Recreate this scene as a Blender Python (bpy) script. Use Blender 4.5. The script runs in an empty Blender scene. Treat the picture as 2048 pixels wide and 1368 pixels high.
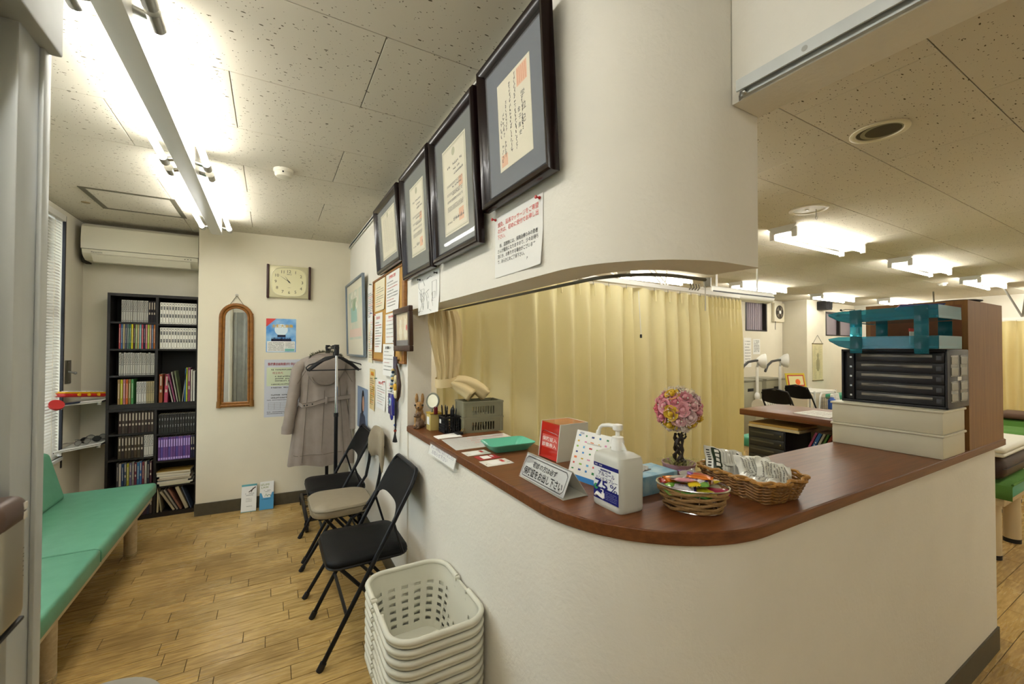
import bpy, bmesh, math, random
from mathutils import Matrix, Vector
from math import pi, sin, cos, radians as rad

# ------------------------------------------------------------------ camera, world, exposure
scn = bpy.context.scene
COL = scn.collection
def _cam():
    yw, pt, rl = rad(29.746), rad(.862), rad(.178)
    f = Vector((sin(yw)*cos(pt), cos(yw)*cos(pt), sin(pt)))
    r = Vector((cos(yw), -sin(yw), 0)); u = r.cross(f)
    r2 = r*cos(rl) + u*sin(rl); u2 = -r*sin(rl) + u*cos(rl)
    cd = bpy.data.cameras.new('camera'); co = bpy.data.objects.new('camera', cd); COL.objects.link(co)
    m = Matrix((r2, u2, -f)).transposed().to_4x4(); m.translation = Vector((0, 0, 1.40)); co.matrix_world = m
    cd.sensor_width = 36; cd.lens = 843.9/2048*36; cd.clip_start = .02; cd.clip_end = 60
    cd.dof.use_dof = True; cd.dof.focus_distance = 2.0; cd.dof.aperture_fstop = 6.0
    scn.camera = co
_cam()
W = bpy.data.worlds.new('world'); scn.world = W; W.use_nodes = True
_bg = W.node_tree.nodes['Background']; _bg.inputs[0].default_value = (.86, .93, 1, 1); _bg.inputs[1].default_value = 3.2
vs = scn.view_settings
vs.view_transform = 'Standard'; vs.look = 'None'; vs.exposure = 0.18; vs.gamma = 1; vs.use_curve_mapping = False
TUBE_W = 27.0      # fluorescent tube emission, waiting room
TUBE_T = 31.0      # treatment room

# ------------------------------------------------------------------ helpers
def lin(h):
    h = h.lstrip('#'); o = []
    for i in (0, 2, 4):
        c = int(h[i:i+2], 16)/255; o.append(c/12.92 if c <= .04045 else ((c+.055)/1.055)**2.4)
    return tuple(o)+(1,)
MATS = {}
def mat(name, col='#ffffff', rough=.5, metal=0, noise=0, nscale=30, bump=0, bscale=80, trans=0, ior=1.45, emit=0, alpha=1, spec=.5, stretch=None, coat=0, col2=None, sss=0, world=False):
    if name in MATS: return MATS[name]
    m = bpy.data.materials.new(name); m.use_nodes = True; nt = m.node_tree; n = nt.nodes; L = nt.links
    b = n['Principled BSDF']; c = lin(col) if isinstance(col, str) else col
    b.inputs['Base Color'].default_value = c; b.inputs['Roughness'].default_value = rough
    b.inputs['Metallic'].default_value = metal; b.inputs['IOR'].default_value = ior
    b.inputs['Specular IOR Level'].default_value = spec
    b.inputs['Transmission Weight'].default_value = trans; b.inputs['Alpha'].default_value = alpha
    b.inputs['Coat Weight'].default_value = coat
    if emit: b.inputs['Emission Color'].default_value = c; b.inputs['Emission Strength'].default_value = emit
    if sss: b.inputs['Subsurface Weight'].default_value = sss; b.inputs['Subsurface Scale'].default_value = .01
    if noise or bump or col2:
        if world: src = n.new('ShaderNodeNewGeometry').outputs['Position']
        else: src = n.new('ShaderNodeTexCoord').outputs['Object']
        mp = n.new('ShaderNodeMapping'); L.new(src, mp.inputs[0])
        if stretch: mp.inputs['Scale'].default_value = stretch
        if noise or col2:
            t = n.new('ShaderNodeTexNoise'); t.inputs['Scale'].default_value = nscale; t.inputs['Detail'].default_value = 5
            L.new(mp.outputs[0], t.inputs['Vector'])
            r = n.new('ShaderNodeValToRGB'); L.new(t.outputs['Fac'], r.inputs[0]); L.new(r.outputs[0], b.inputs['Base Color'])
            r.color_ramp.elements[0].position = .32; r.color_ramp.elements[1].position = .68
            c2 = lin(col2) if col2 else tuple(x*(1-noise) for x in c[:3])+(1,)
            r.color_ramp.elements[0].color = c2; r.color_ramp.elements[1].color = c
        if bump:
            t = n.new('ShaderNodeTexNoise'); t.inputs['Scale'].default_value = bscale; t.inputs['Detail'].default_value = 4
            L.new(mp.outputs[0], t.inputs['Vector'])
            bp = n.new('ShaderNodeBump'); bp.inputs['Strength'].default_value = bump; bp.inputs['Distance'].default_value = .004
            L.new(t.outputs['Fac'], bp.inputs['Height']); L.new(bp.outputs[0], b.inputs['Normal'])
    MATS[name] = m; return m

class B:
    """collects geometry; built as one mesh object"""
    def __init__(s): s.v = []; s.f = []; s.m = []
    def add(s, vs, fs, mi=0, M=None):
        o = len(s.v)
        s.v += [tuple(M @ Vector(v)) for v in vs] if M is not None else [tuple(v) for v in vs]
        s.f += [tuple(i+o for i in f) for f in fs]; s.m += [mi]*len(fs); return s
    def box(s, x0, x1, y0, y1, z0, z1, mi=0, M=None):
        v = [(x, y, z) for z in (z0, z1) for y in (y0, y1) for x in (x0, x1)]
        return s.add(v, [(0, 2, 3, 1), (4, 5, 7, 6), (0, 1, 5, 4), (2, 6, 7, 3), (0, 4, 6, 2), (1, 3, 7, 5)], mi, M)
    def rbox(s, x0, x1, y0, y1, z0, z1, r=.005, seg=2, mi=0, M=None):
        bm = bmesh.new(); bmesh.ops.create_cube(bm, size=1)
        bmesh.ops.scale(bm, vec=(x1-x0, y1-y0, z1-z0), verts=bm.verts)
        bmesh.ops.bevel(bm, geom=bm.edges[:], offset=r, segments=seg, affect='EDGES', profile=.5)
        bmesh.ops.translate(bm, vec=((x0+x1)/2, (y0+y1)/2, (z0+z1)/2), verts=bm.verts)
        bm.verts.index_update(); s.add([v.co[:] for v in bm.verts], [[v.index for v in f.verts] for f in bm.faces], mi, M); bm.free(); return s
    def quad(s, a, b, c, d, mi=0, M=None): return s.add([a, b, c, d], [(0, 1, 2, 3)], mi, M)
    def cyl(s, p0, p1, r0, r1=None, n=12, caps=True, mi=0, M=None):
        r1 = r0 if r1 is None else r1
        p0, p1 = Vector(p0), Vector(p1); d = (p1-p0).normalized()
        a = d.orthogonal().normalized(); b = d.cross(a)
        vs = [p0+(a*cos(2*pi*i/n)+b*sin(2*pi*i/n))*r0 for i in range(n)]+[p1+(a*cos(2*pi*i/n)+b*sin(2*pi*i/n))*r1 for i in range(n)]
        fs = [(i, (i+1) % n, (i+1) % n+n, i+n) for i in range(n)]
        if caps: fs += [tuple(range(n-1, -1, -1)), tuple(range(n, 2*n))]
        return s.add(vs, fs, mi, M)
    def tube(s, pts, r, n=8, closed=False, mi=0, M=None, caps=True):
        P = [Vector(p) for p in pts]; k = len(P); rr = r if isinstance(r, (list, tuple)) else [r]*k
        vs = []; a = None
        for i in range(k):
            if closed: t = P[(i+1) % k]-P[i-1]
            else: t = P[min(i+1, k-1)]-P[max(i-1, 0)]
            t = t.normalized() if t.length > 1e-9 else Vector((0, 0, 1))
            a = t.orthogonal().normalized() if a is None else (a-t*a.dot(t)).normalized()
            b = t.cross(a)
            vs += [P[i]+(a*cos(2*pi*j/n)+b*sin(2*pi*j/n))*rr[i] for j in range(n)]
        fs = []
        for i in range(k if closed else k-1):
            o, q = i*n, ((i+1) % k)*n
            fs += [(o+j, o+(j+1) % n, q+(j+1) % n, q+j) for j in range(n)]
        if caps and not closed: fs += [tuple(range(n-1, -1, -1)), tuple(range((k-1)*n, k*n))]
        return s.add(vs, fs, mi, M)
    def lathe(s, prof, n=24, mi=0, M=None, caps=True):
        vs = [(r*cos(2*pi*j/n), r*sin(2*pi*j/n), z) for r, z in prof for j in range(n)]
        fs = [(i*n+j, i*n+(j+1) % n, (i+1)*n+(j+1) % n, (i+1)*n+j) for i in range(len(prof)-1) for j in range(n)]
        if caps: fs += [tuple(range(n-1, -1, -1)), tuple(range((len(prof)-1)*n, len(prof)*n))]
        return s.add(vs, fs, mi, M)
    def ball(s, c, r, n=12, k=8, mi=0, M=None, sc=(1, 1, 1)):
        vs = [(c[0], c[1], c[2]-r*sc[2])]
        for i in range(1, k):
            t = pi*i/k-pi/2
            vs += [(c[0]+r*sc[0]*cos(t)*cos(2*pi*j/n), c[1]+r*sc[1]*cos(t)*sin(2*pi*j/n), c[2]+r*sc[2]*sin(t)) for j in range(n)]
        vs.append((c[0], c[1], c[2]+r*sc[2])); e = len(vs)-1
        fs = [(0, 1+(j+1) % n, 1+j) for j in range(n)]
        for i in range(k-2):
            o = 1+i*n; fs += [(o+j, o+(j+1) % n, o+n+(j+1) % n, o+n+j) for j in range(n)]
        o = 1+(k-2)*n; fs += [(o+j, o+(j+1) % n, e) for j in range(n)]
        return s.add(vs, fs, mi, M)
    def grid(s, fn, nu, nv, mi=0, M=None, cu=False):
        vs = [fn(i/nu, j/nv) for j in range(nv+1) for i in range(nu+(0 if cu else 1))]
        w = nu if cu else nu+1
        fs = [(j*w+i, j*w+(i+1) % w, (j+1)*w+(i+1) % w, (j+1)*w+i) for j in range(nv) for i in range(nu)]
        return s.add(vs, fs, mi, M)
    def prism(s, poly, z0, z1, mi=0, M=None):
        n = len(poly); vs = [(x, y, z0) for x, y in poly]+[(x, y, z1) for x, y in poly]
        fs = [tuple(range(n-1, -1, -1)), tuple(range(n, 2*n))]+[(i, (i+1) % n, (i+1) % n+n, i+n) for i in range(n)]
        return s.add(vs, fs, mi, M)

MW = {}
def obj(name, b, mats, parent=None, local=False, smooth=True, angle=38, mesh=None):
    if mesh is None:
        me = bpy.data.meshes.new(name); me.from_pydata(b.v, [], b.f)
        ms = mats if isinstance(mats, (list, tuple)) else [mats]
        for m in ms: me.materials.append(m)
        if len(ms) > 1: me.polygons.foreach_set('material_index', b.m)
        me.update()
        if smooth:
            me.polygons.foreach_set('use_smooth', [True]*len(me.polygons)); me.set_sharp_from_angle(angle=rad(angle))
    else: me = mesh
    o = bpy.data.objects.new(name, me); COL.objects.link(o)
    if parent is not None:
        o.parent = parent
        if not local and parent.name in MW: o.matrix_parent_inverse = MW[parent.name].inverted()
    return o
def tag(o, label, cat, group=None):
    o['label'] = label; o['category'] = cat
    if group: o['group'] = group
    return o
def thing(name, label, cat, loc=(0, 0, 0), rotz=0, group=None, M=None):
    o = bpy.data.objects.new(name, None); COL.objects.link(o); o.empty_display_size = .05
    m = M if M is not None else Matrix.Translation(loc) @ Matrix.Rotation(rotz, 4, 'Z')
    o.matrix_world = m; MW[o.name] = m.copy()
    return tag(o, label, cat, group)
def struct(name, b, mats, parent=None, label=None, smooth=True):
    o = obj(name, b, mats, parent, smooth=smooth)
    if parent is None: o['kind'] = 'structure'
    if label: o['label'] = label
    return o
def place(o, M):
    """a mesh built in local coordinates, placed in the room"""
    o.matrix_world = M; MW[o.name] = M.copy(); return o
def dup(root, M, label=None, group=None):
    r = root.copy(); COL.objects.link(r); r.matrix_world = M; MW[r.name] = M.copy()
    if label: r['label'] = label
    if group: r['group'] = group
    for ch in list(root.children):
        c = ch.copy(); COL.objects.link(c); c.parent = r
        for g in list(ch.children):
            d = g.copy(); COL.objects.link(d); d.parent = c
    return r
def frame(o, r, u):
    r = Vector(r).normalized(); u = Vector(u); n = r.cross(u).normalized(); u = n.cross(r)
    m = Matrix((r, u, n)).transposed().to_4x4(); m.translation = Vector(o); return m
def T(x, y, z, rz=0): return Matrix.Translation((x, y, z)) @ Matrix.Rotation(rz, 4, 'Z')
XW = .655                                    # face of the partition wall
def onwall(y, z, x=XW): return frame((x, y, z), (0, -1, 0), (0, 0, 1))   # facing the waiting room
def onfar(x, z, y=None):
    y = 4.355-(x+.53)*.059 if y is None else y
    return frame((x, y, z), (1, -.059, 0), (0, 0, 1))
def text(s, M, mt, parent, w=None, h=None, bold=0, name='lettering', dz=.0006, align='C', local=False, vert=False, font_sp=1.0, lead=1.0):
    """lettering as flat mesh in the plane of M, centred at M's origin, scaled to w x h"""
    cu = bpy.data.curves.new('t', 'FONT'); cu.body = s if not vert else '\n'.join(s); cu.size = 1
    cu.align_x = {'C': 'CENTER', 'L': 'LEFT'}[align]; cu.align_y = 'CENTER'; cu.offset = bold; cu.resolution_u = 2
    cu.space_line = .8 if vert else lead
    t = bpy.data.objects.new('t', cu); me = bpy.data.meshes.new_from_object(t)
    bpy.data.objects.remove(t); bpy.data.curves.remove(cu)
    if not len(me.vertices): return None
    co = [v.co.copy() for v in me.vertices]
    x0, x1 = min(c.x for c in co), max(c.x for c in co); y0, y1 = min(c.y for c in co), max(c.y for c in co)
    sx = (w/(x1-x0)) if w else (h/(y1-y0)); sy = (h/(y1-y0)) if h else sx
    cx = (x0+x1)/2 if align == 'C' else x0; cy = (y0+y1)/2
    for v, c in zip(me.vertices, co): v.co = M @ Vector(((c.x-cx)*sx, (c.y-cy)*sy, dz))
    me.materials.clear(); me.materials.append(mt)
    return obj(name, None, None, parent, local=local, mesh=me)
def scrib(b, x0, x1, y, h, rng, z=.0006, M=None, mi=0, gap=.25, wide=1.0):
    """a line of print too small to read: rows of tiny glyph marks"""
    x = x0
    while x < x1-h*.3:
        w = h*rng.uniform(.55, .95)*wide
        if rng.random() > gap*.35:
            for k in range(2):
                yy = y-h/2+h*rng.uniform(0, .6); b.quad((x, yy, z), (x+w, yy, z), (x+w, yy+h*.22, z), (x, yy+h*.22, z), mi, M)
            xx = x+w*rng.uniform(.1, .7); b.quad((xx, y-h/2, z), (xx+h*.2, y-h/2, z), (xx+h*.2, y+h/2, z), (xx, y+h/2, z), mi, M)
        x += w+h*gap
    return b

# ------------------------------------------------------------------ materials
def wall_mat(name, col, bs=60, st=.35):
    m = mat(name, col, .85, spec=.2)
    nt = m.node_tree; n = nt.nodes; L = nt.links; b = n['Principled BSDF']
    g = n.new('ShaderNodeNewGeometry'); t = n.new('ShaderNodeTexNoise'); t.inputs['Scale'].default_value = bs; t.inputs['Detail'].default_value = 6; t.inputs['Roughness'].default_value = .62
    L.new(g.outputs['Position'], t.inputs['Vector'])
    v = n.new('ShaderNodeTexNoise'); v.inputs['Scale'].default_value = 18; v.inputs['Distortion'].default_value = 2.5; L.new(g.outputs['Position'], v.inputs['Vector'])
    ad = n.new('ShaderNodeMath'); ad.operation = 'MULTIPLY_ADD'; L.new(v.outputs['Fac'], ad.inputs[0]); ad.inputs[1].default_value = .7; L.new(t.outputs['Fac'], ad.inputs[2])
    bp = n.new('ShaderNodeBump'); bp.inputs['Strength'].default_value = st; bp.inputs['Distance'].default_value = .004; L.new(ad.outputs[0], bp.inputs['Height']); L.new(bp.outputs[0], b.inputs['Normal'])
    w = n.new('ShaderNodeTexNoise'); w.inputs['Scale'].default_value = 2.2; w.inputs['Detail'].default_value = 7; L.new(g.outputs['Position'], w.inputs['Vector'])
    r = n.new('ShaderNodeValToRGB'); c = lin(col); r.color_ramp.elements[0].position = .25; r.color_ramp.elements[0].color = tuple(x*.93 for x in c[:3])+(1,); r.color_ramp.elements[1].position = .6; r.color_ramp.elements[1].color = c
    L.new(w.outputs['Fac'], r.inputs[0]); L.new(r.outputs[0], b.inputs['Base Color']); return m
M_WALL = wall_mat('plaster_cream', '#eeeade'); M_WALLG = wall_mat('plaster_grey', '#ddd6c2', st=.15)
M_FARW = wall_mat('wallpaper_cream', '#ebe3cc', 200, .12)
M_BASE = mat('baseboard_vinyl', '#57503f', .55, noise=.15)
M_ALU = mat('aluminium', '#c6cac8', .42, .35, noise=.12, nscale=12, stretch=(1, 1, .1))
M_ALUD = mat('aluminium_dull', '#b4b7b2', .5, .3, noise=.15, nscale=10)
M_CHROME = mat('chrome', '#d8d8d8', .12, 1); M_STEEL = mat('steel', '#a8a8a4', .3, 1)
M_BLACKM = mat('black_metal', '#101014', .4, 0, spec=.4); M_BLACKP = mat('black_plastic', '#17171a', .45)
M_BLACKV = mat('black_vinyl', '#0a0a0a', .5, spec=.22, bump=.15, bscale=300); M_WHITEP = mat('white_plastic', '#e9e8e2', .35)
M_PAPER = mat('paper_white', '#f1f0ea', .8, spec=.2); M_CREAMP = mat('paper_cream', '#ece3c4', .8, spec=.2)
M_INK = mat('ink_black', '#1c1b1b', .7, spec=.1); M_RED = mat('ink_red', '#d8564e', .7, spec=.1); M_BLUEI = mat('ink_navy', '#23256f', .6, spec=.1)
M_INKG = mat('ink_grey', '#5c5a55', .7, spec=.1)
def tile_mat():
    m = mat('ceiling_tile', '#cfc8b6', .9, spec=.1); nt = m.node_tree; n = nt.nodes; L = nt.links; b = n['Principled BSDF']
    g = n.new('ShaderNodeNewGeometry')
    def pits(scale, sx, sy, lo, hi, rot):
        mp = n.new('ShaderNodeMapping'); mp.inputs['Scale'].default_value = (sx, sy, 1); mp.inputs['Rotation'].default_value = (0, 0, rot); L.new(g.outputs['Position'], mp.inputs[0])
        d = n.new('ShaderNodeTexNoise'); d.inputs['Scale'].default_value = 30; L.new(mp.outputs[0], d.inputs['Vector'])
        mx = n.new('ShaderNodeMixRGB'); mx.inputs[0].default_value = .02; L.new(mp.outputs[0], mx.inputs[1]); L.new(d.outputs['Color'], mx.inputs[2])
        v = n.new('ShaderNodeTexVoronoi'); v.inputs['Scale'].default_value = scale; L.new(mx.outputs[0], v.inputs['Vector'])
        rn = n.new('ShaderNodeSeparateColor'); L.new(v.outputs['Color'], rn.inputs[0])
        q = n.new('ShaderNodeMath'); q.operation = 'MULTIPLY_ADD'; L.new(rn.outputs[0], q.inputs[0]); q.inputs[1].default_value = hi-lo; q.inputs[2].default_value = lo
        k = n.new('ShaderNodeMath'); k.operation = 'LESS_THAN'; L.new(v.outputs['Distance'], k.inputs[0]); L.new(q.outputs[0], k.inputs[1]); return k.outputs[0]
    a = pits(38, .75, 2.0, -.10, .22, .12); c = pits(85, 1, 1.2, -.12, .23, .5)
    mx = n.new('ShaderNodeMath'); mx.operation = 'MAXIMUM'; L.new(a, mx.inputs[0]); L.new(c, mx.inputs[1])
    cr = n.new('ShaderNodeMixRGB'); L.new(mx.outputs[0], cr.inputs[0]); cr.inputs[1].default_value = lin('#cfc8b6'); cr.inputs[2].default_value = lin('#5d5540')
    L.new(cr.outputs[0], b.inputs['Base Color']); return m
M_TILE = tile_mat()
def wood_mat(name, c1, c2, scale, axis, rough=.35, coat=0, world=True, wave=6):
    m = mat(name, c1, rough, coat=coat); nt = m.node_tree; n = nt.nodes; L = nt.links; b = n['Principled BSDF']
    src = n.new('ShaderNodeNewGeometry').outputs['Position'] if world else n.new('ShaderNodeTexCoord').outputs['Object']
    mp = n.new('ShaderNodeMapping'); sc = [1, 1, 1]; sc[axis] = .06; mp.inputs['Scale'].default_value = sc; L.new(src, mp.inputs[0])
    t = n.new('ShaderNodeTexNoise'); t.inputs['Scale'].default_value = scale; t.inputs['Detail'].default_value = 7; t.inputs['Roughness'].default_value = .65; L.new(mp.outputs[0], t.inputs['Vector'])
    r = n.new('ShaderNodeValToRGB'); r.color_ramp.elements[0].position = .3; r.color_ramp.elements[1].position = .7; r.color_ramp.elements[0].color = lin(c2); r.color_ramp.elements[1].color = lin(c1)
    L.new(t.outputs['Fac'], r.inputs[0]); L.new(r.outputs[0], b.inputs['Base Color'])
    bp = n.new('ShaderNodeBump'); bp.inputs['Strength'].default_value = .08; bp.inputs['Distance'].default_value = .002; L.new(t.outputs['Fac'], bp.inputs['Height']); L.new(bp.outputs[0], b.inputs['Normal']); return m
M_CTR = wood_mat('counter_laminate', '#7d4b27', '#5c3419', 70, 0, .38); M_CTRY = wood_mat('counter_laminate_y', '#7d4b27', '#5c3419', 70, 1, .38)
M_BROWNC = wood_mat('cabinet_wood', '#8f642f', '#784f20', 80, 2, .5)
M_DARKW = wood_mat('bookcase_wood', '#241f1b', '#181512', 40, 2, .5)
def floor_mat():
    m = mat('floor_plank', '#b08c4e', .3); nt = m.node_tree; n = nt.nodes; L = nt.links; b = n['Principled BSDF']
    g = n.new('ShaderNodeNewGeometry'); oi = n.new('ShaderNodeObjectInfo')
    mp = n.new('ShaderNodeMapping'); mp.inputs['Scale'].default_value = (.12, 1, 1); L.new(g.outputs['Position'], mp.inputs[0])
    of = n.new('ShaderNodeVectorMath'); of.operation = 'ADD'; L.new(mp.outputs[0], of.inputs[0]); L.new(oi.outputs['Random'], of.inputs[1])
    t = n.new('ShaderNodeTexNoise'); t.inputs['Scale'].default_value = 90; t.inputs['Detail'].default_value = 6; L.new(of.outputs[0], t.inputs['Vector'])
    r = n.new('ShaderNodeValToRGB'); r.color_ramp.elements[0].position = .3; r.color_ramp.elements[0].color = lin('#a5854c'); r.color_ramp.elements[1].position = .62; r.color_ramp.elements[1].color = lin('#c8a768'); L.new(t.outputs['Fac'], r.inputs[0])
    hv = n.new('ShaderNodeHueSaturation'); mr = n.new('ShaderNodeMapRange'); L.new(oi.outputs['Random'], mr.inputs[0]); mr.inputs[3].default_value = .88; mr.inputs[4].default_value = 1.1; L.new(mr.outputs[0], hv.inputs['Value']); L.new(r.outputs[0], hv.inputs['Color'])
    # worn, scuffed patches of the varnish
    w = n.new('ShaderNodeTexNoise'); w.inputs['Scale'].default_value = 2.1; w.inputs['Detail'].default_value = 3; L.new(g.outputs['Position'], w.inputs['Vector'])
    w2 = n.new('ShaderNodeTexNoise'); w2.inputs['Scale'].default_value = 70; w2.inputs['Detail'].default_value = 4; L.new(mp.outputs[0], w2.inputs['Vector'])
    ad = n.new('ShaderNodeMath'); ad.operation = 'MULTIPLY_ADD'; L.new(w2.outputs['Fac'], ad.inputs[0]); ad.inputs[1].default_value = .5; L.new(w.outputs['Fac'], ad.inputs[2])
    rr = n.new('ShaderNodeValToRGB'); rr.color_ramp.elements[0].position = .72; rr.color_ramp.elements[1].position = .86; L.new(ad.outputs[0], rr.inputs[0])
    mx = n.new('ShaderNodeMixRGB'); mx.blend_type = 'MULTIPLY'; L.new(rr.outputs[0], mx.inputs[0]); L.new(hv.outputs[0], mx.inputs[1]); mx.inputs[2].default_value = (.72, .68, .6, 1)
    L.new(mx.outputs[0], b.inputs['Base Color'])
    ro = n.new('ShaderNodeMapRange'); L.new(rr.outputs[0], ro.inputs[0]); ro.inputs[3].default_value = .26; ro.inputs[4].default_value = .5; L.new(ro.outputs[0], b.inputs['Roughness']); return m
M_FLOOR = floor_mat(); M_FBASE = mat('floor_gap', '#4a371b', .8)
M_TUBE = mat('tube_glow_waiting', (1, .985, .95, 1), .5, emit=TUBE_W); M_TUBET = mat('tube_glow_treatment', (1, .97, .90, 1), .5, emit=TUBE_T)
def cloth_mat(name, c1, tr=.35):
    m = bpy.data.materials.new(name); m.use_nodes = True; nt = m.node_tree; n = nt.nodes; L = nt.links; n.remove(n['Principled BSDF'])
    d = n.new('ShaderNodeBsdfDiffuse'); t = n.new('ShaderNodeBsdfTranslucent'); g = n.new('ShaderNodeBsdfGlossy'); g.inputs['Roughness'].default_value = .45; g.inputs['Color'].default_value = (.9, .85, .7, 1)
    tc = n.new('ShaderNodeTexCoord'); w = n.new('ShaderNodeTexNoise'); w.inputs['Scale'].default_value = 400; L.new(tc.outputs['Object'], w.inputs['Vector'])
    r = n.new('ShaderNodeValToRGB'); c = lin(c1); r.color_ramp.elements[0].color = tuple(x*.93 for x in c[:3])+(1,); r.color_ramp.elements[1].color = c; L.new(w.outputs['Fac'], r.inputs[0])
    for s in (d, t): L.new(r.outputs[0], s.inputs['Color'])
    mx = n.new('ShaderNodeMixShader'); mx.inputs[0].default_value = tr; L.new(d.outputs[0], mx.inputs[1]); L.new(t.outputs[0], mx.inputs[2])
    m2 = n.new('ShaderNodeMixShader'); m2.inputs[0].default_value = .05; L.new(mx.outputs[0], m2.inputs[1]); L.new(g.outputs[0], m2.inputs[2]); L.new(m2.outputs[0], n['Material Output'].inputs[0]); return m

# ================================================================== the setting
ZC = 2.40
XL, XR, YB, YF = -1.32, 11.6, -1.3, 4.95
# floor: slab and planks
fl = struct('floor', B().box(XL-.2, XR+.2, YB-.2, YF+.2, -.1, -.004), M_FBASE)
def planks():
    rng = random.Random(3); PW = .0905; meshes = {}
    cand = []
    y0 = 2.388-45*PW
    for k in range(100):
        y = y0+k*PW
        if y > 4.7: break
        x = XL+rng.uniform(-.45, 0)
        while x < 6:
            L_ = rng.choice((.303, .378, .455, .455, .53)); x1 = x+L_
            xa, xb = max(x, XL), min(x1, 6)
            cx, cy = (xa+xb)/2, y+PW/2
            d = cx*.496+cy*.868; s = cx*.868-cy*.496
            vis = d > .3 and abs(s) < 1.26*d+.3 and 1.4/d < .86
            if xb-xa > .03: cand.append((vis and (cx < .75 or (cx > 2.9 and cy < 1.3)), -d, xa, xb, y))
            x = x1
    vis = sorted([c for c in cand if c[0]], key=lambda c: -c[1])
    rest = [c for c in cand if not c[0]]+vis[300:]
    for _, _, xa, xb, y in vis[:300]:
        key = round(xb-xa, 3)
        if key not in meshes:
            b = B(); w, l = PW-.0028, (xb-xa)-.0028
            b.add([(0, 0, -.004), (l, 0, -.004), (l, w, -.004), (0, w, -.004), (0, 0, -.0008), (l, 0, -.0008), (l, w, -.0008), (0, w, -.0008), (.0008, .0008, 0), (l-.0008, .0008, 0), (l-.0008, w-.0008, 0), (.0008, w-.0008, 0)],
                  [(0, 1, 5, 4), (1, 2, 6, 5), (2, 3, 7, 6), (3, 0, 4, 7), (4, 5, 9, 8), (5, 6, 10, 9), (6, 7, 11, 10), (7, 4, 8, 11), (8, 9, 10, 11)])
            o = obj('floor_plank', b, M_FLOOR, fl, smooth=False); meshes[key] = o.data
        else: o = obj('floor_plank', None, None, fl, mesh=meshes[key])
        o.location = (xa+.0011, y+.0011, 0)
    b = B()
    for _, _, xa, xb, y in rest: b.box(xa+.001, xb-.001, y+.001, y+PW-.001, -.004, 0)
    b.box(6.0, XR, YB, YF, -.004, 0)
    o = obj('floor_plank_rest', b, M_FLOOR, fl, smooth=False); o['kind'] = 'stuff'
planks()
# ceiling: slab and tiles
ce = struct('ceiling', B().box(XL-.2, XR+.2, YB-.2, YF+.2, ZC+.012, ZC+.15), mat('ceiling_gap', '#6d6552', .9))
def tiles():
    meshes = {}
    def region(xa, xb, ya, yb, y0, x0, hole=()):
        k0 = math.floor((ya-y0)/.455)
        for k in range(k0, k0+40):
            y = y0+k*.455; u0, u1 = max(y, ya), min(y+.455, yb)
            if u1-u0 < .02: continue
            xs = x0+(.455 if k % 2 else 0); j = math.floor((xa-xs)/.91)
            for i in range(j, j+30):
                v0, v1 = max(xs+i*.91, xa), min(xs+i*.91+.91, xb)
                if v1-v0 < .02: continue
                w, l = round(u1-u0-.0032, 4), round(v1-v0-.0032, 4)
                if (w, l) not in meshes:
                    o = obj('ceiling_tile', B().rbox(0, l, 0, w, 0, .0125, .0012, 1), M_TILE, ce, smooth=False); meshes[(w, l)] = o.data
                else: o = obj('ceiling_tile', None, None, ce, mesh=meshes[(w, l)])
                o.location = (v0+.0016, u0+.0016, ZC)
    region(XL, XW, YB, 4.66, 1.823-.455*2, -.141)          # even rows: joint at -.141 ... odd rows -.141+.455
    region(.955, XR, YB, YF, .505, 1.935)
    region(XW, .955, .93, YF, .505, 1.935)
tiles()
# left wall with tall window
b = B(); wy0, wy1, wz0, wz1 = 1.75, 4.30, .60, 2.36
b.box(XL-.15, XL, YB, -1.20, 0, ZC).box(XL-.15, XL, -.30, wy0, 0, ZC).box(XL-.15, XL, -1.20, -.30, 0, .30).box(XL-.15, XL, -1.20, -.30, 2.15, ZC).box(XL-.15, XL, wy1, 4.80, 0, ZC).box(XL-.15, XL, wy0, wy1, 0, wz0).box(XL-.15, XL, wy0, wy1, wz1, ZC)
struct('wall_left', b, M_WALLG)
# niche wall behind bookcase and air conditioner
struct('wall_niche', B().box(XL, -.50, 4.66, 4.80, 0, ZC), M_WALLG)
# far wall, slightly skewed
b = B(); P = [(-.53, 4.355), (XW, 4.285), (XW, 4.80), (-.53, 4.80)]
b.prism(P, 0, ZC); struct('wall_far', b, M_FARW)
b = B(); b.prism([(-.533, 4.343), (XW-.002, 4.273), (XW-.002, 4.284), (-.528, 4.354)], 0, .10).prism([(-.537, 4.343), (-.531, 4.343), (-.531, 4.64), (-.537, 4.64)], 0, .10)
struct('baseboard_far', b, M_BASE)
# partition wall, counter wall and header follow one plan line with a round corner
def strip(b, path, th, z0, z1, mi=0):
    n = len(path); out = [Vector((p[0], p[1])) for p in path]; inn = []
    for i in range(n):
        t = (out[min(i+1, n-1)]-out[max(i-1, 0)]).normalized(); inn.append(out[i]+Vector((-t.y, t.x))*th)
    poly = [tuple(p) for p in out]+[tuple(p) for p in reversed(inn)]
    vs = [(x, y, z) for z in (z0, z1) for x, y in poly]; m = len(poly); fs = [(i, (i+1) % m, (i+1) % m+m, i+m) for i in range(m)]
    for i in range(n-1):
        fs += [(i, m-1-i, m-2-i, i+1), (i+m, i+1+m, 2*m-2-i, 2*m-1-i)]
    b.add(vs, fs, mi)
def bend(x, y, R, ya, xb, n=20):
    p = [(x, ya)]+[(x, y+R+(ya-y-R)*t/4) for t in (3, 2, 1)]
    p += [(x+R-R*cos(a), y+R-R*sin(a)) for a in [pi/2*i/n for i in range(n+1)]]
    return p+[(x+R+(xb-x-R)*t/4, y) for t in (1, 2, 3, 4)]
YJ = 2.30
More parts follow.
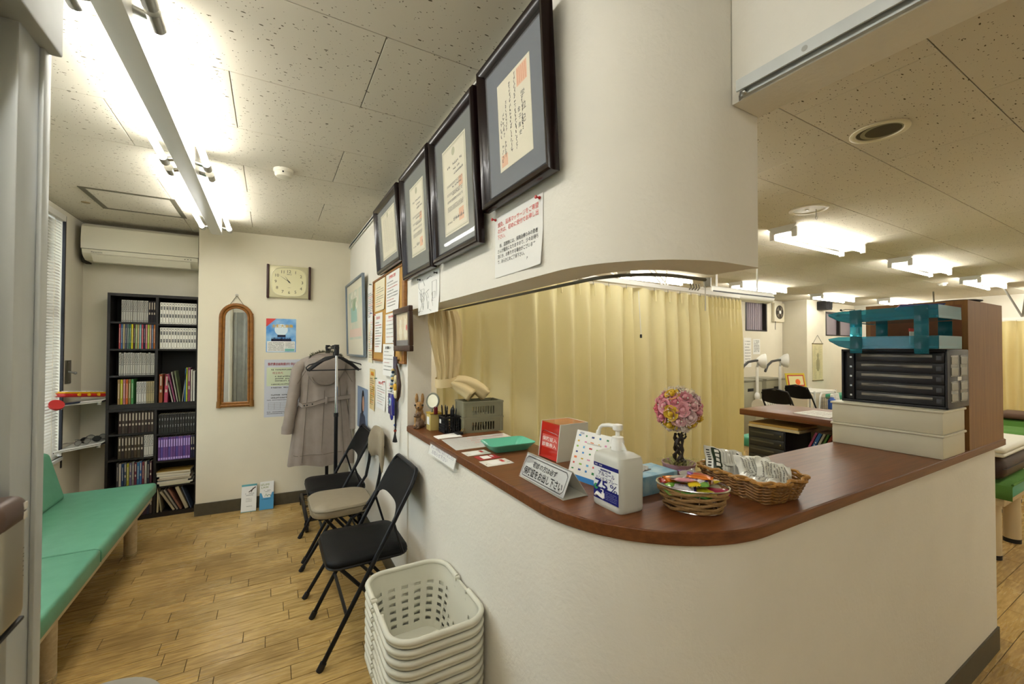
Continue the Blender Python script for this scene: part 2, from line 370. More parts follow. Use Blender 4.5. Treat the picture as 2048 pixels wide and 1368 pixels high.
struct('wall_partition', B().box(XW, XW+.135, YJ, 4.80, 0, ZC), M_WALL)
b = B(); strip(b, bend(XW, .612, .30, YJ, 1.062), .13, 1.605, ZC); struct('wall_header', b, M_WALL)
b = B(); strip(b, bend(XW+.008, .603, .395, YJ, 2.965), .12, 0, .942); b.box(2.845, 2.965, .723, 1.0, 0, .942); struct('wall_counter', b, M_WALL)
b = B(); strip(b, bend(XW+.001, .596, .40, YJ, 2.972), .007, 0, .105); b.box(2.966, 2.973, .60, 1.0, 0, .105); struct('baseboard_counter', b, M_BASE)
struct('baseboard_partition', B().box(XW-.007, XW-.0005, YJ, 4.27, 0, .105), M_BASE)
# beam over the passage, and the door header
struct('wall_beam', B().box(.955, 1.065, YB, .61, 1.985, ZC), M_WALL)
# rooms' outer walls
struct('wall_front', B().box(XL-.15, XR, YB-.15, YB, 0, ZC), M_WALL)
w4 = struct('window_4', B().box(XL-.12, XL-.11, -1.20, -.30, .30, 2.15), mat('window_glass', '#f4f8f8', .05, trans=1, ior=1.01)); _ms = cloth_mat('blind_slat_front', '#e9e5dc', .3)
for k in range(62): obj('blind_slat', B().box(XL-.05, XL-.046, -1.19, -.31, .32+k*.0295, .3475+k*.0295), _ms, w4, smooth=False)
d3 = struct('door_2', B().rbox(-1.30, -.20, YB+.001, YB+.03, 0, 2.1, .004), M_ALUD)
for x in (-1.30, -1.16, -1.02, -.86, -.70, -.48): obj('door_stile', B().rbox(x, x+.05, YB+.03, YB+.055, 0, 2.1, .004), M_ALUD, d3)
struct('wall_right', B().box(XR, XR+.15, YB-.15, YF+.15, 0, ZC), M_WALL)
b = B(); b.box(.79, 8.0, 4.86, 5.0, 0, ZC).box(8.0, 8.72, 4.86, 5.0, 0, 1.77).box(8.0, 8.72, 4.86, 5.0, 2.33, ZC).box(8.72, 9.3, 4.86, 5.0, 0, ZC)
b.box(9.95, 10.3, 4.5, 5.0, 0, ZC).box(10.3, XR, 4.5, 4.65, 0, 1.7).box(10.3, XR, 4.5, 4.65, 2.2, ZC)
struct('wall_treatment', b, M_WALLG)
struct('wall_column', B().rbox(9.32, 9.98, 4.40, 5.0, 0, ZC, .006, 1), M_WALLG)
# counter top
b = B(); 
path = bend(XW-.004, .588, .41, YJ-.001, 3.07, 28); strip(b, path, .372, .942, .975)
ct = obj('countertop', b, M_CTR)
bm = bmesh.new(); bm.from_mesh(ct.data); bmesh.ops.recalc_face_normals(bm, faces=bm.faces); 
ed = [e for e in bm.edges if len(e.link_faces) == 2 and e.calc_face_angle(0) > 1.2 and abs(e.verts[0].co.z-e.verts[1].co.z) < 1e-4]
bmesh.ops.bevel(bm, geom=ed, offset=.003, segments=2, affect='EDGES'); bm.to_mesh(ct.data); bm.free()
tag(ct, 'dark reddish-brown wood laminate counter top curving round the reception corner', 'counter')
# third leg of the reception counter, behind
t = thing('return_counter', 'brown laminate shelf counter with papers, behind the white stacked boxes', 'counter', (2.95, 1.4, 0))
obj('top', B().rbox(2.78, 3.26, .985, 1.735, .955, .995, .004), M_CTRY, t)
obj('back_panel', B().box(3.20, 3.215, 1.0, 1.73, 0, .955), M_WALLG, t)
obj('lower_shelf', B().box(2.76, 3.20, 1.0, 1.73, .56, .585), M_CTRY, t)
for yy in (1.0, 1.71): obj('end_panel', B().box(2.86 if yy > 1.2 else 2.97, 3.06, yy, yy+.02, 0, .56 if yy > 1.2 else .955), M_WALLG, t)
for m_ in (M_WALL,): pass

# ================================================================== lamps of the rooms
def waiting_light():
    t = thing('ceiling_light', 'long white twin-tube batten light on the waiting room ceiling', 'light', (-.375, 2.7, ZC))
    obj('housing', B().rbox(-.412, -.338, -1.25, 4.02, 2.284, ZC, .006), mat('white_enamel', '#dcdcd6', .35), t)
    for x in (-.290, -.462):
        for y0, y1 in ((-1.10, .05), (.20, 1.40), (1.53, 2.60), (2.78, 3.93)):
            obj('tube', B().cyl((x, y0, 2.318), (x, y1, 2.318), .0145, n=14), M_TUBE, t)
            for ya, yb in ((y0-.055, y0+.02), (y1-.02, y1+.055)):
                c = obj('tube_socket', B().cyl((x, ya, 2.318), (x, yb, 2.318), .019, n=16), M_STEEL, t)
                ym = (ya+yb)/2; s = 1 if x > -.375 else -1
                obj('bracket', B().cyl((-.375+s*.03, ym, 2.33), (x, ym, 2.318), .011, n=10), M_STEEL, c)
waiting_light()
def treat_light():
    t = thing('troffer_light', '', 'light', (0, 0, ZC), group='twin-tube ceiling lights of the treatment room')
    we = mat('white_enamel', '#dcdcd6', .35)
    b = B(); P = [(-.115, 0), (-.06, -.055), (.06, -.055), (.115, 0)]
    for x0, x1 in ((-.625, .625),):
        b.add([(x, y, z) for x in (x0, x1) for y, z in P], [(0, 1, 2, 3), (7, 6, 5, 4), (0, 4, 5, 1), (1, 5, 6, 2), (2, 6, 7, 3), (3, 7, 4, 0)])
    obj('reflector', b, we, t, local=True, smooth=False)
    for y in (-.085, .085):
        obj('tube', B().cyl((-.59, y, -.075), (.59, y, -.075), .0145, n=10), M_TUBET, t, local=True)
        for x in (-.60, .60):
            obj('tube_holder', B().rbox(x-.012, x+.012, y-.02, y+.02, -.098, -.02, .006), we, t, local=True)
    return t
tl = treat_light(); first = True
for (x, y, lb) in ((4.22, 1.88, 'white ceiling light with two bright tubes beside the ring-pull hatch'),
                   (6.53, 1.88, 'white twin-tube ceiling light between the ring-pull hatch light and the smoke alarm'),
                   (8.85, 1.88, 'white twin-tube ceiling light above the paired hanging rods'),
                   (11.0, 1.60, 'white twin-tube ceiling light half hidden past the hanging rods'),
                   (1.91, 1.88, 'white twin-tube ceiling light over the reception, hidden behind the curved header'),
                   (2.20, 3.95, 'white twin-tube ceiling light behind the yellow curtains'),
                   (4.22, -.12, 'white twin-tube ceiling light over the front aisle of the treatment room'),
                   (6.53, -.12, 'white twin-tube ceiling light over the front aisle past the second bed'),
                   (8.85, -.12, 'white twin-tube ceiling light over the front aisle near the right wall'),
                   (4.50, 3.95, 'white twin-tube ceiling light glowing under the curved wall header'),
                   (6.62, 3.80, 'white twin-tube ceiling light above the long white ceiling-hung unit'),
                   (9.10, 3.85, 'white twin-tube ceiling light in front of the black wall speaker'),
                   (11.0, 3.55, 'white twin-tube ceiling light seen just over the blue letter trays')):
    M = Matrix.Translation((x, y, ZC))
    if first: tl.matrix_world = M; MW[tl.name] = M; tl['label'] = lb; first = False
    else: dup(tl, M, lb)

# ================================================================== entrance door frame (left, near)
d = struct('door_1', B().rbox(-.460, -.398, 1.092, 1.192, 0, ZC-.002, .004), M_ALU)
obj('door_stop', B().rbox(-.398, -.390, 1.165, 1.195, 0, ZC-.002, .002), M_ALU, d)
obj('door_header', B().rbox(-.465, -.372, .30, 1.19, 1.985, ZC-.002, .004), M_ALUD, d)
obj('door_leaf', B().rbox(-.462, -.424, .25, 1.088, .01, 1.98, .004), mat('door_leaf_grey', '#b4b7a8', .45, .1, noise=.12, nscale=3), d)
lk = obj('door_lock', B().rbox(-.426, -.366, .975, 1.070, .930, 1.143, .02, 4), mat('lock_grey', '#a09a88', .35, .6), d)
obj('lock_cover', B().rbox(-.427, -.3645, .973, 1.072, 1.092, 1.145, .02, 4), mat('lock_brown', '#5a463c', .4, .3), lk)
b = B()
for z in (1.104, 1.120): b.rbox(-.366, -.3635, 1.046, 1.058, z, z+.013, .001, 1)
obj('lock_button', b, mat('lock_button', '#cfc8bb', .5), lk)
text('MIWA', frame((-.3655, 1.048, 1.03), (0, 0, -1), (0, -1, 0)), mat('lock_print', '#6a665c', .6), lk, w=.05)
obj('lock_end', B().rbox(-.425, -.368, .977, 1.068, .926, .933, .003), M_BLACKP, lk)

# ================================================================== window with blinds
w = struct('window_1', B().box(XL-.12, XL-.10, wy0, wy1, wz0, wz1), mat('window_glass', '#f4f8f8', .05, trans=1, ior=1.01))
fr = B()
for y in (wy0, 2.6, 3.45, wy1-.03): fr.box(XL-.135, XL-.085, y, y+.03, wz0, wz1)
fr.box(XL-.135, XL-.085, wy0, wy1, wz0, wz0+.03).box(XL-.135, XL-.085, wy0, wy1, wz1-.03, wz1).box(XL-.135, XL-.085, wy0, wy1, 1.62, 1.68)
obj('window_frame', fr, mat('sash_dark', '#3d3a33', .5, .3), w)
obj('window_sill', B().box(XL-.10, XL+.015, wy0, wy1, wz0-.02, wz0), M_WHITEP, w)
obj('mullion_edge', B().box(XL-.01, XL+.006, wy1-.004, wy1+.012, .52, wz1), M_BLACKP, w)
M_SLAT = cloth_mat('blind_slat', '#ece8de', .28)
def blind():
    t = thing('venetian_blind', 'white horizontal slat venetian blind in the window above the green bench', 'blind', (XL, 3.2, wz0))
    obj('headrail', B().rbox(XL-.045, XL+.012, 2.15, wy1-.012, wz1-.045, wz1-.002, .003), M_SLAT, t)
    me = None; n = 78; z0, z1 = wz0+.02, wz1-.06
    for i in range(n):
        z = z0+(z1-z0)*i/(n-1)
        if me is None:
            b = B(); b.grid(lambda u, v: (-.0125+.025*u, -1.06+2.12*v, .0022*(1-(2*u-1)**2)), 4, 1); b.grid(lambda u, v: (.0125-.025*u, -1.06+2.12*v, .0022*(1-(2*u-1)**2)-.0006), 4, 1)
            o = obj('slat', b, M_SLAT, t); me = o.data
        else: o = obj('slat', None, None, t, mesh=me)
        o.location = (XL-.018, 3.215, z); tl_ = rad(38) if 2.0 < z or z < 1.62 else rad(52)
        o.rotation_euler = (0, tl_+random.Random(i).uniform(-.04, .04), 0)
    for y in (2.4, 3.2, 4.0, 4.16):
        obj('ladder_cord', B().cyl((XL-.004, y, z0-.01), (XL-.004, y, wz1-.04), .0014, n=6), mat('cord_cream', '#d8cdb4', .8), t)
    obj('bottom_rail', B().rbox(XL-.03, XL-.006, 2.155, wy1-.014, z0-.022, z0-.008, .003), M_SLAT, t)
blind()
# window crank plate on the wall
t = thing('wall_plate', 'small dark metal switch plate on the wall above the toy shelf', 'switch', (XL, 4.39, 1.2))
obj('plate', B().rbox(XL-.0005, XL+.008, 4.345, 4.44, 1.125, 1.30, .002), mat('plate_bronze', '#6b665a', .4, .7), t)
obj('lever', B().cyl((XL+.005, 4.39, 1.215), (XL+.04, 4.39, 1.205), .008, .006, n=10).ball((XL+.045, 4.39, 1.204), .011), M_STEEL, t)
for z in (1.14, 1.285): obj('screw', B().cyl((XL+.006, 4.392, z), (XL+.0095, 4.392, z), .004, n=8), M_STEEL, t)

# ================================================================== green bench
M_GREEN = mat('bench_vinyl', '#639f80', .42, noise=.12, nscale=14, bump=.12, bscale=160, col2='#5b9677')
M_BWOOD = wood_mat('bench_wood', '#d6c6a4', '#c0ab86', 60, 1, .5)
def bench():
    t = thing('bench', 'long green vinyl upholstered bench with pale wood frame under the window', 'bench', (-1.0, 2.9, 0))
    Y0, Y1 = 1.30, 3.86; ys = [1.30, 2.06, 2.72, Y1]
    for i in range(3):
        a, c = ys[i], ys[i+1]
        b = B(); b.rbox(-1.215, -.690, a+.0005, c-.0005, .365, .445, .022 if i == 2 else .014, 4)
        obj('seat_cushion', b, M_GREEN, t)
    for y in (2.06, 2.72): obj('seam_piping', B().tube([(-1.10, y, .4455), (-.712, y, .4455), (-.696, y, .438), (-.690, y, .425), (-.690, y, .38)], .0016, 6), mat('bench_seam', '#4f8a6c', .5), t)
    # leaning backrest, wedge shaped in side view
    b = B(); P = [(-1.205, .445), (-1.115, .445), (-1.19, .735), (-1.215, .742), (-1.262, .735), (-1.262, .445)]
    n = len(P); b.add([(x, y, z) for y in (Y0, Y1-.13) for x, z in P], [tuple(range(n)), tuple(range(2*n-1, n-1, -1))]+[(i, i+n, (i+1) % n+n, (i+1) % n) for i in range(n)])
    o = obj('backrest', b, M_GREEN, t, smooth=False)
    md = o.modifiers.new('b', 'BEVEL'); md.width = .02; md.segments = 3; md.limit_method = 'ANGLE'
    obj('frame', B().rbox(-1.20, -.712, Y0+.02, Y1-.025, .325, .366, .004), M_BWOOD, t)
    for y in (2.50, 3.72):
        for x in (-.80, -1.12):
            l = obj('leg', B().cyl((x, y, .018), (x, y, .327), .034, n=20), M_BWOOD, t)
            obj('foot', B().cyl((x, y, 0), (x, y, .02), .0345, n=20).cyl((x, y, .024), (x, y, .029), .035, n=20), M_CHROME, l)
bench()

# ================================================================== air conditioner
def aircon():
    t = thing('air_conditioner', 'cream wall-mounted air conditioner above the bookcase', 'air conditioner', (-.9, 4.6, 2.1))
    M_AC = mat('ac_cream', '#ddd7c0', .3, coat=.2)
    def prof(P, x0, x1):
        n = len(P); b = B(); b.add([(x, y, z) for x in (x0, x1) for y, z in P], [tuple(range(n-1, -1, -1)), tuple(range(n, 2*n))]+[(i, (i+1) % n, (i+1) % n+n, i+n) for i in range(n)]); return b
    P = [(4.655, 2.352), (4.470, 2.352), (4.452, 2.335), (4.442, 2.24), (4.444, 2.162), (4.655, 2.162)]
    obj('front_panel', prof(P, -1.275, -.545), M_AC, t, angle=25)
    P = [(4.655, 2.158), (4.446, 2.158), (4.452, 2.128), (4.475, 2.104), (4.52, 2.082), (4.655, 2.082)]
    lo = obj('body', prof(P, -1.270, -.548), M_AC, t, angle=25)
    P = [(4.449, 2.122), (4.446, 2.119), (4.488, 2.070), (4.503, 2.066), (4.505, 2.072)]
    obj('flap', prof(P, -1.215, -.60), mat('ac_flap', '#e2dcc6', .3), t, angle=25)
    text('Panasonic', frame((-1.215, 4.4445, 2.138), (1, 0, 0), (0, .15, 1)), M_INK, lo, w=.065, align='L')
    b = B()
    for i in range(3): b.box(-.64+i*.02, -.632+i*.02, 4.4455, 4.447, 2.137, 2.143)
    obj('indicator', b, mat('ac_led', '#6b6757', .5), lo)
    obj('shade_strip', B().box(-1.30, -1.27, 4.56, 4.658, 2.07, 2.345), mat('ac_shadow', '#3a362c', .8), t)  # dark box painting the shade in the gap beside the unit
    obj('drain_pipe', B().cyl((-.552, 4.62, 2.0), (-.552, 4.62, 2.09), .014, n=10), M_AC, t)
aircon()

# ================================================================== bookcase and books
def bookcase(z0, z1, rowsL, rowsR, label):
    t = thing('bookcase', label, 'bookcase', (-.83, 4.56, z0))
    X0, X1, Y0, Y1 = -1.125, -.536, 4.478, 4.655
    for x in (X0, X1-.018): obj('side_panel', B().box(x, x+.018, Y0, Y1, z0, z1), M_DARKW, t, smooth=False)
    obj('top_panel', B().box(X0+.018, X1-.018, Y0, Y1, z1-.022, z1), M_DARKW, t, smooth=False)
    obj('base_panel', B().box(X0+.018, X1-.018, Y0+.004, Y1, z0, z0+.035), M_DARKW, t, smooth=False)
    obj('back_panel', B().box(X0+.018, X1-.018, Y1-.006, Y1, z0+.035, z1-.022), mat('case_back', '#12100e', .7), t, smooth=False)
    obj('divider', B().box(-.828, -.810, Y0+.003, Y1-.006, z0+.035, z1-.022), M_DARKW, t, smooth=False)
    for z in rowsL: obj('shelf', B().box(X0+.018, -.828, Y0+.006, Y1-.006, z-.014, z), M_DARKW, t, smooth=False)
    for z in rowsR: obj('shelf', B().box(-.810, X1-.018, Y0+.006, Y1-.006, z-.014, z), M_DARKW, t, smooth=False)
bookcase(.905, 1.832, (1.604, 1.386, 1.172), (1.595, 1.386), 'upper dark brown bookcase with white-spined comics, standing on another bookcase')
bookcase(0, .904, (.704, .504, .286), (.682, .458, .250), 'lower dark brown bookcase with a slumped magazine pile, standing on the floor')
BM = {}
M_PAGES = mat('book_pages', '#d8cfb4', .9)
def book(x, w, z, h, col, label, group, deco=0, tilt=0, y=4.492, dep=.115, rng=None):
    """one upright book; deco: kind of spine print"""
    key = (round(w, 4), round(h, 4), col, deco)
    ms = mat('spine_'+col, col, .55, spec=.3)
    if key not in BM:
        b = B(); b.box(-w/2, w/2, 0, .0012, 0, h, 0).box(-w/2, -w/2+.001, 0, dep, 0, h, 0).box(w/2-.001, w/2, 0, dep, 0, h, 0)
        b.box(-w/2+.001, w/2-.001, .0012, dep-.002, .001, h-.001, 1)
        s = B(); r = random.Random(len(BM))
        def bar(u0, u1, v0, v1): s.box(-w/2+w*u0, -w/2+w*u1, -.0005, 0, h*v0, h*v1)
        if deco == 1:       # white comic with two black title blocks
            bar(.22, .8, .66, .82); bar(.22, .8, .30, .46); bar(.4, .65, .9, .95); bar(.35, .6, .03, .06)
            for v in (.69, .735, .78, .33, .38, .425): s.box(-w*.18, w*.2, -.0007, -.0005, h*v, h*(v+.012), 1)
        elif deco == 2:     # grey comic, slanted title
            for k in range(6): bar(.15+.1*(k % 3), .6+.1*(k % 3), .55+.07*k, .59+.07*k)
            bar(.2, .8, .47, .50); bar(.15, .85, .04, .07)
        elif deco == 3:     # plain coloured spine with fine dotted title
            for k in range(12): bar(.38, .62, .25+.05*k, .275+.05*k)
        elif deco == 4:     # dark comic with pale band
            bar(.25, .75, .36, .46); bar(.3, .7, .6, .93)
        elif deco == 5:     # purple-blue set
            bar(.2, .8, .58, .9); bar(.1, .9, .03, .12)
        BM[key] = (b, s)
    b, s = BM[key]
    if isinstance(b, B):
        o = obj('comic_book', b, [ms, M_PAGES], smooth=False)
        dm = {1: [M_INK, M_PAPER], 2: [M_INKG, M_PAPER], 3: [mat('spine_dots', '#e8e2cf', .7)], 4: [mat('spine_band', '#b9ad98', .7)], 5: [mat('spine_pale', '#b8a0d8', .6)]}.get(deco, [M_INK])
        so = obj('spine_print', s, dm, o, smooth=False) if s.v else None
        if so: so['kind'] = 'stuff'
        BM[key] = (o, so); 
    else:
        o = b.copy(); COL.objects.link(o)
        if s: q = s.copy(); COL.objects.link(q); q.parent = o
    o.location = (x, y, z); o.rotation_euler = (0, tilt, 0)
    return tag(o, label, 'book', group)
def row(x0, x1, z, h, n, cols, label, group, deco, jit=.0, y=4.492):
    rng = random.Random(hash((round(z*1000), n)) % 999); w = (x1-x0)/n
    for i in range(n):
        c = cols[i % len(cols)]
        book(x0+w*(i+.5), w-.0012, z, h+jit*rng.choice((0, .5, 1)), c, label, group, deco, y=y+rng.choice((0, .002, .004)))
G = 'comics in the bookcases'
row(-1.045, -.878, 1.6045, .176, 12, ['#aaa79c'], 'grey-spined comic with slanted title on the top left shelf of the upper bookcase', 'grey comics, top left shelf', 2)
row(-.877, -.830, 1.6045, .176, 3, ['#201a1c'], 'black-spined comic at the end of the top left shelf of the upper bookcase', 'black comics, top left shelf', 4)
row(-.802, -.557, 1.5955, .178, 13, ['#e2dfd2'], 'white-spined comic with black title blocks on the top right shelf of the upper bookcase', 'white comics, top right shelf', 1)
row(-.802, -.557, 1.3865, .178, 13, ['#e2dfd2'], 'white-spined comic with black title blocks on the second right shelf of the upper bookcase', 'white comics, second right shelf', 1)
C2 = ['#a0474a', '#3d5f86', '#a39468', '#4a4d5c', '#5b7068', '#426a4f', '#c9bb1f', '#4b2e2c', '#8fa068', '#a0895c', '#6fa2a4', '#ad4650', '#27243c', '#b36a6e', '#a4b23c', '#b08464', '#51617e', '#b0682c']
nm = ['red', 'blue', 'tan', 'slate', 'grey-green', 'dark green', 'yellow', 'maroon', 'olive', 'ochre', 'turquoise', 'crimson', 'navy', 'pink', 'lime', 'brown', 'steel blue', 'orange']
w_ = (-.83+1.058)/18
for i, c in enumerate(C2): book(-1.058+w_*(i+.5), w_-.0012, 1.3865, .200, c, nm[i]+'-spined comic on the second left shelf of the upper bookcase', 'coloured comics, second left shelf', 3)
row(-1.055, -.832, 1.1725, .176, 16, ['#aeaa9c', '#a8a598', '#b2aea2'], 'pale grey comic on the third left shelf of the upper bookcase', 'grey comics, third left shelf', 2, jit=.008)
for i, (c, n_) in enumerate((('#94784e', 'tan'), ('#b9ae22', 'yellow'), ('#a4696c', 'dusty pink'), ('#b0551f', 'orange'), ('#857242', 'khaki'), ('#4d8a4e', 'green'))):
    book(-1.052+.0165*i, .0152, .9405, .200, c, n_+'-spined comic on the bottom left shelf of the upper bookcase', 'coloured comics, bottom left shelf', 3)
row(-.945, -.884, .9405, .178, 4, ['#bdbab0'], 'white and grey comic beside the green-spined one, upper bookcase bottom shelf', 'white comics, bottom left shelf', 2)
row(-.883, -.832, .9405, .178, 4, ['#a4966e'], 'buff comic at the right end of the bottom left shelf, upper bookcase', 'buff comics, bottom left shelf', 2)
row(-1.052, -.832, .7045, .172, 11, ['#3b2c27', '#453a30', '#3a3129'], 'dark brown comic with pale band on the top left shelf of the lower bookcase', 'dark comics, lower top left', 4)
row(-1.052, -.895, .5045, .176, 8, ['#4c4231', '#3c332c', '#4a3d2c'], 'dark brown comic with pale band on the second left shelf of the lower bookcase', 'dark comics, lower second left', 4)
row(-.893, -.832, .5045, .178, 4, ['#c6c2b4'], 'white comic at the end of the second left shelf of the lower bookcase', 'white comics, lower second left', 2)
for i, (c, n_) in enumerate((('#4a4848', 'charcoal'), ('#b4b0a4', 'white'), ('#243a5c', 'navy'), ('#4b5560', 'slate'), ('#a09a34', 'yellow'), ('#6b6580', 'mauve'), ('#7f7a72', 'grey'), ('#6a3440', 'maroon'), ('#3f7396', 'blue'), ('#41679a', 'cobalt'), ('#6b3038', 'wine'), ('#a8a498', 'pale grey'), ('#2d3038', 'black'), ('#503038', 'plum'))):
    book(-1.052+.0158*i, .0147, .2865, .178 if i % 3 else .186, c, n_+' comic on the third left shelf of the lower bookcase', 'mixed comics, lower third left', 4 if i % 2 else 3)
row(-1.05, -.834, .0355, .20, 12, ['#3a2730', '#2c2c3a', '#463a34'], 'dark comic on the bottom left shelf of the lower bookcase, partly behind the bench', 'dark comics, lower bottom left', 4)
row(-.803, -.557, .6825, .158, 14, ['#34332f'], 'black and white comic on the top right shelf of the lower bookcase', 'black comics, lower top right', 1)
row(-.803, -.588, .4585, .192, 13, ['#6d4a86', '#5a4a90', '#74508c'], 'purple comic on the second right shelf of the lower bookcase', 'purple comics, lower second right', 5)
row(-.586, -.557, .4585, .192, 2, ['#26263a'], 'dark navy comic at the right end of the second shelf, lower bookcase', 'navy comics, lower second right', 4)
# leaning magazines, upper bookcase big right shelf
for x, w, h, c, tl_, l in ((-.790, .024, .235, '#8e4a26', 0, 'thick orange and yellow patterned comic magazine at the left of the tall open shelf'), (-.757, .024, .232, '#a84458', .03, 'thick pink patterned comic magazine beside the orange one'),
                          (-.712, .008, .232, '#b5b0a4', -.19, 'thin grey magazine leaning left on the tall open shelf'), (-.695, .009, .240, '#94506c', -.19, 'thin pink magazine leaning left on the tall open shelf'),
                          (-.678, .008, .255, '#a49e90', -.17, 'pale magazine leaning beside the pink one'), (-.663, .010, .262, '#6d7350', -.14, 'olive magazine leaning on the tall open shelf'),
                          (-.647, .006, .270, '#a9a498', .10, 'grey magazine leaning right on the tall open shelf'), (-.630, .009, .280, '#4b79a0', .02, 'blue-spined magazine on the tall open shelf'),
                          (-.618, .010, .285, '#b7c13c', .0, 'lime-spined magazine on the tall open shelf'), (-.602, .018, .285, '#83455c', .0, 'plum magazine with printed top on the tall open shelf'),
                          (-.585, .012, .270, '#c9c3b2', .0, 'cream magazine beside the plum one'), (-.569, .013, .258, '#d6d2c4', .0, 'white magazine at the right end of the tall open shelf')):
    o = book(x, w, .9405+.0115*0, h, c, l, 'magazines on the tall open shelf', 4 if w > .015 else 0, tilt=tl_, dep=.13)
    o.location.z = .9405+abs(sin(tl_))*w/2
# magazine pile and slumped books, lower bookcase
rng = random.Random(5); z = .2505
for i, (c, w, h) in enumerate((('#7d9a45', .20, .008), ('#b6b4a8', .22, .012), ('#c6c3ba', .20, .016), ('#9db0a8', .21, .010), ('#7a4a32', .22, .012), ('#b5ab98', .20, .016), ('#cdc8ba', .22, .02), ('#a4823c', .225, .018))):
    b = B(); b.box(-w/2, w/2, 0, .15, 0, h); b.box(-w/2+.001, w/2+.002, -.001, .149, h*.15, h*.85, 1)
    o = obj('magazine', b, [mat('mag_'+c, c, .5), M_PAGES], smooth=False); o.location = (-.69+rng.uniform(-.012, .012), 4.475+rng.uniform(0, .014), z); o.rotation_euler = (0, 0, rng.uniform(-.06, .06)); z += h+.0005
    tag(o, 'magazine lying in the flat pile on the third right shelf of the lower bookcase', 'magazine', 'magazines in the flat pile')
for x, w, h, c, tl_, l in ((-.800, .012, .20, '#c9bb93', .02, 'cream book standing at the left of the slumped row, lower bookcase'), (-.776, .007, .205, '#b3a98c', -.10, 'thin buff book leaning at the left of the slumped row'),
                         (-.692, .016, .185, '#a99c7f', -.50, 'grey-buff book slumped low in the bottom right shelf'), (-.668, .013, .195, '#8e8676', -.47, 'grey book slumped in the bottom right shelf'),
                         (-.645, .013, .20, '#8a5f4c', -.45, 'brown book slumped in the bottom right shelf'), (-.605, .024, .20, '#b9ad8c', -.36, 'thick cream book leaning in the bottom right shelf'), (-.578, .009, .195, '#4f5a68', -.33, 'dark blue book leaning at the right of the bottom right shelf')):
    o = book(x, w, .0355, h, c, l, 'slumped books on the bottom right shelf', 0, tilt=tl_, dep=.13)
    o.location.z = .0355+abs(sin(tl_))*w/2

# ================================================================== corner wire shelves with toys
def corner_shelf(z, label):
    t = thing('corner_shelf', label, 'shelf', (-1.22, 4.45, z))
    b = B(); P = [(XL+.004, 4.18), (XL+.004, 4.655), (-1.128, 4.655), (-1.128, 4.40)]
    b.prism(P, z-.010, z); obj('tray', b, mat('shelf_white', '#cfcfc8', .4), t)
    for x, y in ((XL+.02, 4.22), (-1.15, 4.43), (XL+.03, 4.62)): obj('suction_foot', B().cyl((x, y, z-.032), (x, y, z-.010), .011, n=10), M_WHITEP, t)
    obj('lip', B().tube([(XL+.004, 4.18, z+.006), (-1.128, 4.40, z+.006), (-1.128, 4.655, z+.006)], .005), M_WHITEP, t)
    obj('arm', B().cyl((XL+.004, 4.18, z-.004), (XL-.0, 4.18, z-.004), .004).cyl((-1.128, 4.40, z-.006), (-1.128, 4.476, z-.006), .006), M_BLACKP, t)
corner_shelf(.985, 'small white corner shelf holding the toys beside the bookcase')
corner_shelf(.655, 'small white corner shelf holding spectacles, lower one beside the bookcase')
t = thing('toy_keyboard', 'red and yellow toy keyboard lying tilted on the upper corner shelf', 'toy', M=T(-1.238, 4.38, 1.045, 1.0) @ Matrix.Rotation(.10, 4, 'Y'))
M_TR = mat('toy_red', '#b0201c', .35); M_TY = mat('toy_yellow', '#d9a514', .35)
obj('body', B().rbox(-.15, .15, -.045, .045, -.022, .006, .012, 3), M_TR, t, local=True)
obj('top_panel', B().rbox(-.147, .147, -.042, .042, .004, .018, .006), M_TY, t, local=True)
b = B()
for i in range(8): b.box(-.13+i*.032, -.102+i*.032, -.042, .008, .018, .022)
obj('keys', b, M_WHITEP, t, local=True)
obj('speaker_panel', B().rbox(-.10, .12, .014, .038, .017, .021, .002), mat('toy_olive', '#8a8450', .5), t, local=True)
for i in range(3): obj('knob', B().cyl((-.06+i*.07, -.048, -.004), (-.06+i*.07, -.058, -.004), .010, n=12), M_TY, t, local=True)
t = thing('toy_paddle', 'small red round toy paddle leaning off the upper corner shelf', 'toy', (-1.28, 4.14, 1.0))
obj('disc', B().cyl((-1.285, 4.10, .993), (-1.278, 4.09, 1.004), .040, n=24), M_TR, t)
obj('handle', B().tube([(-1.28, 4.15, .995), (-1.25, 4.22, .993), (-1.22, 4.30, .992)], .007), mat('spring_steel', '#5a6a86', .3, .8), t)
def glasses(x, y, z, rz, c, label):
    t = thing('spectacles', label, 'glasses', M=T(x, y, z, rz), group='spectacles on the lower corner shelf')
    b = B()
    for s in (-1, 1):
        b.tube([(s*.035+.026*cos(a), 0, .02+.018*sin(a)) for a in [2*pi*i/14 for i in range(14)]], .0022, 6, closed=True)
        b.tube([(s*.061, 0, .028), (s*.064, .05, .026), (s*.062, .11, .012)], .002, 6)
    b.tube([(-.010, 0, .024), (0, -.002, .027), (.010, 0, .024)], .002, 6)
    obj('spectacle_frame', b, mat('glasses_'+c, c, .3), t, local=True)
    b = B()
    for s in (-1, 1): b.cyl((s*.035, .0005, .02), (s*.035, -.0005, .02), .024, n=14)
    obj('lens', b, mat('lens_'+c, '#3a3a38' if c == '#141312' else '#c9c9c0', .08, trans=.6), t, local=True)
glasses(-1.20, 4.45, .6665, .5, '#141312', 'black-framed spectacles lying on the lower corner shelf')
glasses(-1.22, 4.36, .6665, 1.1, '#54493c', 'pale rimmed spectacles lying on the lower corner shelf')
glasses(-1.19, 4.55, .6665, .1, '#1c1a1e', 'dark spectacles at the back of the lower corner shelf')

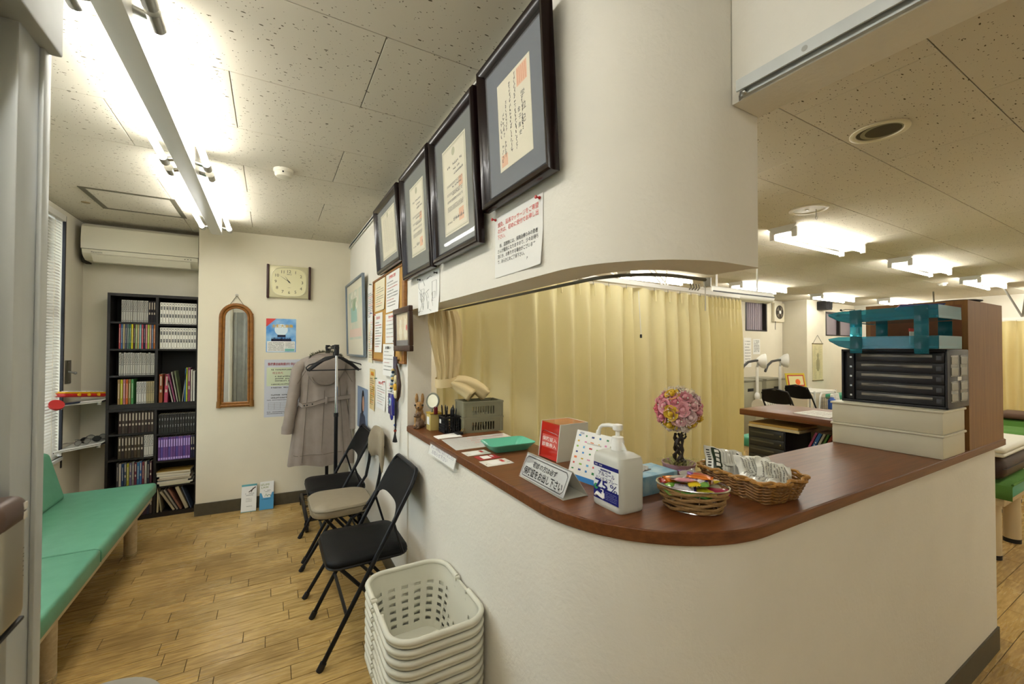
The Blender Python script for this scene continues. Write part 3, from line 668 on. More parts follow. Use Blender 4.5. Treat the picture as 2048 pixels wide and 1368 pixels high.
# ================================================================== ceiling hatch, smoke detector, sprinkler cap
t = thing('ceiling_hatch', 'square access hatch with dark metal frame in the waiting room ceiling', 'hatch', (-.815, 3.84, ZC))
b = B()
for a in ((-1.055, -.575, 3.60, 3.622), (-1.055, -.575, 4.058, 4.08), (-1.055, -1.027, 3.622, 4.058), (-.603, -.575, 3.622, 4.058)): b.box(*a, ZC-.004, ZC+.002)
obj('hatch_frame', b, mat('hatch_metal', '#6f6a58', .5, .5), t); obj('hatch_lid', B().box(-1.024, -.606, 3.625, 4.055, ZC-.0015, ZC+.002), M_TILE, t)
t = thing('smoke_detector', 'white round smoke detector on the waiting room ceiling', 'smoke detector', (.052, 2.69, ZC))
obj('base', B().lathe([(.05, 0), (.05, -.012), (.047, -.016)], 28, M=T(.052, 2.69, ZC)), mat('detector_white', '#e9e3d0', .4), t)
obj('sensor_cap', B().lathe([(.044, -.016), (.044, -.03), (.038, -.04), (.02, -.046), (.005, -.047)], 28, M=T(.052, 2.69, ZC)), mat('detector_white', '#e9e3d0'), t)
obj('indicator', B().box(.045, .053, 2.644, 2.648, ZC-.028, ZC-.02), M_BLACKP, t)
t = obj('round_cover', B().lathe([(.024, 0), (.024, -.004), (.01, -.007)], 16, M=T(-1.12, 3.98, ZC)), mat('cap_brown', '#8d7b56', .5)); tag(t, 'tiny brown round cap on the ceiling beside the metal-framed hatch', 'cover')

# ================================================================== far wall: mirror, clock, posters, leaflets
def stuffed(o): 
    if o is not None: o['kind'] = 'stuff'
    return o
M_RATTAN = mat('rattan', '#9c6425', .45, noise=.35, nscale=40, stretch=(1, 1, .2))
def mirror():
    M = onfar(-.258, 1.332)
    t = thing('wall_mirror', 'tall arch-topped mirror in a bamboo frame hanging on a cord', 'mirror', M=M)
    w, h = .118, .44      # half width, half height
    def arch(w, h, z, n=14):
        p = [(-w-.006, -h, z)]; p += [(-w-.006+.006*i/4, -h+(2*h-w)*i/4, z) for i in range(1, 5)]
        p += [(-w*cos(a), h-w+w*sin(a), z) for a in [pi*i/n for i in range(n+1)]]; p += [(w+.006*i/4, h-w-(2*h-w)*i/4, z) for i in range(0, 5)]
        return p
    obj('frame', B().tube(arch(w-.006, h-.005, .014), .015, 10).tube(arch(w-.029, h-.028, .012), .009, 8), M_RATTAN, t, local=True)
    obj('frame_foot', B().cyl((-w-.006, -h+.012, .014), (w+.006, -h+.012, .014), .015, n=10).cyl((-w+.02, -h+.034, .012), (w-.02, -h+.034, .012), .009, n=8), M_RATTAN, t, local=True)
    for s in (-1, 1): obj('corner_binding', B().cyl((s*(w+.001), -h-.004, .014), (s*(w-.001), -h+.05, .014), .0185, n=12), mat('rattan_dark', '#8a5d22', .5, bump=.5, bscale=200), t, local=True)
    P = arch(w-.028, h-.026, 0); b = B(); b.prism([(x, y) for x, y, _ in P], .004, .009)
    obj('glass', b, mat('mirror_glass', '#e8ecea', .015, 1), t, local=True)
    obj('cord', B().tube([(-.055, h-.016, .014), (0, h+.075, .010)], .0022, 6).tube([(.06, h-.018, .014), (0, h+.075, .010)], .0022, 6), mat('cord_olive', '#6b6246', .8), t, local=True)
    obj('hook', B().tube([(.010*cos(a), h+.078+.010*sin(a), .009) for a in [2*pi*i/12 for i in range(12)]], .002, 6, closed=True), M_STEEL, t, local=True)
    obj('cord_end', B().cyl((.098, h-.055, .02), (.125, h-.085, .022), .004, n=8), M_RATTAN, t, local=True)
mirror()
def clock():
    M = onfar(.139, 1.990)
    t = thing('wall_clock', 'rectangular cream wall clock with dark brown side bars', 'clock', M=M)
    obj('case', B().rbox(-.158, .158, -.143, .143, .004, .028, .006), mat('clock_case', '#cfc8a2', .4, .15), t, local=True)
    for s in (-1, 1): obj('side_bar', B().rbox(s*.166-.010, s*.166+.010, -.150, .150, 0, .040, .006, 3), mat('clock_wood', '#3a1a18', .35), t, local=True)
    def sup(a, z): 
        c, s = cos(a), sin(a); k = 3.6; r = (abs(c/.138)**k+abs(s/.126)**k)**(-1/k); return (r*c, r*s, z)
    P = [sup(2*pi*i/48, 0) for i in range(48)]
    obj('bezel', B().tube([(x, y, .029) for x, y, _ in P], .004, 6, closed=True), mat('clock_bezel', '#dcd6b4', .3, .2), t, local=True)
    dl = obj('dial', B().prism([(x, y) for x, y, _ in P], .028, .0295), mat('clock_dial', '#e7e0b6', .5), t, local=True)
    for i in range(1, 13):
        a = pi/2-2*pi*i/12; k = 2.6; r = (abs(cos(a)/.106)**k+abs(sin(a)/.094)**k)**(-1/k)
        text(str(i), Matrix.Translation((r*cos(a), r*sin(a), .0298)), mat('clock_ink', '#4a4334', .6), dl, h=.026, local=True, name='numeral')
    text('SEIKO', Matrix.Translation((0, .068, .0298)), mat('clock_ink', '#4a4334'), dl, w=.038, local=True)
    text('QUARTZ', Matrix.Translation((0, -.052, .0298)), mat('clock_ink', '#4a4334'), dl, w=.022, local=True)
    def hand(ang, L, w, name, z): obj(name, B().add([(-w*sin(ang), w*cos(ang), z), (w*sin(ang), -w*cos(ang), z), (L*cos(ang), L*sin(ang), z), (-.02*cos(ang), -.02*sin(ang), z)], [(0, 3, 1, 2)]).cyl((0, 0, z-.001), (0, 0, z+.002), .006, n=12), M_BLACKP, t, local=True, smooth=False)
    hand(pi/2+2*pi*(1.13/12), .062, .0032, 'hour_hand', .032); hand(pi/2+2*pi*(9.0/60), .098, .0022, 'minute_hand', .034)
clock()
def flat(b, x0, x1, y0, y1, z, mi=0, M=None): return b.quad((x0, y0, z), (x1, y0, z), (x1, y1, z), (x0, y1, z), mi, M)
def sheet(name, label, cat, M, w, h, m=None, curl=0, group=None):
    """paper sheet, origin at its centre"""
    t = thing(name, label, cat, M=M, group=group)
    b = B(); b.grid(lambda u, v: ((u-.5)*w, (v-.5)*h, .0012+curl*(max(0, u-.6)*max(0, .5-v))*4), 6, 8)
    b.grid(lambda u, v: ((.5-u)*w, (v-.5)*h, .0009+curl*(max(0, .4-u)*max(0, .5-v))*4), 6, 8)
    obj('sheet', b, m or M_PAPER, t, local=True); return t
def lines(t, w, rows, m, seed=1, z=.0022, name='small_print', gap=.25):
    r = random.Random(seed); b = B()
    for x0, x1, y, h in rows: scrib(b, x0, x1, y, h, r, z, gap=gap)
    return stuffed(obj(name, b, m, t, local=True, smooth=False))
# blue concert poster
def bluesky():
    m = mat('poster_sky', '#2f86d8', .4, noise=.2, nscale=9, col2='#a8d4f0')
    t = sheet('poster', 'blue sky event poster with a gold headline on the far wall', 'poster', onfar(.080, 1.509), .236, .300, m)
    b = B(); flat(b, -.110, .110, -.145, -.052, .0020); obj('info_panel', b, M_PAPER, t, local=True)
    r = random.Random(2); b = B()
    for i in range(6): scrib(b, -.100, .02, -.066-i*.013, .007, r, .0026)
    for i in range(4): scrib(b, .035, .104, -.066-i*.013, .006, r, .0026)
    stuffed(obj('small_print', b, M_INK, t, local=True, smooth=False))
    b = B(); flat(b, .030, .106, -.143, -.118, .0027); obj('footer_box', b, mat('poster_teal', '#7fc0b8', .6), t, local=True)
    obj('sun', B().cyl((0, .052, .0016), (0, .052, .0019), .052, n=28), mat('poster_sun', '#dfeef8', .6), t, local=True)
    text('太鼓大演奏', Matrix.Translation((.01, .085, .0025)), mat('poster_gold', '#d9b04a', .5), t, w=.17, h=.030, bold=.02, local=True, name='headline')
    b = B(); b.add([(-.118, .150, .0024), (-.118, .075, .0024), (-.04, .150, .0024)], [(0, 1, 2)]); obj('corner_flash', b, mat('poster_red', '#d84a48', .6), t, local=True)
    b = B(); r = random.Random(4)
    for k in range(3):
        for i in range(16): b.cyl((-.075+i*.0098+r.uniform(-.002, .002), -.046+k*.011, .0021), (-.075+i*.0098, -.046+k*.011, .0026), .0052, n=6)
    flat(b, -.078, .080, -.052, -.030, .0020); flat(b, -.03, .035, -.015, .006, .0021)
    stuffed(obj('group_photo', b, mat('poster_crowd', '#1d2340', .7), t, local=True, smooth=False))
bluesky()
def reform():
    m = mat('poster_pale', '#cfd2da', .6)
    t = sheet('poster', 'pale lilac printed notice with red heading behind the hanging coat', 'poster', onfar(.125, 1.038), .345, .510, m)
    b = B(); flat(b, -.155, .165, .02, .185, .0018); obj('green_panel', b, mat('poster_greenish', '#d3dcbc', .6), t, local=True)
    text('医療費支給制度が便利になります', Matrix.Translation((.005, .215, .0022)), mat('ink_crimson', '#a8323c', .6), t, w=.30, h=.026, bold=.012, local=True, name='headline')
    lines(t, .3, [(-.09, .12, y, .012) for y in (.105, .085, .065)]+[(-.12, .12, y, .012) for y in (.165, .035, .005, -.06, -.085)]+[(-.15, .14, y, .008) for y in (-.105, -.21, -.225)], M_INK, 3)
    text('埼玉県内', Matrix.Translation((-.07, .135, .0022)), mat('ink_crimson', '#a8323c'), t, w=.08, local=True, name='heading')
    b = B(); 
    for i in range(5): flat(b, -.14, .14, -.130-i*.015, -.1288-i*.015, .0024)
    for i in range(7): flat(b, -.14+i*.0466, -.1388+i*.0466, -.19, -.1288, .0024)
    stuffed(obj('table_rules', b, M_INKG, t, local=True, smooth=False))
reform()
def leaflet(x, y, lean, w, h, label, law):
    M = frame((x, y, .002), (1, -.059, 0), (0, sin(lean), cos(lean)))
    t = thing('leaflet_holder', label, 'leaflets', M=M)
    b = B(); b.rbox(-w/2, w/2, 0, h, -.012, 0, .0015, 1); obj('stack', b, M_PAPER, t, local=True, smooth=False)
    r = random.Random(7)
    if law:
        b = B(); blue = mat('leaflet_blue', '#4a97c4', .5); flat(b, -w/2, w/2, 0, h*.42, .0006); b.add([(-w/2, h*.42, .0006), (-w*.25, h*.42, .0006), (-w*.38, h*.6, .0006), (-w/2, h*.6, .0006)], [(0, 1, 2, 3)]); b.add([(w*.25, h*.42, .0006), (w/2, h*.42, .0006), (w/2, h*.6, .0006), (w*.38, h*.6, .0006)], [(0, 1, 2, 3)])
        obj('cover_colour', b, blue, t, local=True, smooth=False)
        text('IZUMI\nLAW', Matrix.Translation((-w*.14, h*.84, .001)), mat('leaflet_olive', '#8f9a4e', .6), t, w=w*.6, h=h*.17, local=True, name='title')
        b = B(); scrib(b, -w*.2, w*.25, h*.68, .006, r, .001); scrib(b, -w*.12, w*.2, h*.63, .005, r, .001); scrib(b, -w*.35, w*.3, h*.37, .005, r, .001)
        stuffed(obj('small_print', b, M_INK, t, local=True, smooth=False))
        obj('drawing', B().tube([(-.015, h*.46, .001), (-.005, h*.56, .001), (.004, h*.47, .001)], .0016, 5).tube([(.006, h*.46, .001), (.012, h*.52, .001), (.03, h*.50, .001), (.03, h*.46, .001)], .0018, 5), mat('leaflet_green', '#3f7a46', .6), t, local=True)
    else:
        b = B(); flat(b, -w/2, w/2, h*.93, h, .0006); flat(b, -w/2, w/2, 0, h*.02, .0006); obj('cover_band', b, mat('leaflet_teal', '#5fa5ad', .5), t, local=True)
        b = B(); b.add([(-w*.05, h*.72, .001), (w*.4, h*.9, .001), (w*.45, h*.87, .001), (.0, h*.70, .001)], [(0, 1, 2, 3)]); b.add([(w*.1, h*.70, .0012), (w*.16, h*.70, .0012), (w*.3, h*.86, .0012), (w*.24, h*.86, .0012)], [(0, 1, 2, 3)])
        obj('photo', b, mat('leaflet_dark', '#4a3a30', .6), t, local=True, smooth=False)
        b = B(); scrib(b, -w*.25, w*.35, h*.66, .007, r, .001); scrib(b, -w*.2, w*.3, h*.60, .007, r, .001)
        for k in range(3): scrib(b, -w*.2, w*.2, h*(.48-.05*k), .004, r, .001)
        scrib(b, -w*.2, w*.25, h*.2, .006, r, .001); stuffed(obj('small_print', b, M_INKG, t, local=True, smooth=False))
leaflet(-.152, 4.245, .30, .112, .225, 'white leaflet stack with teal top edge leaning on the far baseboard', False)
leaflet(-.020, 4.235, .30, .106, .232, 'white and sky-blue leaflet stack leaning on the far baseboard', True)

# ================================================================== partition wall: picture rail and framed certificates
t = thing('picture_rail', 'white picture rail along the top of the partition wall', 'rail', (XW-.01, 2.0, 2.36))
obj('rail', B().box(XW-.012, XW, .93, 4.28, 2.355, 2.372).box(XW-.012, XW-.009, .93, 4.28, 2.345, 2.372), M_WHITEP, t)
obj('slider', B().box(XW-.016, XW-.008, 1.48, 1.495, 2.34, 2.36), M_STEEL, t)
M_FRAME = mat('frame_mahogany', '#1a0c0d', .22, coat=.15, noise=.3, nscale=20, spec=.35)
M_PGLASS = mat('picture_glass', '#ffffff', .02, alpha=.10, spec=1.0)
def certificate(y0, y1, z0, z1, lean, matc, pw, ph, label, kind, seed):
    yc = (y0+y1)/2; w = abs(y1-y0); h = z1-z0
    M = frame((XW-.018, yc, z0), (0, -1, 0), (-lean, 0, h))
    t = thing('framed_certificate', label, 'picture frame', M=M, group=None)
    b = B(); fw = .036; P = [(0, 0), (0, .022), (.008, .030), (.020, .028), (fw-.006, .016), (fw, .012), (fw, 0)]
    C = [(-w/2, 0), (w/2, 0), (w/2, h), (-w/2, h)]; D = [(1, 1), (-1, 1), (-1, -1), (1, -1)]
    for i in range(4):
        a, c = C[i], C[(i+1) % 4]; da, dc = D[i], D[(i+1) % 4]; n = len(P)
        vs = [(a[0]+da[0]*p, a[1]+da[1]*p, q) for p, q in P]+[(c[0]+dc[0]*p, c[1]+dc[1]*p, q) for p, q in P]
        bb = B(); bb.add(vs, [(k, k+n, (k+1) % n+n, (k+1) % n) for k in range(n)]+[tuple(range(n)), tuple(range(2*n-1, n-1, -1))])
        obj('frame_bar', bb, M_FRAME, t, local=True, angle=50)
    obj('backing', B().box(-w/2+.03, w/2-.03, .03, h-.03, .001, .004), M_BLACKP, t, local=True)
    obj('mat_board', B().box(-w/2+fw-.004, w/2-fw+.004, fw-.004, h-fw+.004, .004, .0065), mat('mat_'+matc, matc, .8), t, local=True)
    cy = h*.5
    pp = obj('certificate', B().box(-pw/2, pw/2, cy-ph/2, cy+ph/2, .0065, .0075), mat('cert_'+str(kind), '#ece4c8', .7, noise=.05, nscale=8), t, local=True)
    r = random.Random(seed); z = .0080
    if kind == 0:      # brush-written degree, vertical columns
        for s_, x, y, hh, vv in (('学位記', pw*.28, cy+ph*.02, ph*.40, 1), ('金子清史', pw*.16, cy-ph*.10, ph*.34, 1)):
            n = len(s_)
            for i, ch in enumerate(s_): text(ch, Matrix.Translation((x+(.004 if i % 2 else 0), y+hh/2-hh*(i+.5)/n, z)), M_INK, pp, h=hh/n*.62, local=True, name='character', dz=0)
        b = B(); 
        for x, ya, yb, g in ((-.02, .40, -.38, .010), (.01*pw/.2, .44, -.36, .010), (-.048, .24, -.08, .008), (-.066, .12, -.12, .011), (-.082, .06, -.14, .010), (.05, .12, -.22, .005), (-.058, -.2, -.36, .012), (-.078, -.24, -.40, .012)):
            y = cy+ph*ya; x *= pw/.2
            while y > cy+ph*yb:
                for k in range(3):
                    u = r.uniform(-g*.5, g*.2); v = r.uniform(-g*.4, g*.4); L_ = g*r.uniform(.3, .8)
                    if k % 2: b.quad((x+u, y+v, z), (x+u+L_, y+v+L_*.2, z), (x+u+L_, y+v+L_*.2+.0020, z), (x+u, y+v+.0020, z))
                    else: b.quad((x+u, y+v-L_/2, z), (x+u+.0020, y+v-L_/2, z), (x+u+.0024, y+v+L_/2, z), (x+u, y+v+L_/2, z))
                y -= g*1.12
        stuffed(obj('brush_writing', b, M_INK, pp, local=True, smooth=False))
        b = B(); sq = lambda cx, cyy, s: [flat(b, cx-s, cx+s, cyy-s, cyy+s, z-.0002)]
        flat(b, pw*.12, pw*.42, cy+ph*.27, cy+ph*.27+pw*.28, z-.0002); obj('seal', b, mat('seal_orange', '#eab68e', .7), pp, local=True, smooth=False)
        b = B(); 
        for i in range(5): flat(b, pw*(.15+.055*i), pw*(.165+.055*i), cy+ph*.285, cy+ph*.27+pw*.255, z)
        b2 = B(); flat(b2, -pw*.44, -pw*.24, cy-ph*.46, cy-ph*.46+pw*.19, z-.0002); obj('seal', b2, mat('seal_orange', '#eab68e'), pp, local=True, smooth=False)
        stuffed(obj('seal_lines', b, mat('seal_dark', '#d98a5e', .7), pp, local=True, smooth=False))
    else:
        b = B()   # printed border
        for k, (o_, wd) in enumerate(((.006, .004), (.013, .0012))):
            for (xa, xb, ya, yb) in ((-pw/2+o_, pw/2-o_, cy-ph/2+o_, cy-ph/2+o_+wd), (-pw/2+o_, pw/2-o_, cy+ph/2-o_-wd, cy+ph/2-o_), (-pw/2+o_, -pw/2+o_+wd, cy-ph/2+o_, cy+ph/2-o_), (pw/2-o_-wd, pw/2-o_, cy-ph/2+o_, cy+ph/2-o_)): flat(b, xa, xb, ya, yb, z)
        b.cyl((0, cy+ph*.40, z-.0002), (0, cy+ph*.40, z), .016, n=16)
        stuffed(obj('ornament_border', b, mat('cert_green', '#b9b692', .7), pp, local=True, smooth=False))
        b = B()
        if kind == 1:
            scrib(b, -pw*.28, pw*.34, cy+ph*.26, .011, r, z); scrib(b, -pw*.02, pw*.24, cy+ph*.20, .009, r, z); scrib(b, 0, pw*.38, cy+ph*.15, .010, r, z)
            for y in (.06, .045, -.04, -.055, -.12, -.135, -.19, -.205, -.22, -.235): scrib(b, -pw*.33, pw*.33, cy+ph*y, .004, r, z)
            for y in (.015, -.07): scrib(b, -pw*.1, pw*.3, cy+ph*y, .009, r, z)
            scrib(b, -pw*.1, pw*.36, cy-ph*.35, .016, r, z); scrib(b, -pw*.36, -pw*.16, cy-ph*.37, .007, r, z)
            q = B(); flat(q, pw*.14, pw*.34, cy-ph*.41, cy-ph*.41+pw*.2, z-.0002); obj('seal', q, mat('seal_orange', '#eab68e'), pp, local=True, smooth=False)
            q = B(); flat(q, pw*.18, pw*.34, cy-ph*.04, cy-ph*.04+pw*.16, z-.0002); obj('seal', q, mat('seal_orange', '#eab68e'), pp, local=True, smooth=False)
        else:
            for i in range(9): 
                y = cy+ph*.36; x = pw*(.34-.08*i)
                while y > cy-ph*.36: flat(b, x-.002, x+.002, y-.004, y, z); y -= .007
        stuffed(obj('printed_lines', b, M_INKG, pp, local=True, smooth=False))
    obj('glass', B().box(-w/2+fw-.005, w/2-fw+.005, fw-.005, h-fw+.005, .0105, .0115), M_PGLASS, t, local=True)
certificate(.871, 1.272, 1.855, 2.318, .026, '#424d58', .190, .268, 'dark framed degree with blue-grey mat and orange seal, over the red-pinned notice', 0, 11)
certificate(1.304, 1.761, 1.763, 2.300, .028, '#51564c', .235, .345, 'dark framed printed certificate with a lamp reflected low in its glass', 1, 12)
certificate(1.789, 2.244, 1.760, 2.308, .028, '#585c50', .215, .345, 'dark framed printed certificate hanging over the hand-drawn map', 1, 13)
certificate(2.313, 2.880, 1.885, 2.312, .030, '#696c66', .33, .28, 'dark framed yellowed certificate hanging over the cork board', 2, 14)

# push pins
PINM = {}
def pin(y, z, c, label, x=XW, grp=None):
    m = mat('pin_'+c, c, .3)
    o = obj('push_pin', B().lathe([(.0045, .001), (.0048, .003), (.0026, .005), (.0026, .011), (.0052, .013), (.0048, .016), (.002, .0165)], 10), m)
    o.matrix_world = onwall(y, z, x-.001); tag(o, label, 'pin', grp); return o
# notice with red heading
t = sheet('notice', 'white notice with red and black text, held by two red pins', 'notice', onwall(1.115, 1.735, XW-.001), .288, .200, curl=.01)
for i, s_ in enumerate(('鍼灸、延長マッサージをご希望', 'の方は、初めに受付でお申し出', '下さい。')):
    text(s_, Matrix.Translation((-.122, .072-.0205*i, .0022)), M_RED, t, h=.0165 if i < 2 else .015, w=(.245, .245, .05)[i], align='L', local=True, bold=.002)
for i, s_ in enumerate(('尚、混雑時には、保険治療のみの患者', 'さんが優先になりますので、少々お待ち', '頂くか、お断りする場合がございますの', 'で、あらかじめご了承下さい。')):
    text(s_, Matrix.Translation((-.122 if i else -.108, .002-.0175*i, .0022)), M_INK, t, h=.0135, w=(.228, .245, .243, .17)[i], align='L', local=True, bold=.002)
text('院長', Matrix.Translation((.075, -.071, .0022)), M_INK, t, h=.0135, local=True, bold=.002)
pin(.985, 1.823, '#b81f1a', 'red push pin at the upper right corner of the red-headed notice', XW-.002); pin(1.252, 1.830, '#b81f1a', 'red push pin at the upper left corner of the red-headed notice', XW-.002)
# hand-drawn map
t = sheet('map_sheet', 'white sheet with a hand-drawn line map pinned under the certificates', 'map', onwall(1.955, 1.662, XW-.001), .315, .195, curl=.008)
r = random.Random(9); b = B()
for k in range(13):
    x, y = r.uniform(-.13, .13), r.uniform(-.08, .08); p = [(x, y, .0022)]
    for j in range(3):
        x += r.uniform(-.05, .05); y += r.uniform(-.04, .04); p.append((max(-.145, min(.145, x)), max(-.085, min(.085, y)), .0022))
    b.tube(p, .0006, 4)
for x0, x1, y0, y1 in ((.06, .12, -.04, .05), (-.10, -.06, -.03, .03), (.07, .10, -.03, 0)): b.tube([(x0, y0, .0022), (x1, y0, .0022), (x1, y1, .0022), (x0, y1, .0022)], .0006, 4, closed=True)
stuffed(obj('map_lines', b, M_INKG, t, local=True)); 
pin(1.83, 1.742, '#1c1c1e', 'black push pin near the right of the line map', XW-.002); pin(2.075, 1.744, '#1c1c1e', 'black push pin at the left of the line map', XW-.002)
# framed flower picture in the corner
def picture():
    M = frame((XW-.008, 3.83, 1.325), (0, -1, 0), (-.02, 0, .66)); w, h = .84, .66
    t = thing('framed_picture', 'large pale pastel flower picture in a thin blue-grey frame near the coat rack', 'picture frame', M=M)
    m = mat('frame_bluegrey', '#7d8a97', .35, .4)
    for a in ((-w/2, w/2, 0, .018), (-w/2, w/2, h-.018, h), (-w/2, -w/2+.018, .018, h-.018), (w/2-.018, w/2, .018, h-.018)): obj('frame_bar', B().rbox(*a, 0, .022, .003), m, t, local=True)
    obj('mat_board', B().box(-w/2+.016, w/2-.016, .016, h-.016, .002, .008), mat('mat_cream', '#e6dfc6', .8), t, local=True)
    pm = mat('pastel_print', '#b9cdb8', .7, noise=.2, nscale=5, col2='#e6d9c0'); pr_ = obj('print', B().box(-w/2+.11, w/2-.11, .15, h-.09, .008, .009), pm, t, local=True)
    b = B(); b.rbox(-.20, .10, .30, .43, .009, .0095, .0002, 1); obj('vase_shape', b, mat('pastel_teal', '#8fc0b4', .7), pr_, local=True)
    obj('ground_shape', B().box(-w/2+.13, w/2-.13, .17, .24, .009, .0094), mat('pastel_pink', '#e8cbb8', .7), pr_, local=True)
    r = random.Random(1); b = B()
    for k in range(16): b.ball((r.uniform(-.18, .16), r.uniform(.42, .55), .0095), r.uniform(.012, .026), 10, 6, sc=(1, 1, .05))
    obj('flower_shapes', b, mat('pastel_white', '#ecebd8', .7), pr_, local=True)['kind'] = 'stuff'
    b = B()
    for k in range(14): x = r.uniform(-.16, .14); b.tube([(x*.3-.04, .40, .0096), (x, .5, .0096)], .0025, 4)
    obj('leaf_shapes', b, mat('pastel_green', '#8fae84', .7), pr_, local=True)['kind'] = 'stuff'
    obj('glass', B().box(-w/2+.015, w/2-.015, .015, h-.015, .012, .013), M_PGLASS, t, local=True)
picture(); pin(3.72, 1.99, '#2a2824', 'dark pin above the pastel flower picture')
# cork board with notices
def corkboard():
    M = onwall(2.735, 1.31, XW-.001); w, h = .84, .57
    t = thing('cork_board', 'tan cork notice board in a wooden frame crowded with printed sheets', 'notice board', M=M)
    obj('cork', B().box(-w/2+.01, w/2-.01, .01, h-.01, 0, .010), mat('cork', '#c99b52', .9, noise=.25, nscale=200), t, local=True)
    m = wood_mat('board_frame', '#a5713a', '#7d4f22', 50, 1, .5)
    for a in ((-w/2, w/2, 0, .014), (-w/2, w/2, h-.014, h), (-w/2, -w/2+.014, .014, h-.014), (w/2-.045, w/2, .014, h-.014)): obj('frame_bar', B().rbox(*a, 0, .018, .002), m, t, local=True)
corkboard()
def notice(y0, y1, z0, z1, label, head, rows, seed, m=None, x=XW-.012, headc=None, tilt=0):
    t = sheet('notice', label, 'notice', onwall((y0+y1)/2, (z0+z1)/2, x) @ Matrix.Rotation(tilt, 4, 'Z'), abs(y1-y0), z1-z0, m, curl=.006)
    w, h = abs(y1-y0), z1-z0
    if head: text(head, Matrix.Translation((0, h*.38, .0022)), headc or M_RED, t, w=w*.5, h=h*.09, local=True, bold=.01, name='heading')
    r = random.Random(seed); b = B(); c = B()
    for i in range(rows):
        y = h*(.26-.68*i/rows)
        (scrib if True else 0)(c if (seed+i) % 4 == 0 else b, -w*.40, w*(.40 if i % 3 else .1), y, h*.028, r, .0022)
    stuffed(obj('printed_lines', b, M_INKG, t, local=True, smooth=False))
    if c.v: stuffed(obj('red_lines', c, M_RED, t, local=True, smooth=False))
    return t
notice(2.80, 3.09, 1.655, 1.865, 'cream lined form sheet at the upper left of the cork board', None, 9, 1, M_CREAMP)
notice(2.44, 2.76, 1.625, 1.870, 'white timetable sheet with red heading at the upper right of the cork board', '診療時間のご案内', 9, 2)
notice(2.86, 3.10, 1.370, 1.640, 'narrow white notice with red heading at the lower left of the cork board', '休診日のお知らせ', 10, 3)
notice(2.45, 2.77, 1.430, 1.615, 'white notice with red heading at the lower right of the cork board', '受付時間', 5, 4)
notice(2.52, 2.80, 1.225, 1.425, 'white notice hanging off the lower edge of the cork board', 'お願い', 6, 5, x=XW-.020, headc=M_INK)
notice(3.18, 3.40, 1.600, 1.880, 'white notice pinned on the wall between the flower picture and the cork board', None, 13, 6, x=XW-.001)
notice(3.12, 3.20, 1.395, 1.660, 'narrow white paper strip at the left edge of the cork board', None, 14, 7, x=XW-.022)
notice(3.20, 3.37, 1.290, 1.585, 'pale yellow notice with an orange mark below the wall notice', None, 12, 8, M_CREAMP, x=XW-.001)
t = notice(3.125, 3.315, .945, 1.245, 'buff flyer with yellow top hung over the small portrait poster', '体操', 13, 9, mat('flyer_buff', '#dcc48e', .7), x=XW-.001)
b = B(); flat(b, -.05, .06, .10, .13, .0021); obj('yellow_tab', b, mat('flyer_yellow', '#e8c71f', .6), t, local=True)
b = B(); flat(b, -.06, -.03, -.11, .0, .0021); flat(b, .02, .06, -.06, .03, .0021); obj('picture_patch', b, mat('flyer_gold', '#cfa33c', .6), t, local=True)
notice(2.80, 3.07, .985, 1.185, 'white notice with a red heading on the wall above the beige chair', '院内', 8, 10, x=XW-.001)
notice(2.535, 2.765, .985, 1.195, 'white notice with a red heading beside the blue eye charm', '注意', 8, 12, x=XW-.001)
for y, z, c, l in ((3.06, 1.185, '#1e6a3c', 'green pin on the notice above the beige chair'), (2.82, 1.178, '#a8231c', 'red pin on the notice above the beige chair'), (3.03, 1.63, '#c23a1c', 'red pin on the narrow notice of the cork board'), (2.48, 1.44, '#1c1c1e', 'black pin by the lower edge of the cork board'), (3.14, 1.65, '#2a4f9c', 'blue pin on the narrow paper strip'), (3.27, 1.875, '#2a6a4c', 'green pin on the wall notice beside the flower picture')):
    pin(y, z, c, l, XW-.002 if z < 1.2 or y > 3.2 else XW-.02)
# small portrait poster (low, by the coat)
t = sheet('poster', 'small blue-grey portrait photo poster low on the wall beside the coat', 'poster', onwall(3.60, .905, XW-.001), .44, .345, mat('poster_bluegrey', '#8d9fb8', .5, noise=.15, nscale=6))
obj('hair_shape', B().ball((.03, .06, .002), .085, 18, 10, sc=(.7, 1.1, .01)).ball((-.0, .0, .002), .07, 14, 8, sc=(.6, 1.2, .01)), mat('portrait_hair', '#2a2220', .7), t, local=True)
obj('face_shape', B().ball((.045, .045, .0026), .06, 18, 10, sc=(.62, 1.05, .01)), mat('portrait_skin', '#c99a80', .7), t, local=True)
obj('suit_shape', B().add([(-.14, -.17, .0024), (.18, -.17, .0024), (.12, -.05, .0024), (.02, -.02, .0024), (-.08, -.05, .0024)], [(0, 1, 2, 3, 4)]), mat('portrait_suit', '#3b4254', .7), t, local=True)
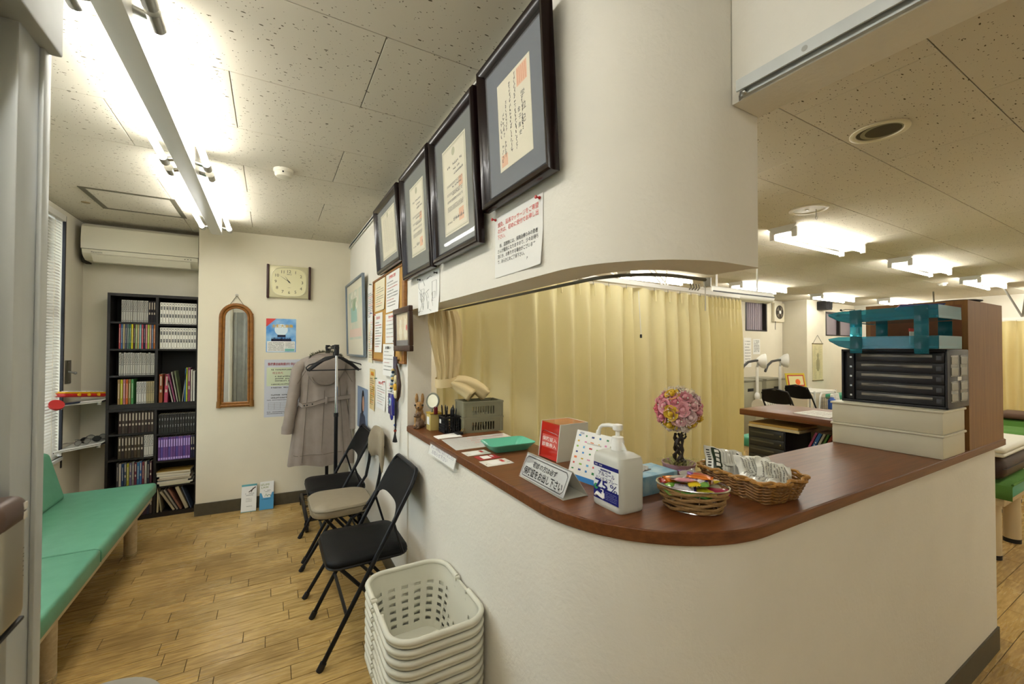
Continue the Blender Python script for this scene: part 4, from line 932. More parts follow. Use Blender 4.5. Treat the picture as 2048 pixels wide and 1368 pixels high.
# small wooden frame with two figurines
def smallframe():
    M = frame((XW-.024, 2.272, 1.383), (0, -1, 0), (-.006, 0, .236)); w, h = .325, .235
    t = thing('framed_picture', 'small brown wooden frame with two pale cat figures, below the line map', 'picture frame', M=M)
    m = wood_mat('frame_walnut', '#4d2f1c', '#2f1b10', 70, 2, .4)
    for a in ((-w/2, w/2, 0, .030), (-w/2, w/2, h-.030, h), (-w/2, -w/2+.03, .03, h-.03), (w/2-.03, w/2, .03, h-.03)): obj('frame_bar', B().rbox(*a, 0, .022, .004), m, t, local=True)
    obj('picture', B().box(-w/2+.028, w/2-.028, .028, h-.028, .002, .008), mat('pic_buff', '#dcc9a0', .8), t, local=True)
    obj('ground', B().box(-w/2+.03, w/2-.03, .03, .06, .008, .009), mat('pic_dark', '#5a5148', .8), t, local=True)
    for x in (-.045, .05):
        b = B().ball((x, .10, .009), .042, 12, 8, sc=(.8, 1, .06)).ball((x, .150, .009), .027, 12, 8, sc=(1, .9, .06))
        for s in (-1, 1): b.ball((x+s*.017, .175, .009), .011, 8, 6, sc=(.7, 1.2, .08))
        obj('cat_shape', b, mat('pic_cat', '#ede2c2', .8), t, local=True)
    obj('red_detail', B().ball((.075, .125, .011), .012, 8, 6, sc=(1, 1.4, .1)), M_RED, t, local=True)
    obj('glass', B().box(-w/2+.027, w/2-.027, .027, h-.027, .013, .014), M_PGLASS, t, local=True)
smallframe()
# charms hanging below the cork board
def charm():
    x = XW-.030
    t = thing('hanging_charm', 'dark blue glass eye charm with beads and a tassel hanging from the cork board', 'charm', (x, 2.50, 1.32))
    obj('ribbon', B().box(x-.003, x+.003, 2.42, 2.49, 1.28, 1.35), mat('ribbon_multi', '#5a5062', .7, noise=.6, nscale=60), t)
    M_CB = mat('charm_blue', '#141a8c', .12, coat=.6)
    b = B(); b.rbox(x-.008, x+.006, 2.475, 2.585, 1.005, 1.13, .0045, 2).ball((x, 2.53, .998), .030, 12, 8, sc=(.25, 1.1, .9)); obj('glass_hand', b, M_CB, t)
    obj('eye_white', B().cyl((x-.0085, 2.533, 1.082), (x-.0105, 2.533, 1.082), .024, n=20), mat('eye_white', '#dfe8f2', .2), t)
    obj('eye_ring', B().cyl((x-.0105, 2.533, 1.082), (x-.0115, 2.533, 1.082), .016, n=18), mat('eye_cyan', '#8cc3e0', .2), t)
    obj('eye_pupil', B().cyl((x-.0115, 2.533, 1.082), (x-.0125, 2.533, 1.082), .008, n=14), M_BLACKP, t)
    r = random.Random(3)
    for i in range(11):
        c = ['#c7d4da', '#2c3a50', '#e0c27a', '#6a8aa8'][i % 4]; obj('bead', B().ball((x-.002, 2.535-.004*i+r.uniform(-.006, .006), 1.15+i*.012), .0095, 10, 6), mat('bead_'+c, c, .25), t)
    obj('tassel_cord', B().tube([(x, 2.44, 1.14), (x, 2.435, .96), (x, 2.445, .90)], .005, 6), M_BLACKP, t)
    for k, c in enumerate(('#a83a1c', '#c8c8c0', '#3a5aa8')): obj('bead', B().ball((x, 2.443, .925+k*.016), .009, 10, 6), mat('bead_'+c, c, .3), t)
    b = B()
    for k in range(12): a = 2*pi*k/12; b.tube([(x, 2.446, .915), (x+.010*cos(a), 2.446+.018*sin(a), .86)], [.003, .004], 5)
    stuffed(obj('tassel', b, M_BLACKP, t))
charm()
t = thing('horn_ornament', 'curved brown horn-shaped ornament with pale figures hanging beside the eye charm', 'charm', (XW-.03, 2.40, 1.12))
P = [(XW-.028, 2.43, 1.30), (XW-.03, 2.385, 1.25), (XW-.03, 2.365, 1.19), (XW-.03, 2.375, 1.13), (XW-.03, 2.40, 1.10)]
obj('horn', B().tube(P, [.006, .011, .013, .011, .005], 8), mat('horn_brown', '#3c2418', .3), t)
for k, (dy, z) in enumerate(((.02, 1.22), (.03, 1.175), (.02, 1.135))): obj('figure', B().ball((XW-.033, 2.41+dy, z), .022, 10, 8, sc=(.5, .9, 1.1)), mat('figure_gold' if k % 2 else 'figure_cream', '#d8a828' if k % 2 else '#e0d2a2', .5), t)

# ================================================================== folding chairs
def rrect(w, d, r, n=5):
    P = []
    for cx, cy, a0 in ((w/2-r, d/2-r, 0), (-w/2+r, d/2-r, pi/2), (-w/2+r, -d/2+r, pi), (w/2-r, -d/2+r, 3*pi/2)):
        P += [(cx+r*cos(a0+pi/2*i/n), cy+r*sin(a0+pi/2*i/n)) for i in range(n+1)]
    return P
def pad(b, poly, z0, z1, soft=.015, mi=0):
    """upholstered pad: outline, rounded top edge, domed top"""
    cx = sum(p[0] for p in poly)/len(poly); cy = sum(p[1] for p in poly)/len(poly); n = len(poly); rings = []
    for k, (s, z) in enumerate(((.97, z0), (1, z0+soft*.5), (1, z1-soft), (.985, z1-soft*.35), (.95, z1), (.6, z1+soft*.35), (.2, z1+soft*.5))):
        rings += [(cx+(x-cx)*s, cy+(y-cy)*s, z) for x, y in poly]
    fs = [(k*n+i, k*n+(i+1) % n, (k+1)*n+(i+1) % n, (k+1)*n+i) for k in range(6) for i in range(n)]+[tuple(range(n-1, -1, -1)), tuple(range(6*n, 7*n))]
    b.add(rings, fs, mi)
def chair_black(label, yc):
    t = thing('folding_chair', label, 'chair', M=T(.40, yc, 0), group='chairs along the partition wall')
    w = .205
    b = B(); pad(b, [(x+.008+.0, y*(1.0 if x < 0 else .96)) for x, y in rrect(.37, .405, .055)], .415, .445, .016); obj('seat', b, M_BLACKV, t, local=True)
    obj('seat_rim', B().tube([(x+.008, y*(1.0 if x < 0 else .96), .414) for x, y in rrect(.362, .395, .055)], .006, 6, closed=True), M_BLACKM, t, local=True)
    # front legs run up into the back hoop
    fx = lambda z: -.20+.43*(z/.80)
    hoop = [(fx(z), -w, z) for z in (.60, .70)]+[(fx(.70+.10*sin(a)), -w*.78-w*.22*cos(a), .70+.10*sin(a)) for a in [pi/2*i/5 for i in range(1, 6)]]
    hoop += [(x, -y, z) for x, y, z in reversed(hoop)]
    obj('back_hoop', B().tube(hoop, .0105, 8), M_BLACKM, t, local=True)
    for s in (-1, 1):
        l = obj('leg', B().cyl((-.20, s*w, .008), (fx(.60), s*w, .60), .0105, n=10), M_BLACKM, t, local=True)
        obj('foot_cap', B().cyl((-.205, s*w, 0), (-.187, s*w, .032), .0145, n=10), M_BLACKP, l, local=True)
    for s in (-1, 1):
        l = obj('leg', B().tube([(-.12, s*.178, .408), (.225, s*.178, .012)], .009, 8), M_BLACKM, t, local=True)
        obj('foot_cap', B().cyl((.216, s*.178, .022), (.236, s*.178, 0), .013, n=10), M_BLACKP, l, local=True)
        obj('hinge_strap', B().tube([(fx(.58), s*(w-.014), .58), (.16, s*(w-.014), .42)], .006, 6), M_BLACKM, t, local=True)
    obj('stretcher', B().cyl((fx(.20), -w, .20), (fx(.20), w, .20), .008, n=8), M_BLACKM, t, local=True)
    obj('stretcher', B().cyl((.15, -.178, .098), (.15, .178, .098), .007, n=8), M_BLACKM, t, local=True)
    # curved back panel with scooped lower edge
    def pnl(off):
        def f(u, v):
            y = (u-.5)*2*(w-.008); top = .795-.06*max(0, abs(u-.5)*2-.72)**2/.0784*1.0; lo = .640-.035*abs(2*u-1)**4-.004*(1-(2*u-1)**2)
            z = lo+(top-lo)*v; return (fx(z)+.016*(1-(2*u-1)**2)+off, y, z)
        return f
    b = B(); b.grid(pnl(-.009), 16, 8); n0 = len(b.v); b.grid(lambda u, v: pnl(.009)(1-u, v), 16, 8)
    E0 = [i for i in range(17)]+[17*j+16 for j in range(1, 9)]+[17*8+i for i in range(15, -1, -1)]+[17*j for j in range(7, 0, -1)]
    mir = lambda i: n0+(i//17)*17+(16-i % 17)
    for k in range(len(E0)): a, c = E0[k], E0[(k+1) % len(E0)]; b.f.append((c, a, mir(a), mir(c))); b.m.append(0)
    obj('backrest', b, M_BLACKV, t, local=True)
    return t
chair_black('black folding chair with padded vinyl seat beside the stacked baskets', 2.218)
c2 = chair_black('black folding chair under the hanging coat, between rack and beige chair', 3.277)
obj('price_sticker', B().rbox(.185, .1865, -.06, .03, .628, .668, .0004, 1), M_PAPER, c2, local=True)
def chair_beige():
    t = thing('folding_chair', 'beige padded folding chair between the two black chairs', 'chair', M=T(.385, 2.80, 0), group='chairs along the partition wall')
    m = mat('beige_vinyl', '#978b74', .45, noise=.06, bump=.1, bscale=260); w = .165
    b = B(); pad(b, [(x*(1.0)-.005, y*(1-.10*(x+.17)/.34)) for x, y in rrect(.345, .39, .10, 7)], .425, .478, .02); obj('seat', b, m, t, local=True)
    obj('seat_welt', B().tube([(x-.005, y*(1-.10*(x+.17)/.34), .466) for x, y in rrect(.347, .392, .10, 7)], .003, 6, closed=True), mat('beige_welt', '#7a6f58', .5), t, local=True)
    obj('seat_pan', B().rbox(-.14, .14, -.15, .15, .408, .428, .005), M_BLACKM, t, local=True)
    for s in (-1, 1):
        obj('back_post', B().tube([(.215, s*w, .80), (.200, s*w, .64), (.18, s*w, .54), (.12, s*w, .455), (.04, s*w, .40)], .0105, 8), M_BLACKM, t, local=True)
        l = obj('leg', B().cyl((.04, s*w, .40), (-.205, s*w, .008), .0105, n=10), M_BLACKM, t, local=True)
        obj('foot_cap', B().cyl((-.192, s*w, .028), (-.210, s*w, 0), .0145, n=10), M_BLACKP, l, local=True)
        l = obj('leg', B().cyl((-.10, s*(w-.02), .41), (.22, s*(w-.02), .01), .0095, n=10), M_BLACKM, t, local=True)
        obj('foot_cap', B().cyl((.212, s*(w-.02), .022), (.228, s*(w-.02), 0), .013, n=10), M_BLACKP, l, local=True)
    obj('stretcher', B().cyl((-.105, -w, .17), (-.105, w, .17), .008, n=8), M_BLACKM, t, local=True)
    obj('stretcher', B().cyl((.14, -w+.02, .11), (.14, w-.02, .11), .007, n=8), M_BLACKM, t, local=True)
    def bk(off, fl):
        def f(u, v):
            a = u if not fl else 1-u; y = (a-.5)*2*.20; e = abs(2*a-1)
            top = .885-.10*max(0, e-.45)**2/.3025; lo = .70-.05*e**2+.0
            q = (1-e**6)*(1-abs(2*v-1)**5)
            return (.205+.03*(1-e**2)+off*(.25+.75*q), y, lo+(top-lo)*v)
        return f
    b = B(); b.grid(bk(-.025, False), 16, 8); n0 = len(b.v); b.grid(bk(.012, True), 16, 8)
    E0 = [i for i in range(17)]+[17*j+16 for j in range(1, 9)]+[17*8+i for i in range(15, -1, -1)]+[17*j for j in range(7, 0, -1)]; mir = lambda i: n0+(i//17)*17+(16-i % 17)
    for k in range(len(E0)): a, c = E0[k], E0[(k+1) % len(E0)]; b.f.append((c, a, mir(a), mir(c))); b.m.append(0)
    obj('backrest', b, m, t, local=True)
chair_beige()
# round stool at the door
t = thing('round_stool', 'grey-beige padded round stool by the entrance door', 'stool', (-.405, 1.50, 0))
obj('seat', B().lathe([(.13, .395), (.155, .40), (.16, .415), (.155, .43), (.12, .438), (.02, .44)], 40, M=T(-.405, 1.50, 0)), mat('stool_vinyl', '#8f897c', .45), t)
for k in range(4):
    a = pi/4+k*pi/2; obj('leg', B().cyl((-.405+.10*cos(a), 1.50+.10*sin(a), .398), (-.405+.15*cos(a), 1.50+.15*sin(a), 0), .011, n=10), M_STEEL, t)
obj('foot_ring', B().tube([(-.405+.128*cos(a), 1.50+.128*sin(a), .16) for a in [2*pi*i/28 for i in range(28)]], .007, 6, closed=True), M_STEEL, t)

# ================================================================== stack of plastic baskets
def basket():
    t = thing('basket', '', 'basket', group='stacked plastic baskets')
    m = mat('basket_plastic', '#d9d7c6', .38, spec=.4, sss=0)
    HB = .225; W0, D0, W1, D1 = .225, .355, .305, .440           # bottom / top (x, y)
    N = 72; P0 = rrect(W0, D0, .06, 17); P1 = rrect(W1, D1, .075, 17); n = len(P0)
    rows = 17
    # wall as a fine grid with slot openings, thickened
    vin = []
    for j in range(rows+1):
        s = j/rows; z = HB*s
        vin += [(P0[i][0]+(P1[i][0]-P0[i][0])*s, P0[i][1]+(P1[i][1]-P0[i][1])*s, z) for i in range(n)]
    # re-sample outline evenly
    def even(P, k):
        L = [0]; 
        for i in range(len(P)): a, c = P[i], P[(i+1) % len(P)]; L.append(L[-1]+math.hypot(a[0]-c[0], a[1]-c[1]))
        out = []; j = 0
        for q in range(k):
            d = L[-1]*q/k
            while L[j+1] < d: j += 1
            f = (d-L[j])/(L[j+1]-L[j]) if L[j+1] > L[j] else 0; a, c = P[j], P[(j+1) % len(P)]; out.append((a[0]+(c[0]-a[0])*f, a[1]+(c[1]-a[1])*f))
        return out
    K = 96; E0, E1 = even(P0, K), even(P1, K)
    def vert(i, j, off):
        s = j/rows; x = E0[i][0]+(E1[i][0]-E0[i][0])*s; y = E0[i][1]+(E1[i][1]-E0[i][1])*s; l = math.hypot(x, y); return (x+off*x/l, y+off*y/l, .003+(HB-.003)*s)
    b = B()
    for off in (0, .0035): b.v += [vert(i, j, off) for j in range(rows+1) for i in range(K)]
    o2 = (rows+1)*K; hole = set()
    for j in range(rows):
        for i in range(K):
            x, y = E1[i]
            solid = abs(y) < .10 and abs(x) > .12 and 7 < j < 15 and x > 0
            if 1 < j < 14 and j % 2 == 0 and i % 4 in (1, 2) and not solid: hole.add((i, j))
    for j in range(rows):
        for i in range(K):
            i2 = (i+1) % K
            a, c, d, e = j*K+i, j*K+i2, (j+1)*K+i2, (j+1)*K+i
            if (i, j) in hole: continue
            b.f.append((e, d, c, a)); b.f.append((a+o2, c+o2, d+o2, e+o2)); b.m += [0, 0]
            for (di, dj, p, q) in ((-1, 0, a, e), (1, 0, d, c), (0, -1, c, a), (0, 1, e, d)):
                if ((i+di) % K, j+dj) in hole: b.f.append((p, q, q+o2, p+o2)); b.m.append(0)
    obj('tub', b, m, t, local=True, angle=50)
    b = B(); b.prism(E0, 0, .004); obj('bottom', b, m, t, local=True)
    # rim band and folded handles
    R = even([(x*1.0, y*1.0) for x, y in rrect(W1+.012, D1+.012, .078, 12)], 80)
    Pf = [(-.006, .003), (.006, .0), (.007, .012), (-.004, .014)]
    b = B()
    for x, y in R:
        l = math.hypot(x, y); ux, uy = x/l, y/l
        for o_, z in Pf: b.v.append((x+ux*o_, y+uy*o_, HB-.004+z))
    for i in range(80):
        for k in range(4): b.f.append((i*4+k, ((i+1) % 80)*4+k, ((i+1) % 80)*4+(k+1) % 4, i*4+(k+1) % 4)); b.m.append(0)
    obj('rim', b, m, t, local=True)
    H = rrect(W1+.016, D1+.016, .080, 12)
    for s in (-1, 1):
        pts = [(x, y, HB+.012) for x, y in H if y*s > .055]; pts.sort(key=lambda p: math.atan2(p[1]*s-.055, p[0]))
        pts = [((W1+.016)/2, .055*s, HB+.012)]+pts+[(-(W1+.016)/2, .055*s, HB+.012)]
        h = obj('handle', B().tube(pts, .0098, 10), m, t, local=True)
        for sx in (-1, 1): obj('hinge', B().cyl((sx*((W1+.016)/2-.012), .05*s, HB+.010), (sx*((W1+.016)/2+.008), .05*s, HB+.010), .0075, n=10), m, h, local=True)
    return t
bk = basket(); NB = 9; PITCH = .0325
for i in range(NB):
    M = T(.487, 1.51, .0005+i*PITCH); lb = 'grey-white slotted plastic basket, topmost and open, at the top of the stack' if i == NB-1 else 'grey-white plastic basket nested inside the stack beside the counter wall'
    if i == 0: bk.matrix_world = M; MW[bk.name] = M; bk['label'] = lb
    else: dup(bk, M, lb)

# ================================================================== coat rack
def rack():
    t = thing('coat_rack', 'black and chrome wheeled garment rack in the corner behind the chairs', 'coat rack', (.45, 3.9, 0))
    for y in (3.60, 4.20):
        p = obj('post', B().cyl((.454, y, .07), (.454, y, .875), .0145, n=14), M_BLACKM, t)
        obj('chrome_tube', B().cyl((.454, y, .87), (.454, y, 1.345), .011, n=14), M_CHROME, p)
        obj('collar', B().cyl((.454, y, .855), (.454, y, .885), .0175, n=14), M_BLACKP, p)
        obj('corner_joint', B().cyl((.454, y, 1.338), (.454, y, 1.425), .019, n=14).cyl((.454, y-.02, 1.40), (.454, y+.05, 1.40), .018, n=12), M_BLACKP, t)
    obj('top_rail', B().cyl((.454, 3.60, 1.40), (.454, 4.20, 1.40), .0105, n=12), M_CHROME, t)
    for x in (.25, .63): obj('base_bar', B().rbox(x-.013, x+.013, 3.55, 4.24, .072, .098, .006), M_BLACKM, t)
    for y in (3.58, 3.9, 4.21): obj('base_bar', B().rbox(.25, .63, y-.012, y+.012, .074, .096, .006), M_BLACKM, t)
    b = B()
    for i in range(11): obj('shelf_slat', B().box(.265, .615, 3.62+.05*i, 3.632+.05*i, .097, .103), mat('slat_tan', '#7a6238', .6), t)
    for x in (.25, .63):
        for y in (3.57, 4.22):
            c = obj('caster', B().cyl((x-.011, y, .032), (x+.011, y, .032), .031, n=16), M_BLACKP, t)
            obj('caster_fork', B().rbox(x-.017, x+.017, y-.014, y+.014, .045, .073, .004), M_BLACKM, c)
rack()
def hanger(y, z, rz, label, wide=.215, style=0):
    t = thing('coat_hanger', label, 'hanger', M=T(.454, y, z, rz), group='black hangers on the garment rack')
    obj('hook', B().tube([(.019*cos(a), 0, .0+.019*sin(a)) for a in [rad(215-25*i) for i in range(11)]]+[(.0, 0, -.045), (0, 0, -.075)], .0035, 6), M_BLACKP, t, local=True)
    if style == 0:
        P = [(0, 0, -.070), (-.05, 0, -.092), (-wide*.9, 0, -.135), (-wide, 0, -.155), (-wide*.97, 0, -.172), (-wide*.9, 0, -.178)]
        obj('hanger_bar', B().tube(P+[(-x, y_, z_) for x, y_, z_ in reversed(P)], .005, 8, closed=True), M_BLACKP, t, local=True)
    else:
        P = [(-wide, 0, -.185), (-wide*.7, 0, -.135), (-.06, 0, -.085), (0, 0, -.072), (.06, 0, -.085), (wide*.7, 0, -.135), (wide, 0, -.185)]
        obj('hanger_bar', B().tube(P, [.010, .013, .011, .009, .011, .013, .010], 8), M_BLACKP, t, local=True)
hanger(3.66, 1.40, .06, 'thin black loop hanger next to the chrome post'); hanger(3.72, 1.40, -.10, 'broad black contoured hanger behind the thin loop hanger', .19, 1)
hanger(3.80, 1.40, .12, 'black hanger in the middle of the rack bunch', .20, 1)
def coat():
    t = thing('coat', 'long grey-taupe hooded coat with fur-trimmed hood and belt hanging on the rack', 'coat', (.40, 4.0, .40))
    m = mat('coat_taupe', '#a0948a', .62, noise=.10, nscale=18, bump=.35, bscale=35, spec=.3); rng = random.Random(8)
    cx, cy = .410, 3.985
    prof = [(0, .262, .060), (.06, .258, .066), (.35, .225, .072), (.55, .190, .066), (.60, .186, .064), (.72, .212, .070), (.85, .225, .066), (.90, .190, .058), (.93, .120, .048), (.95, .06, .04)]
    def at(s):
        for k in range(len(prof)-1):
            if prof[k][0] <= s <= prof[k+1][0]: f = (s-prof[k][0])/(prof[k+1][0]-prof[k][0]); return [prof[k][i]+(prof[k+1][i]-prof[k][i])*f for i in (1, 2)]
        return prof[-1][1:]
    def body(u, v):
        s = v*.95; w, d = at(s); a = 2*pi*u; x = w*cos(a); y = d*sin(a)
        f = .006*sin(9*a+3*s)*(1-s)+.004*sin(17*a+9*s)*(1-s)
        if sin(a) < 0: y += .010*math.exp(-(x/.012)**2)*-.4+f
        sg = 1 if abs(sin(a)) > .15 else .6
        z = .40+s-.035*(x/w if w else 0)*.5*(1-s)+.008*sin(5*a)*(1-s)
        return (cx+x-.02*(1-s), cy+y*sg, z)
    b = B(); b.grid(body, 56, 40, cu=True); obj('body', b, m, t, angle=80)
    for s in (-1, 1):
        if s < 0: P = [(cx-.165, cy, 1.275), (cx-.215, cy-.01, 1.20), (cx-.235, cy-.015, 1.05), (cx-.262, cy-.02, .88), (cx-.288, cy-.025, .70)]
        else: P = [(cx+.160, cy, 1.265), (cx+.205, cy-.005, 1.18), (cx+.225, cy-.01, 1.03), (cx+.238, cy-.012, .86), (cx+.240, cy-.015, .70)]
        Q = []
        for k in range(len(P)-1):
            for j in range(4): f = j/4; Q.append(tuple(P[k][i]+(P[k+1][i]-P[k][i])*f+rng.uniform(-.002, .002) for i in range(3)))
        Q.append(P[-1]); R_ = [.050-.010*i/len(Q)+(.004 if i % 3 == 0 else 0) for i in range(len(Q))]; R_[0] = .03
        sl = obj('sleeve', B().tube(Q, R_, 14), m, t, angle=80)
        e = P[-1]; obj('cuff', B().tube([(e[0]-.004*s, e[1], e[2]+.045), (e[0], e[1], e[2]-.012)], [.044, .043], 14), m, sl, angle=60)
    # hood hanging down the back
    def hood(u, v):
        a = pi*(1-u); w = .150*(1-.30*v**3)
        zz = 1.325-.045*(1-sin(a))-(.245*v)*(.30+.70*sin(a)**.7)
        return (cx-.005+w*cos(a), cy-.066-.040*(sin(a)**.6)*sin(pi*min(1, .12+v*.88)), zz)
    b = B(); b.grid(hood, 22, 14); hd = obj('hood', b, m, t, angle=80)
    md = hd.modifiers.new('s', 'SOLIDIFY'); md.thickness = .012
    fur = B(); r2 = random.Random(2)
    for k in range(520):
        a = r2.uniform(0, 2*pi); p = Vector((cx+.005+.118*cos(a), cy-.03-.03*abs(sin(a)), 1.315+.045*sin(a))); d_ = Vector((cos(a)+r2.uniform(-.6, .6), r2.uniform(-1.4, .2), sin(a)+r2.uniform(-.6, .6))).normalized()*r2.uniform(.018, .036)
        q = d_.orthogonal().normalized()*.0035; fur.add([p-q, p+q, p+d_], [(0, 1, 2)])
    stuffed(obj('fur_trim', fur, mat('fur_olive', '#6f6e58', .9), t, smooth=False))
    obj('collar_tube', B().tube([(cx-.11*cos(a)+.005, cy-.02-.02*sin(a), 1.31+.02*sin(a)) for a in [pi*i/10 for i in range(11)]], .024, 8), m, t, angle=80)
    # belt
    bel = [(cx-.205, cy-.045, .935), (cx-.18, cy-.088, .918), (cx-.10, cy-.098, .930), (cx, cy-.092, .957), (cx+.10, cy-.084, .968), (cx+.20, cy-.045, .970)]
    b = B(); 
    for z0, z1, o_ in ((-.019, .019, 0),):
        n = len(bel); b.v += [(x, y-.004, z+z0) for x, y, z in bel]+[(x, y-.004, z+z1) for x, y, z in bel]+[(x, y+.002, z+z0) for x, y, z in bel]+[(x, y+.002, z+z1) for x, y, z in bel]
        for i in range(n-1):
            b.f += [(i, i+1, n+i+1, n+i), (2*n+i+1, 2*n+i, 3*n+i, 3*n+i+1), (n+i, n+i+1, 3*n+i+1, 3*n+i), (i+1, i, 2*n+i, 2*n+i+1)]; b.m += [0]*4
    bl = obj('belt', b, m, t)
    for x, y, z in ((cx-.165, cy-.096, .920), (cx-.145, cy-.099, .923), (cx-.105, cy-.1035, .930)): obj('eyelet', B().cyl((x, y-.002, z), (x, y+.004, z), .006, n=10), M_BLACKP, bl)
    obj('belt_loop', B().rbox(cx-.005, cx+.012, cy-.110, cy-.096, .925, .985, .002), m, t)
    obj('back_seam', B().tube([(cx-.012-.02*(1-k/10), cy-.071-.006*sin(k*.3), .43+.052*k) for k in range(0, 14)], .0022, 5), mat('coat_seam_shade', '#6f6459', .7), t)
    obj('hem_seam', B().tube([(cx-.02+.235*cos(a)*-1, cy-.070*sin(a)-.006, .50+.004*sin(7*a)) for a in [pi*(.12+.76*i/16) for i in range(17)]], .0022, 5), mat('coat_seam_shade', '#6f6459'), t)
    seam = mat('coat_seam_shade', '#6f6459')
    for e in (-.019, .019): obj('belt_seam_shade', B().tube([(x, y-.006, z+e*.9) for x, y, z in bel], .0016, 5), seam, bl)  # darker lines paint both seams and shading along the belt edges
    for sx in (-1, 1): obj('side_seam', B().tube([(cx+sx*(.115+.05*(1-k/12))-.012, cy-.062-.004*k/12, .44+.065*k) for k in range(13)], .0024, 5), seam, t)
    obj('hood_edge', B().tube([(cx-.005+.150*.70*cos(a), cy-.088-.020*sin(a), 1.325-.045*(1-sin(a))-.245*(.30+.70*sin(a)**.7)+.006) for a in [pi*(.02+.96*i/24) for i in range(25)]], .0036, 6), seam, t)
    for sx in (-1, 1): obj('raglan_seam', B().tube([(cx+sx*(.215-.02*k), cy-.060-.004*k, 1.10+.035*k) for k in range(5)], .0022, 5), seam, t)
    obj('coat_hook_strap', B().tube([(cx+.02, cy, 1.30), (.454, cy, 1.385), (.454, cy+.02, 1.415), (.454, cy+.03, 1.40)], .004, 6), M_BLACKP, t)
coat()

# ================================================================== things on the counter
CZ = .9752
M_CLEAR = mat('clear_acrylic', '#f2f4f0', .04, trans=1, ior=1.35)
def fig_eye(b, x, y, z, r): b.ball((x, y, z), r, 8, 6)
# two animal figurines
def rabbit(x, y, s, c, c2, label, ears, rz):
    t = thing('animal_figurine', label, 'figurine', M=T(x, y, CZ, rz) @ Matrix.Scale(s, 4))
    m = mat('fig_'+c, c, .6, noise=.3, nscale=60, bump=.3, bscale=200, col2=c2)
    bm = bmesh.new()
    def blob(cx, cy, cz, rx, ry, rz_):
        r = bmesh.ops.create_uvsphere(bm, u_segments=16, v_segments=10, radius=1)
        bmesh.ops.scale(bm, vec=(rx, ry, rz_), verts=r['verts']); bmesh.ops.translate(bm, vec=(cx, cy, cz), verts=r['verts'])
    blob(0, .005, .040, .032, .036, .040); blob(0, -.010, .075, .022, .022, .030); blob(0, -.018, .112, .024, .028, .025); blob(0, -.042, .105, .012, .014, .011)
    blob(.018, -.02, .030, .010, .012, .030); blob(-.018, -.02, .030, .010, .012, .030); blob(.020, -.034, .006, .010, .018, .007); blob(-.020, -.034, .006, .010, .018, .007); blob(0, .042, .02, .014, .014, .014)
    me = bpy.data.meshes.new('body'); bm.to_mesh(me); bm.free(); me.materials.append(m)
    o = obj('body', None, None, t, local=True, mesh=me); md = o.modifiers.new('r', 'REMESH'); md.mode = 'VOXEL'; md.voxel_size = .0030; md2 = o.modifiers.new('s', 'SMOOTH'); md2.iterations = 5; md.use_smooth_shade = True
    for sx in (-1, 1):
        if ears: obj('ear', B().ball((sx*.016, -.010, .152), .026, 12, 8, sc=(.36, .28, 1.15)), m, t, local=True)
        else: obj('ear', B().ball((sx*.020, -.006, .132), .010, 10, 8, sc=(.8, .5, 1)), m, t, local=True)
        obj('eye', B().ball((sx*.020, -.034, .118), .0058, 10, 8), M_BLACKP, t, local=True)
    obj('nose', B().ball((0, -.056, .108), .0042, 8, 6), M_BLACKP, t, local=True)
rabbit(.712, 2.262, .98, '#b08a56', '#8a6538', 'tan rabbit figurine with tall ears at the far end of the counter', True, -.45)
rabbit(.690, 2.190, .62, '#7d6650', '#6a5340', 'small brown squirrel figurine sitting before the tan rabbit', False, -1.3)
# hand mirror / round mirror on stand in tin
t = thing('pencil_tin', 'cream square tin holding a round hand mirror', 'tin', (.735, 2.12, CZ))
obj('tin', B().rbox(.712, .775, 2.085, 2.150, CZ, CZ+.088, .003), mat('tin_cream', '#c9b56e', .45, noise=.1), t)
obj('tin_label', B().rbox(.7105, .712, 2.10, 2.135, CZ+.03, CZ+.07, .0003, 1), M_PAPER, t); obj('tin_rim', B().rbox(.709, .778, 2.082, 2.153, CZ+.084, CZ+.092, .003), mat('tin_gold', '#b3952f', .4), t)
t = thing('hand_mirror', 'round hand mirror with grey rim standing in the cream tin', 'mirror', (.735, 2.12, CZ+.09))
C = Vector((.735, 2.115, CZ+.150)); MM = frame(C, (.55, -.835, 0), (.1, .06, 1))
obj('rim', B().tube([(.038*cos(a), .038*sin(a), 0) for a in [2*pi*i/28 for i in range(28)]], .005, 8, closed=True, M=MM), mat('mirror_rim', '#7d7f70', .4), t)
obj('glass', B().cyl((0, 0, -.002), (0, 0, .002), .036, n=28, M=MM), mat('mirror_dull', '#b8ae92', .15, .9), t)
obj('handle', B().cyl((0, -.04, 0), (0, -.10, 0), .005, n=8, M=MM), mat('mirror_rim', '#7d7f70'), t)
t = thing('red_clip', 'small dark red clip on the rim of the cream tin', 'clip', (.74, 2.09, CZ+.09))
obj('clip_body', B().rbox(.728, .748, 2.074, 2.081, CZ+.085, CZ+.125, .002), mat('clip_red', '#6e1220', .4), t); obj('clip_lever', B().tube([(.732, 2.07, CZ+.12), (.738, 2.068, CZ+.135), (.744, 2.07, CZ+.12)], .0015, 5), M_STEEL, t)
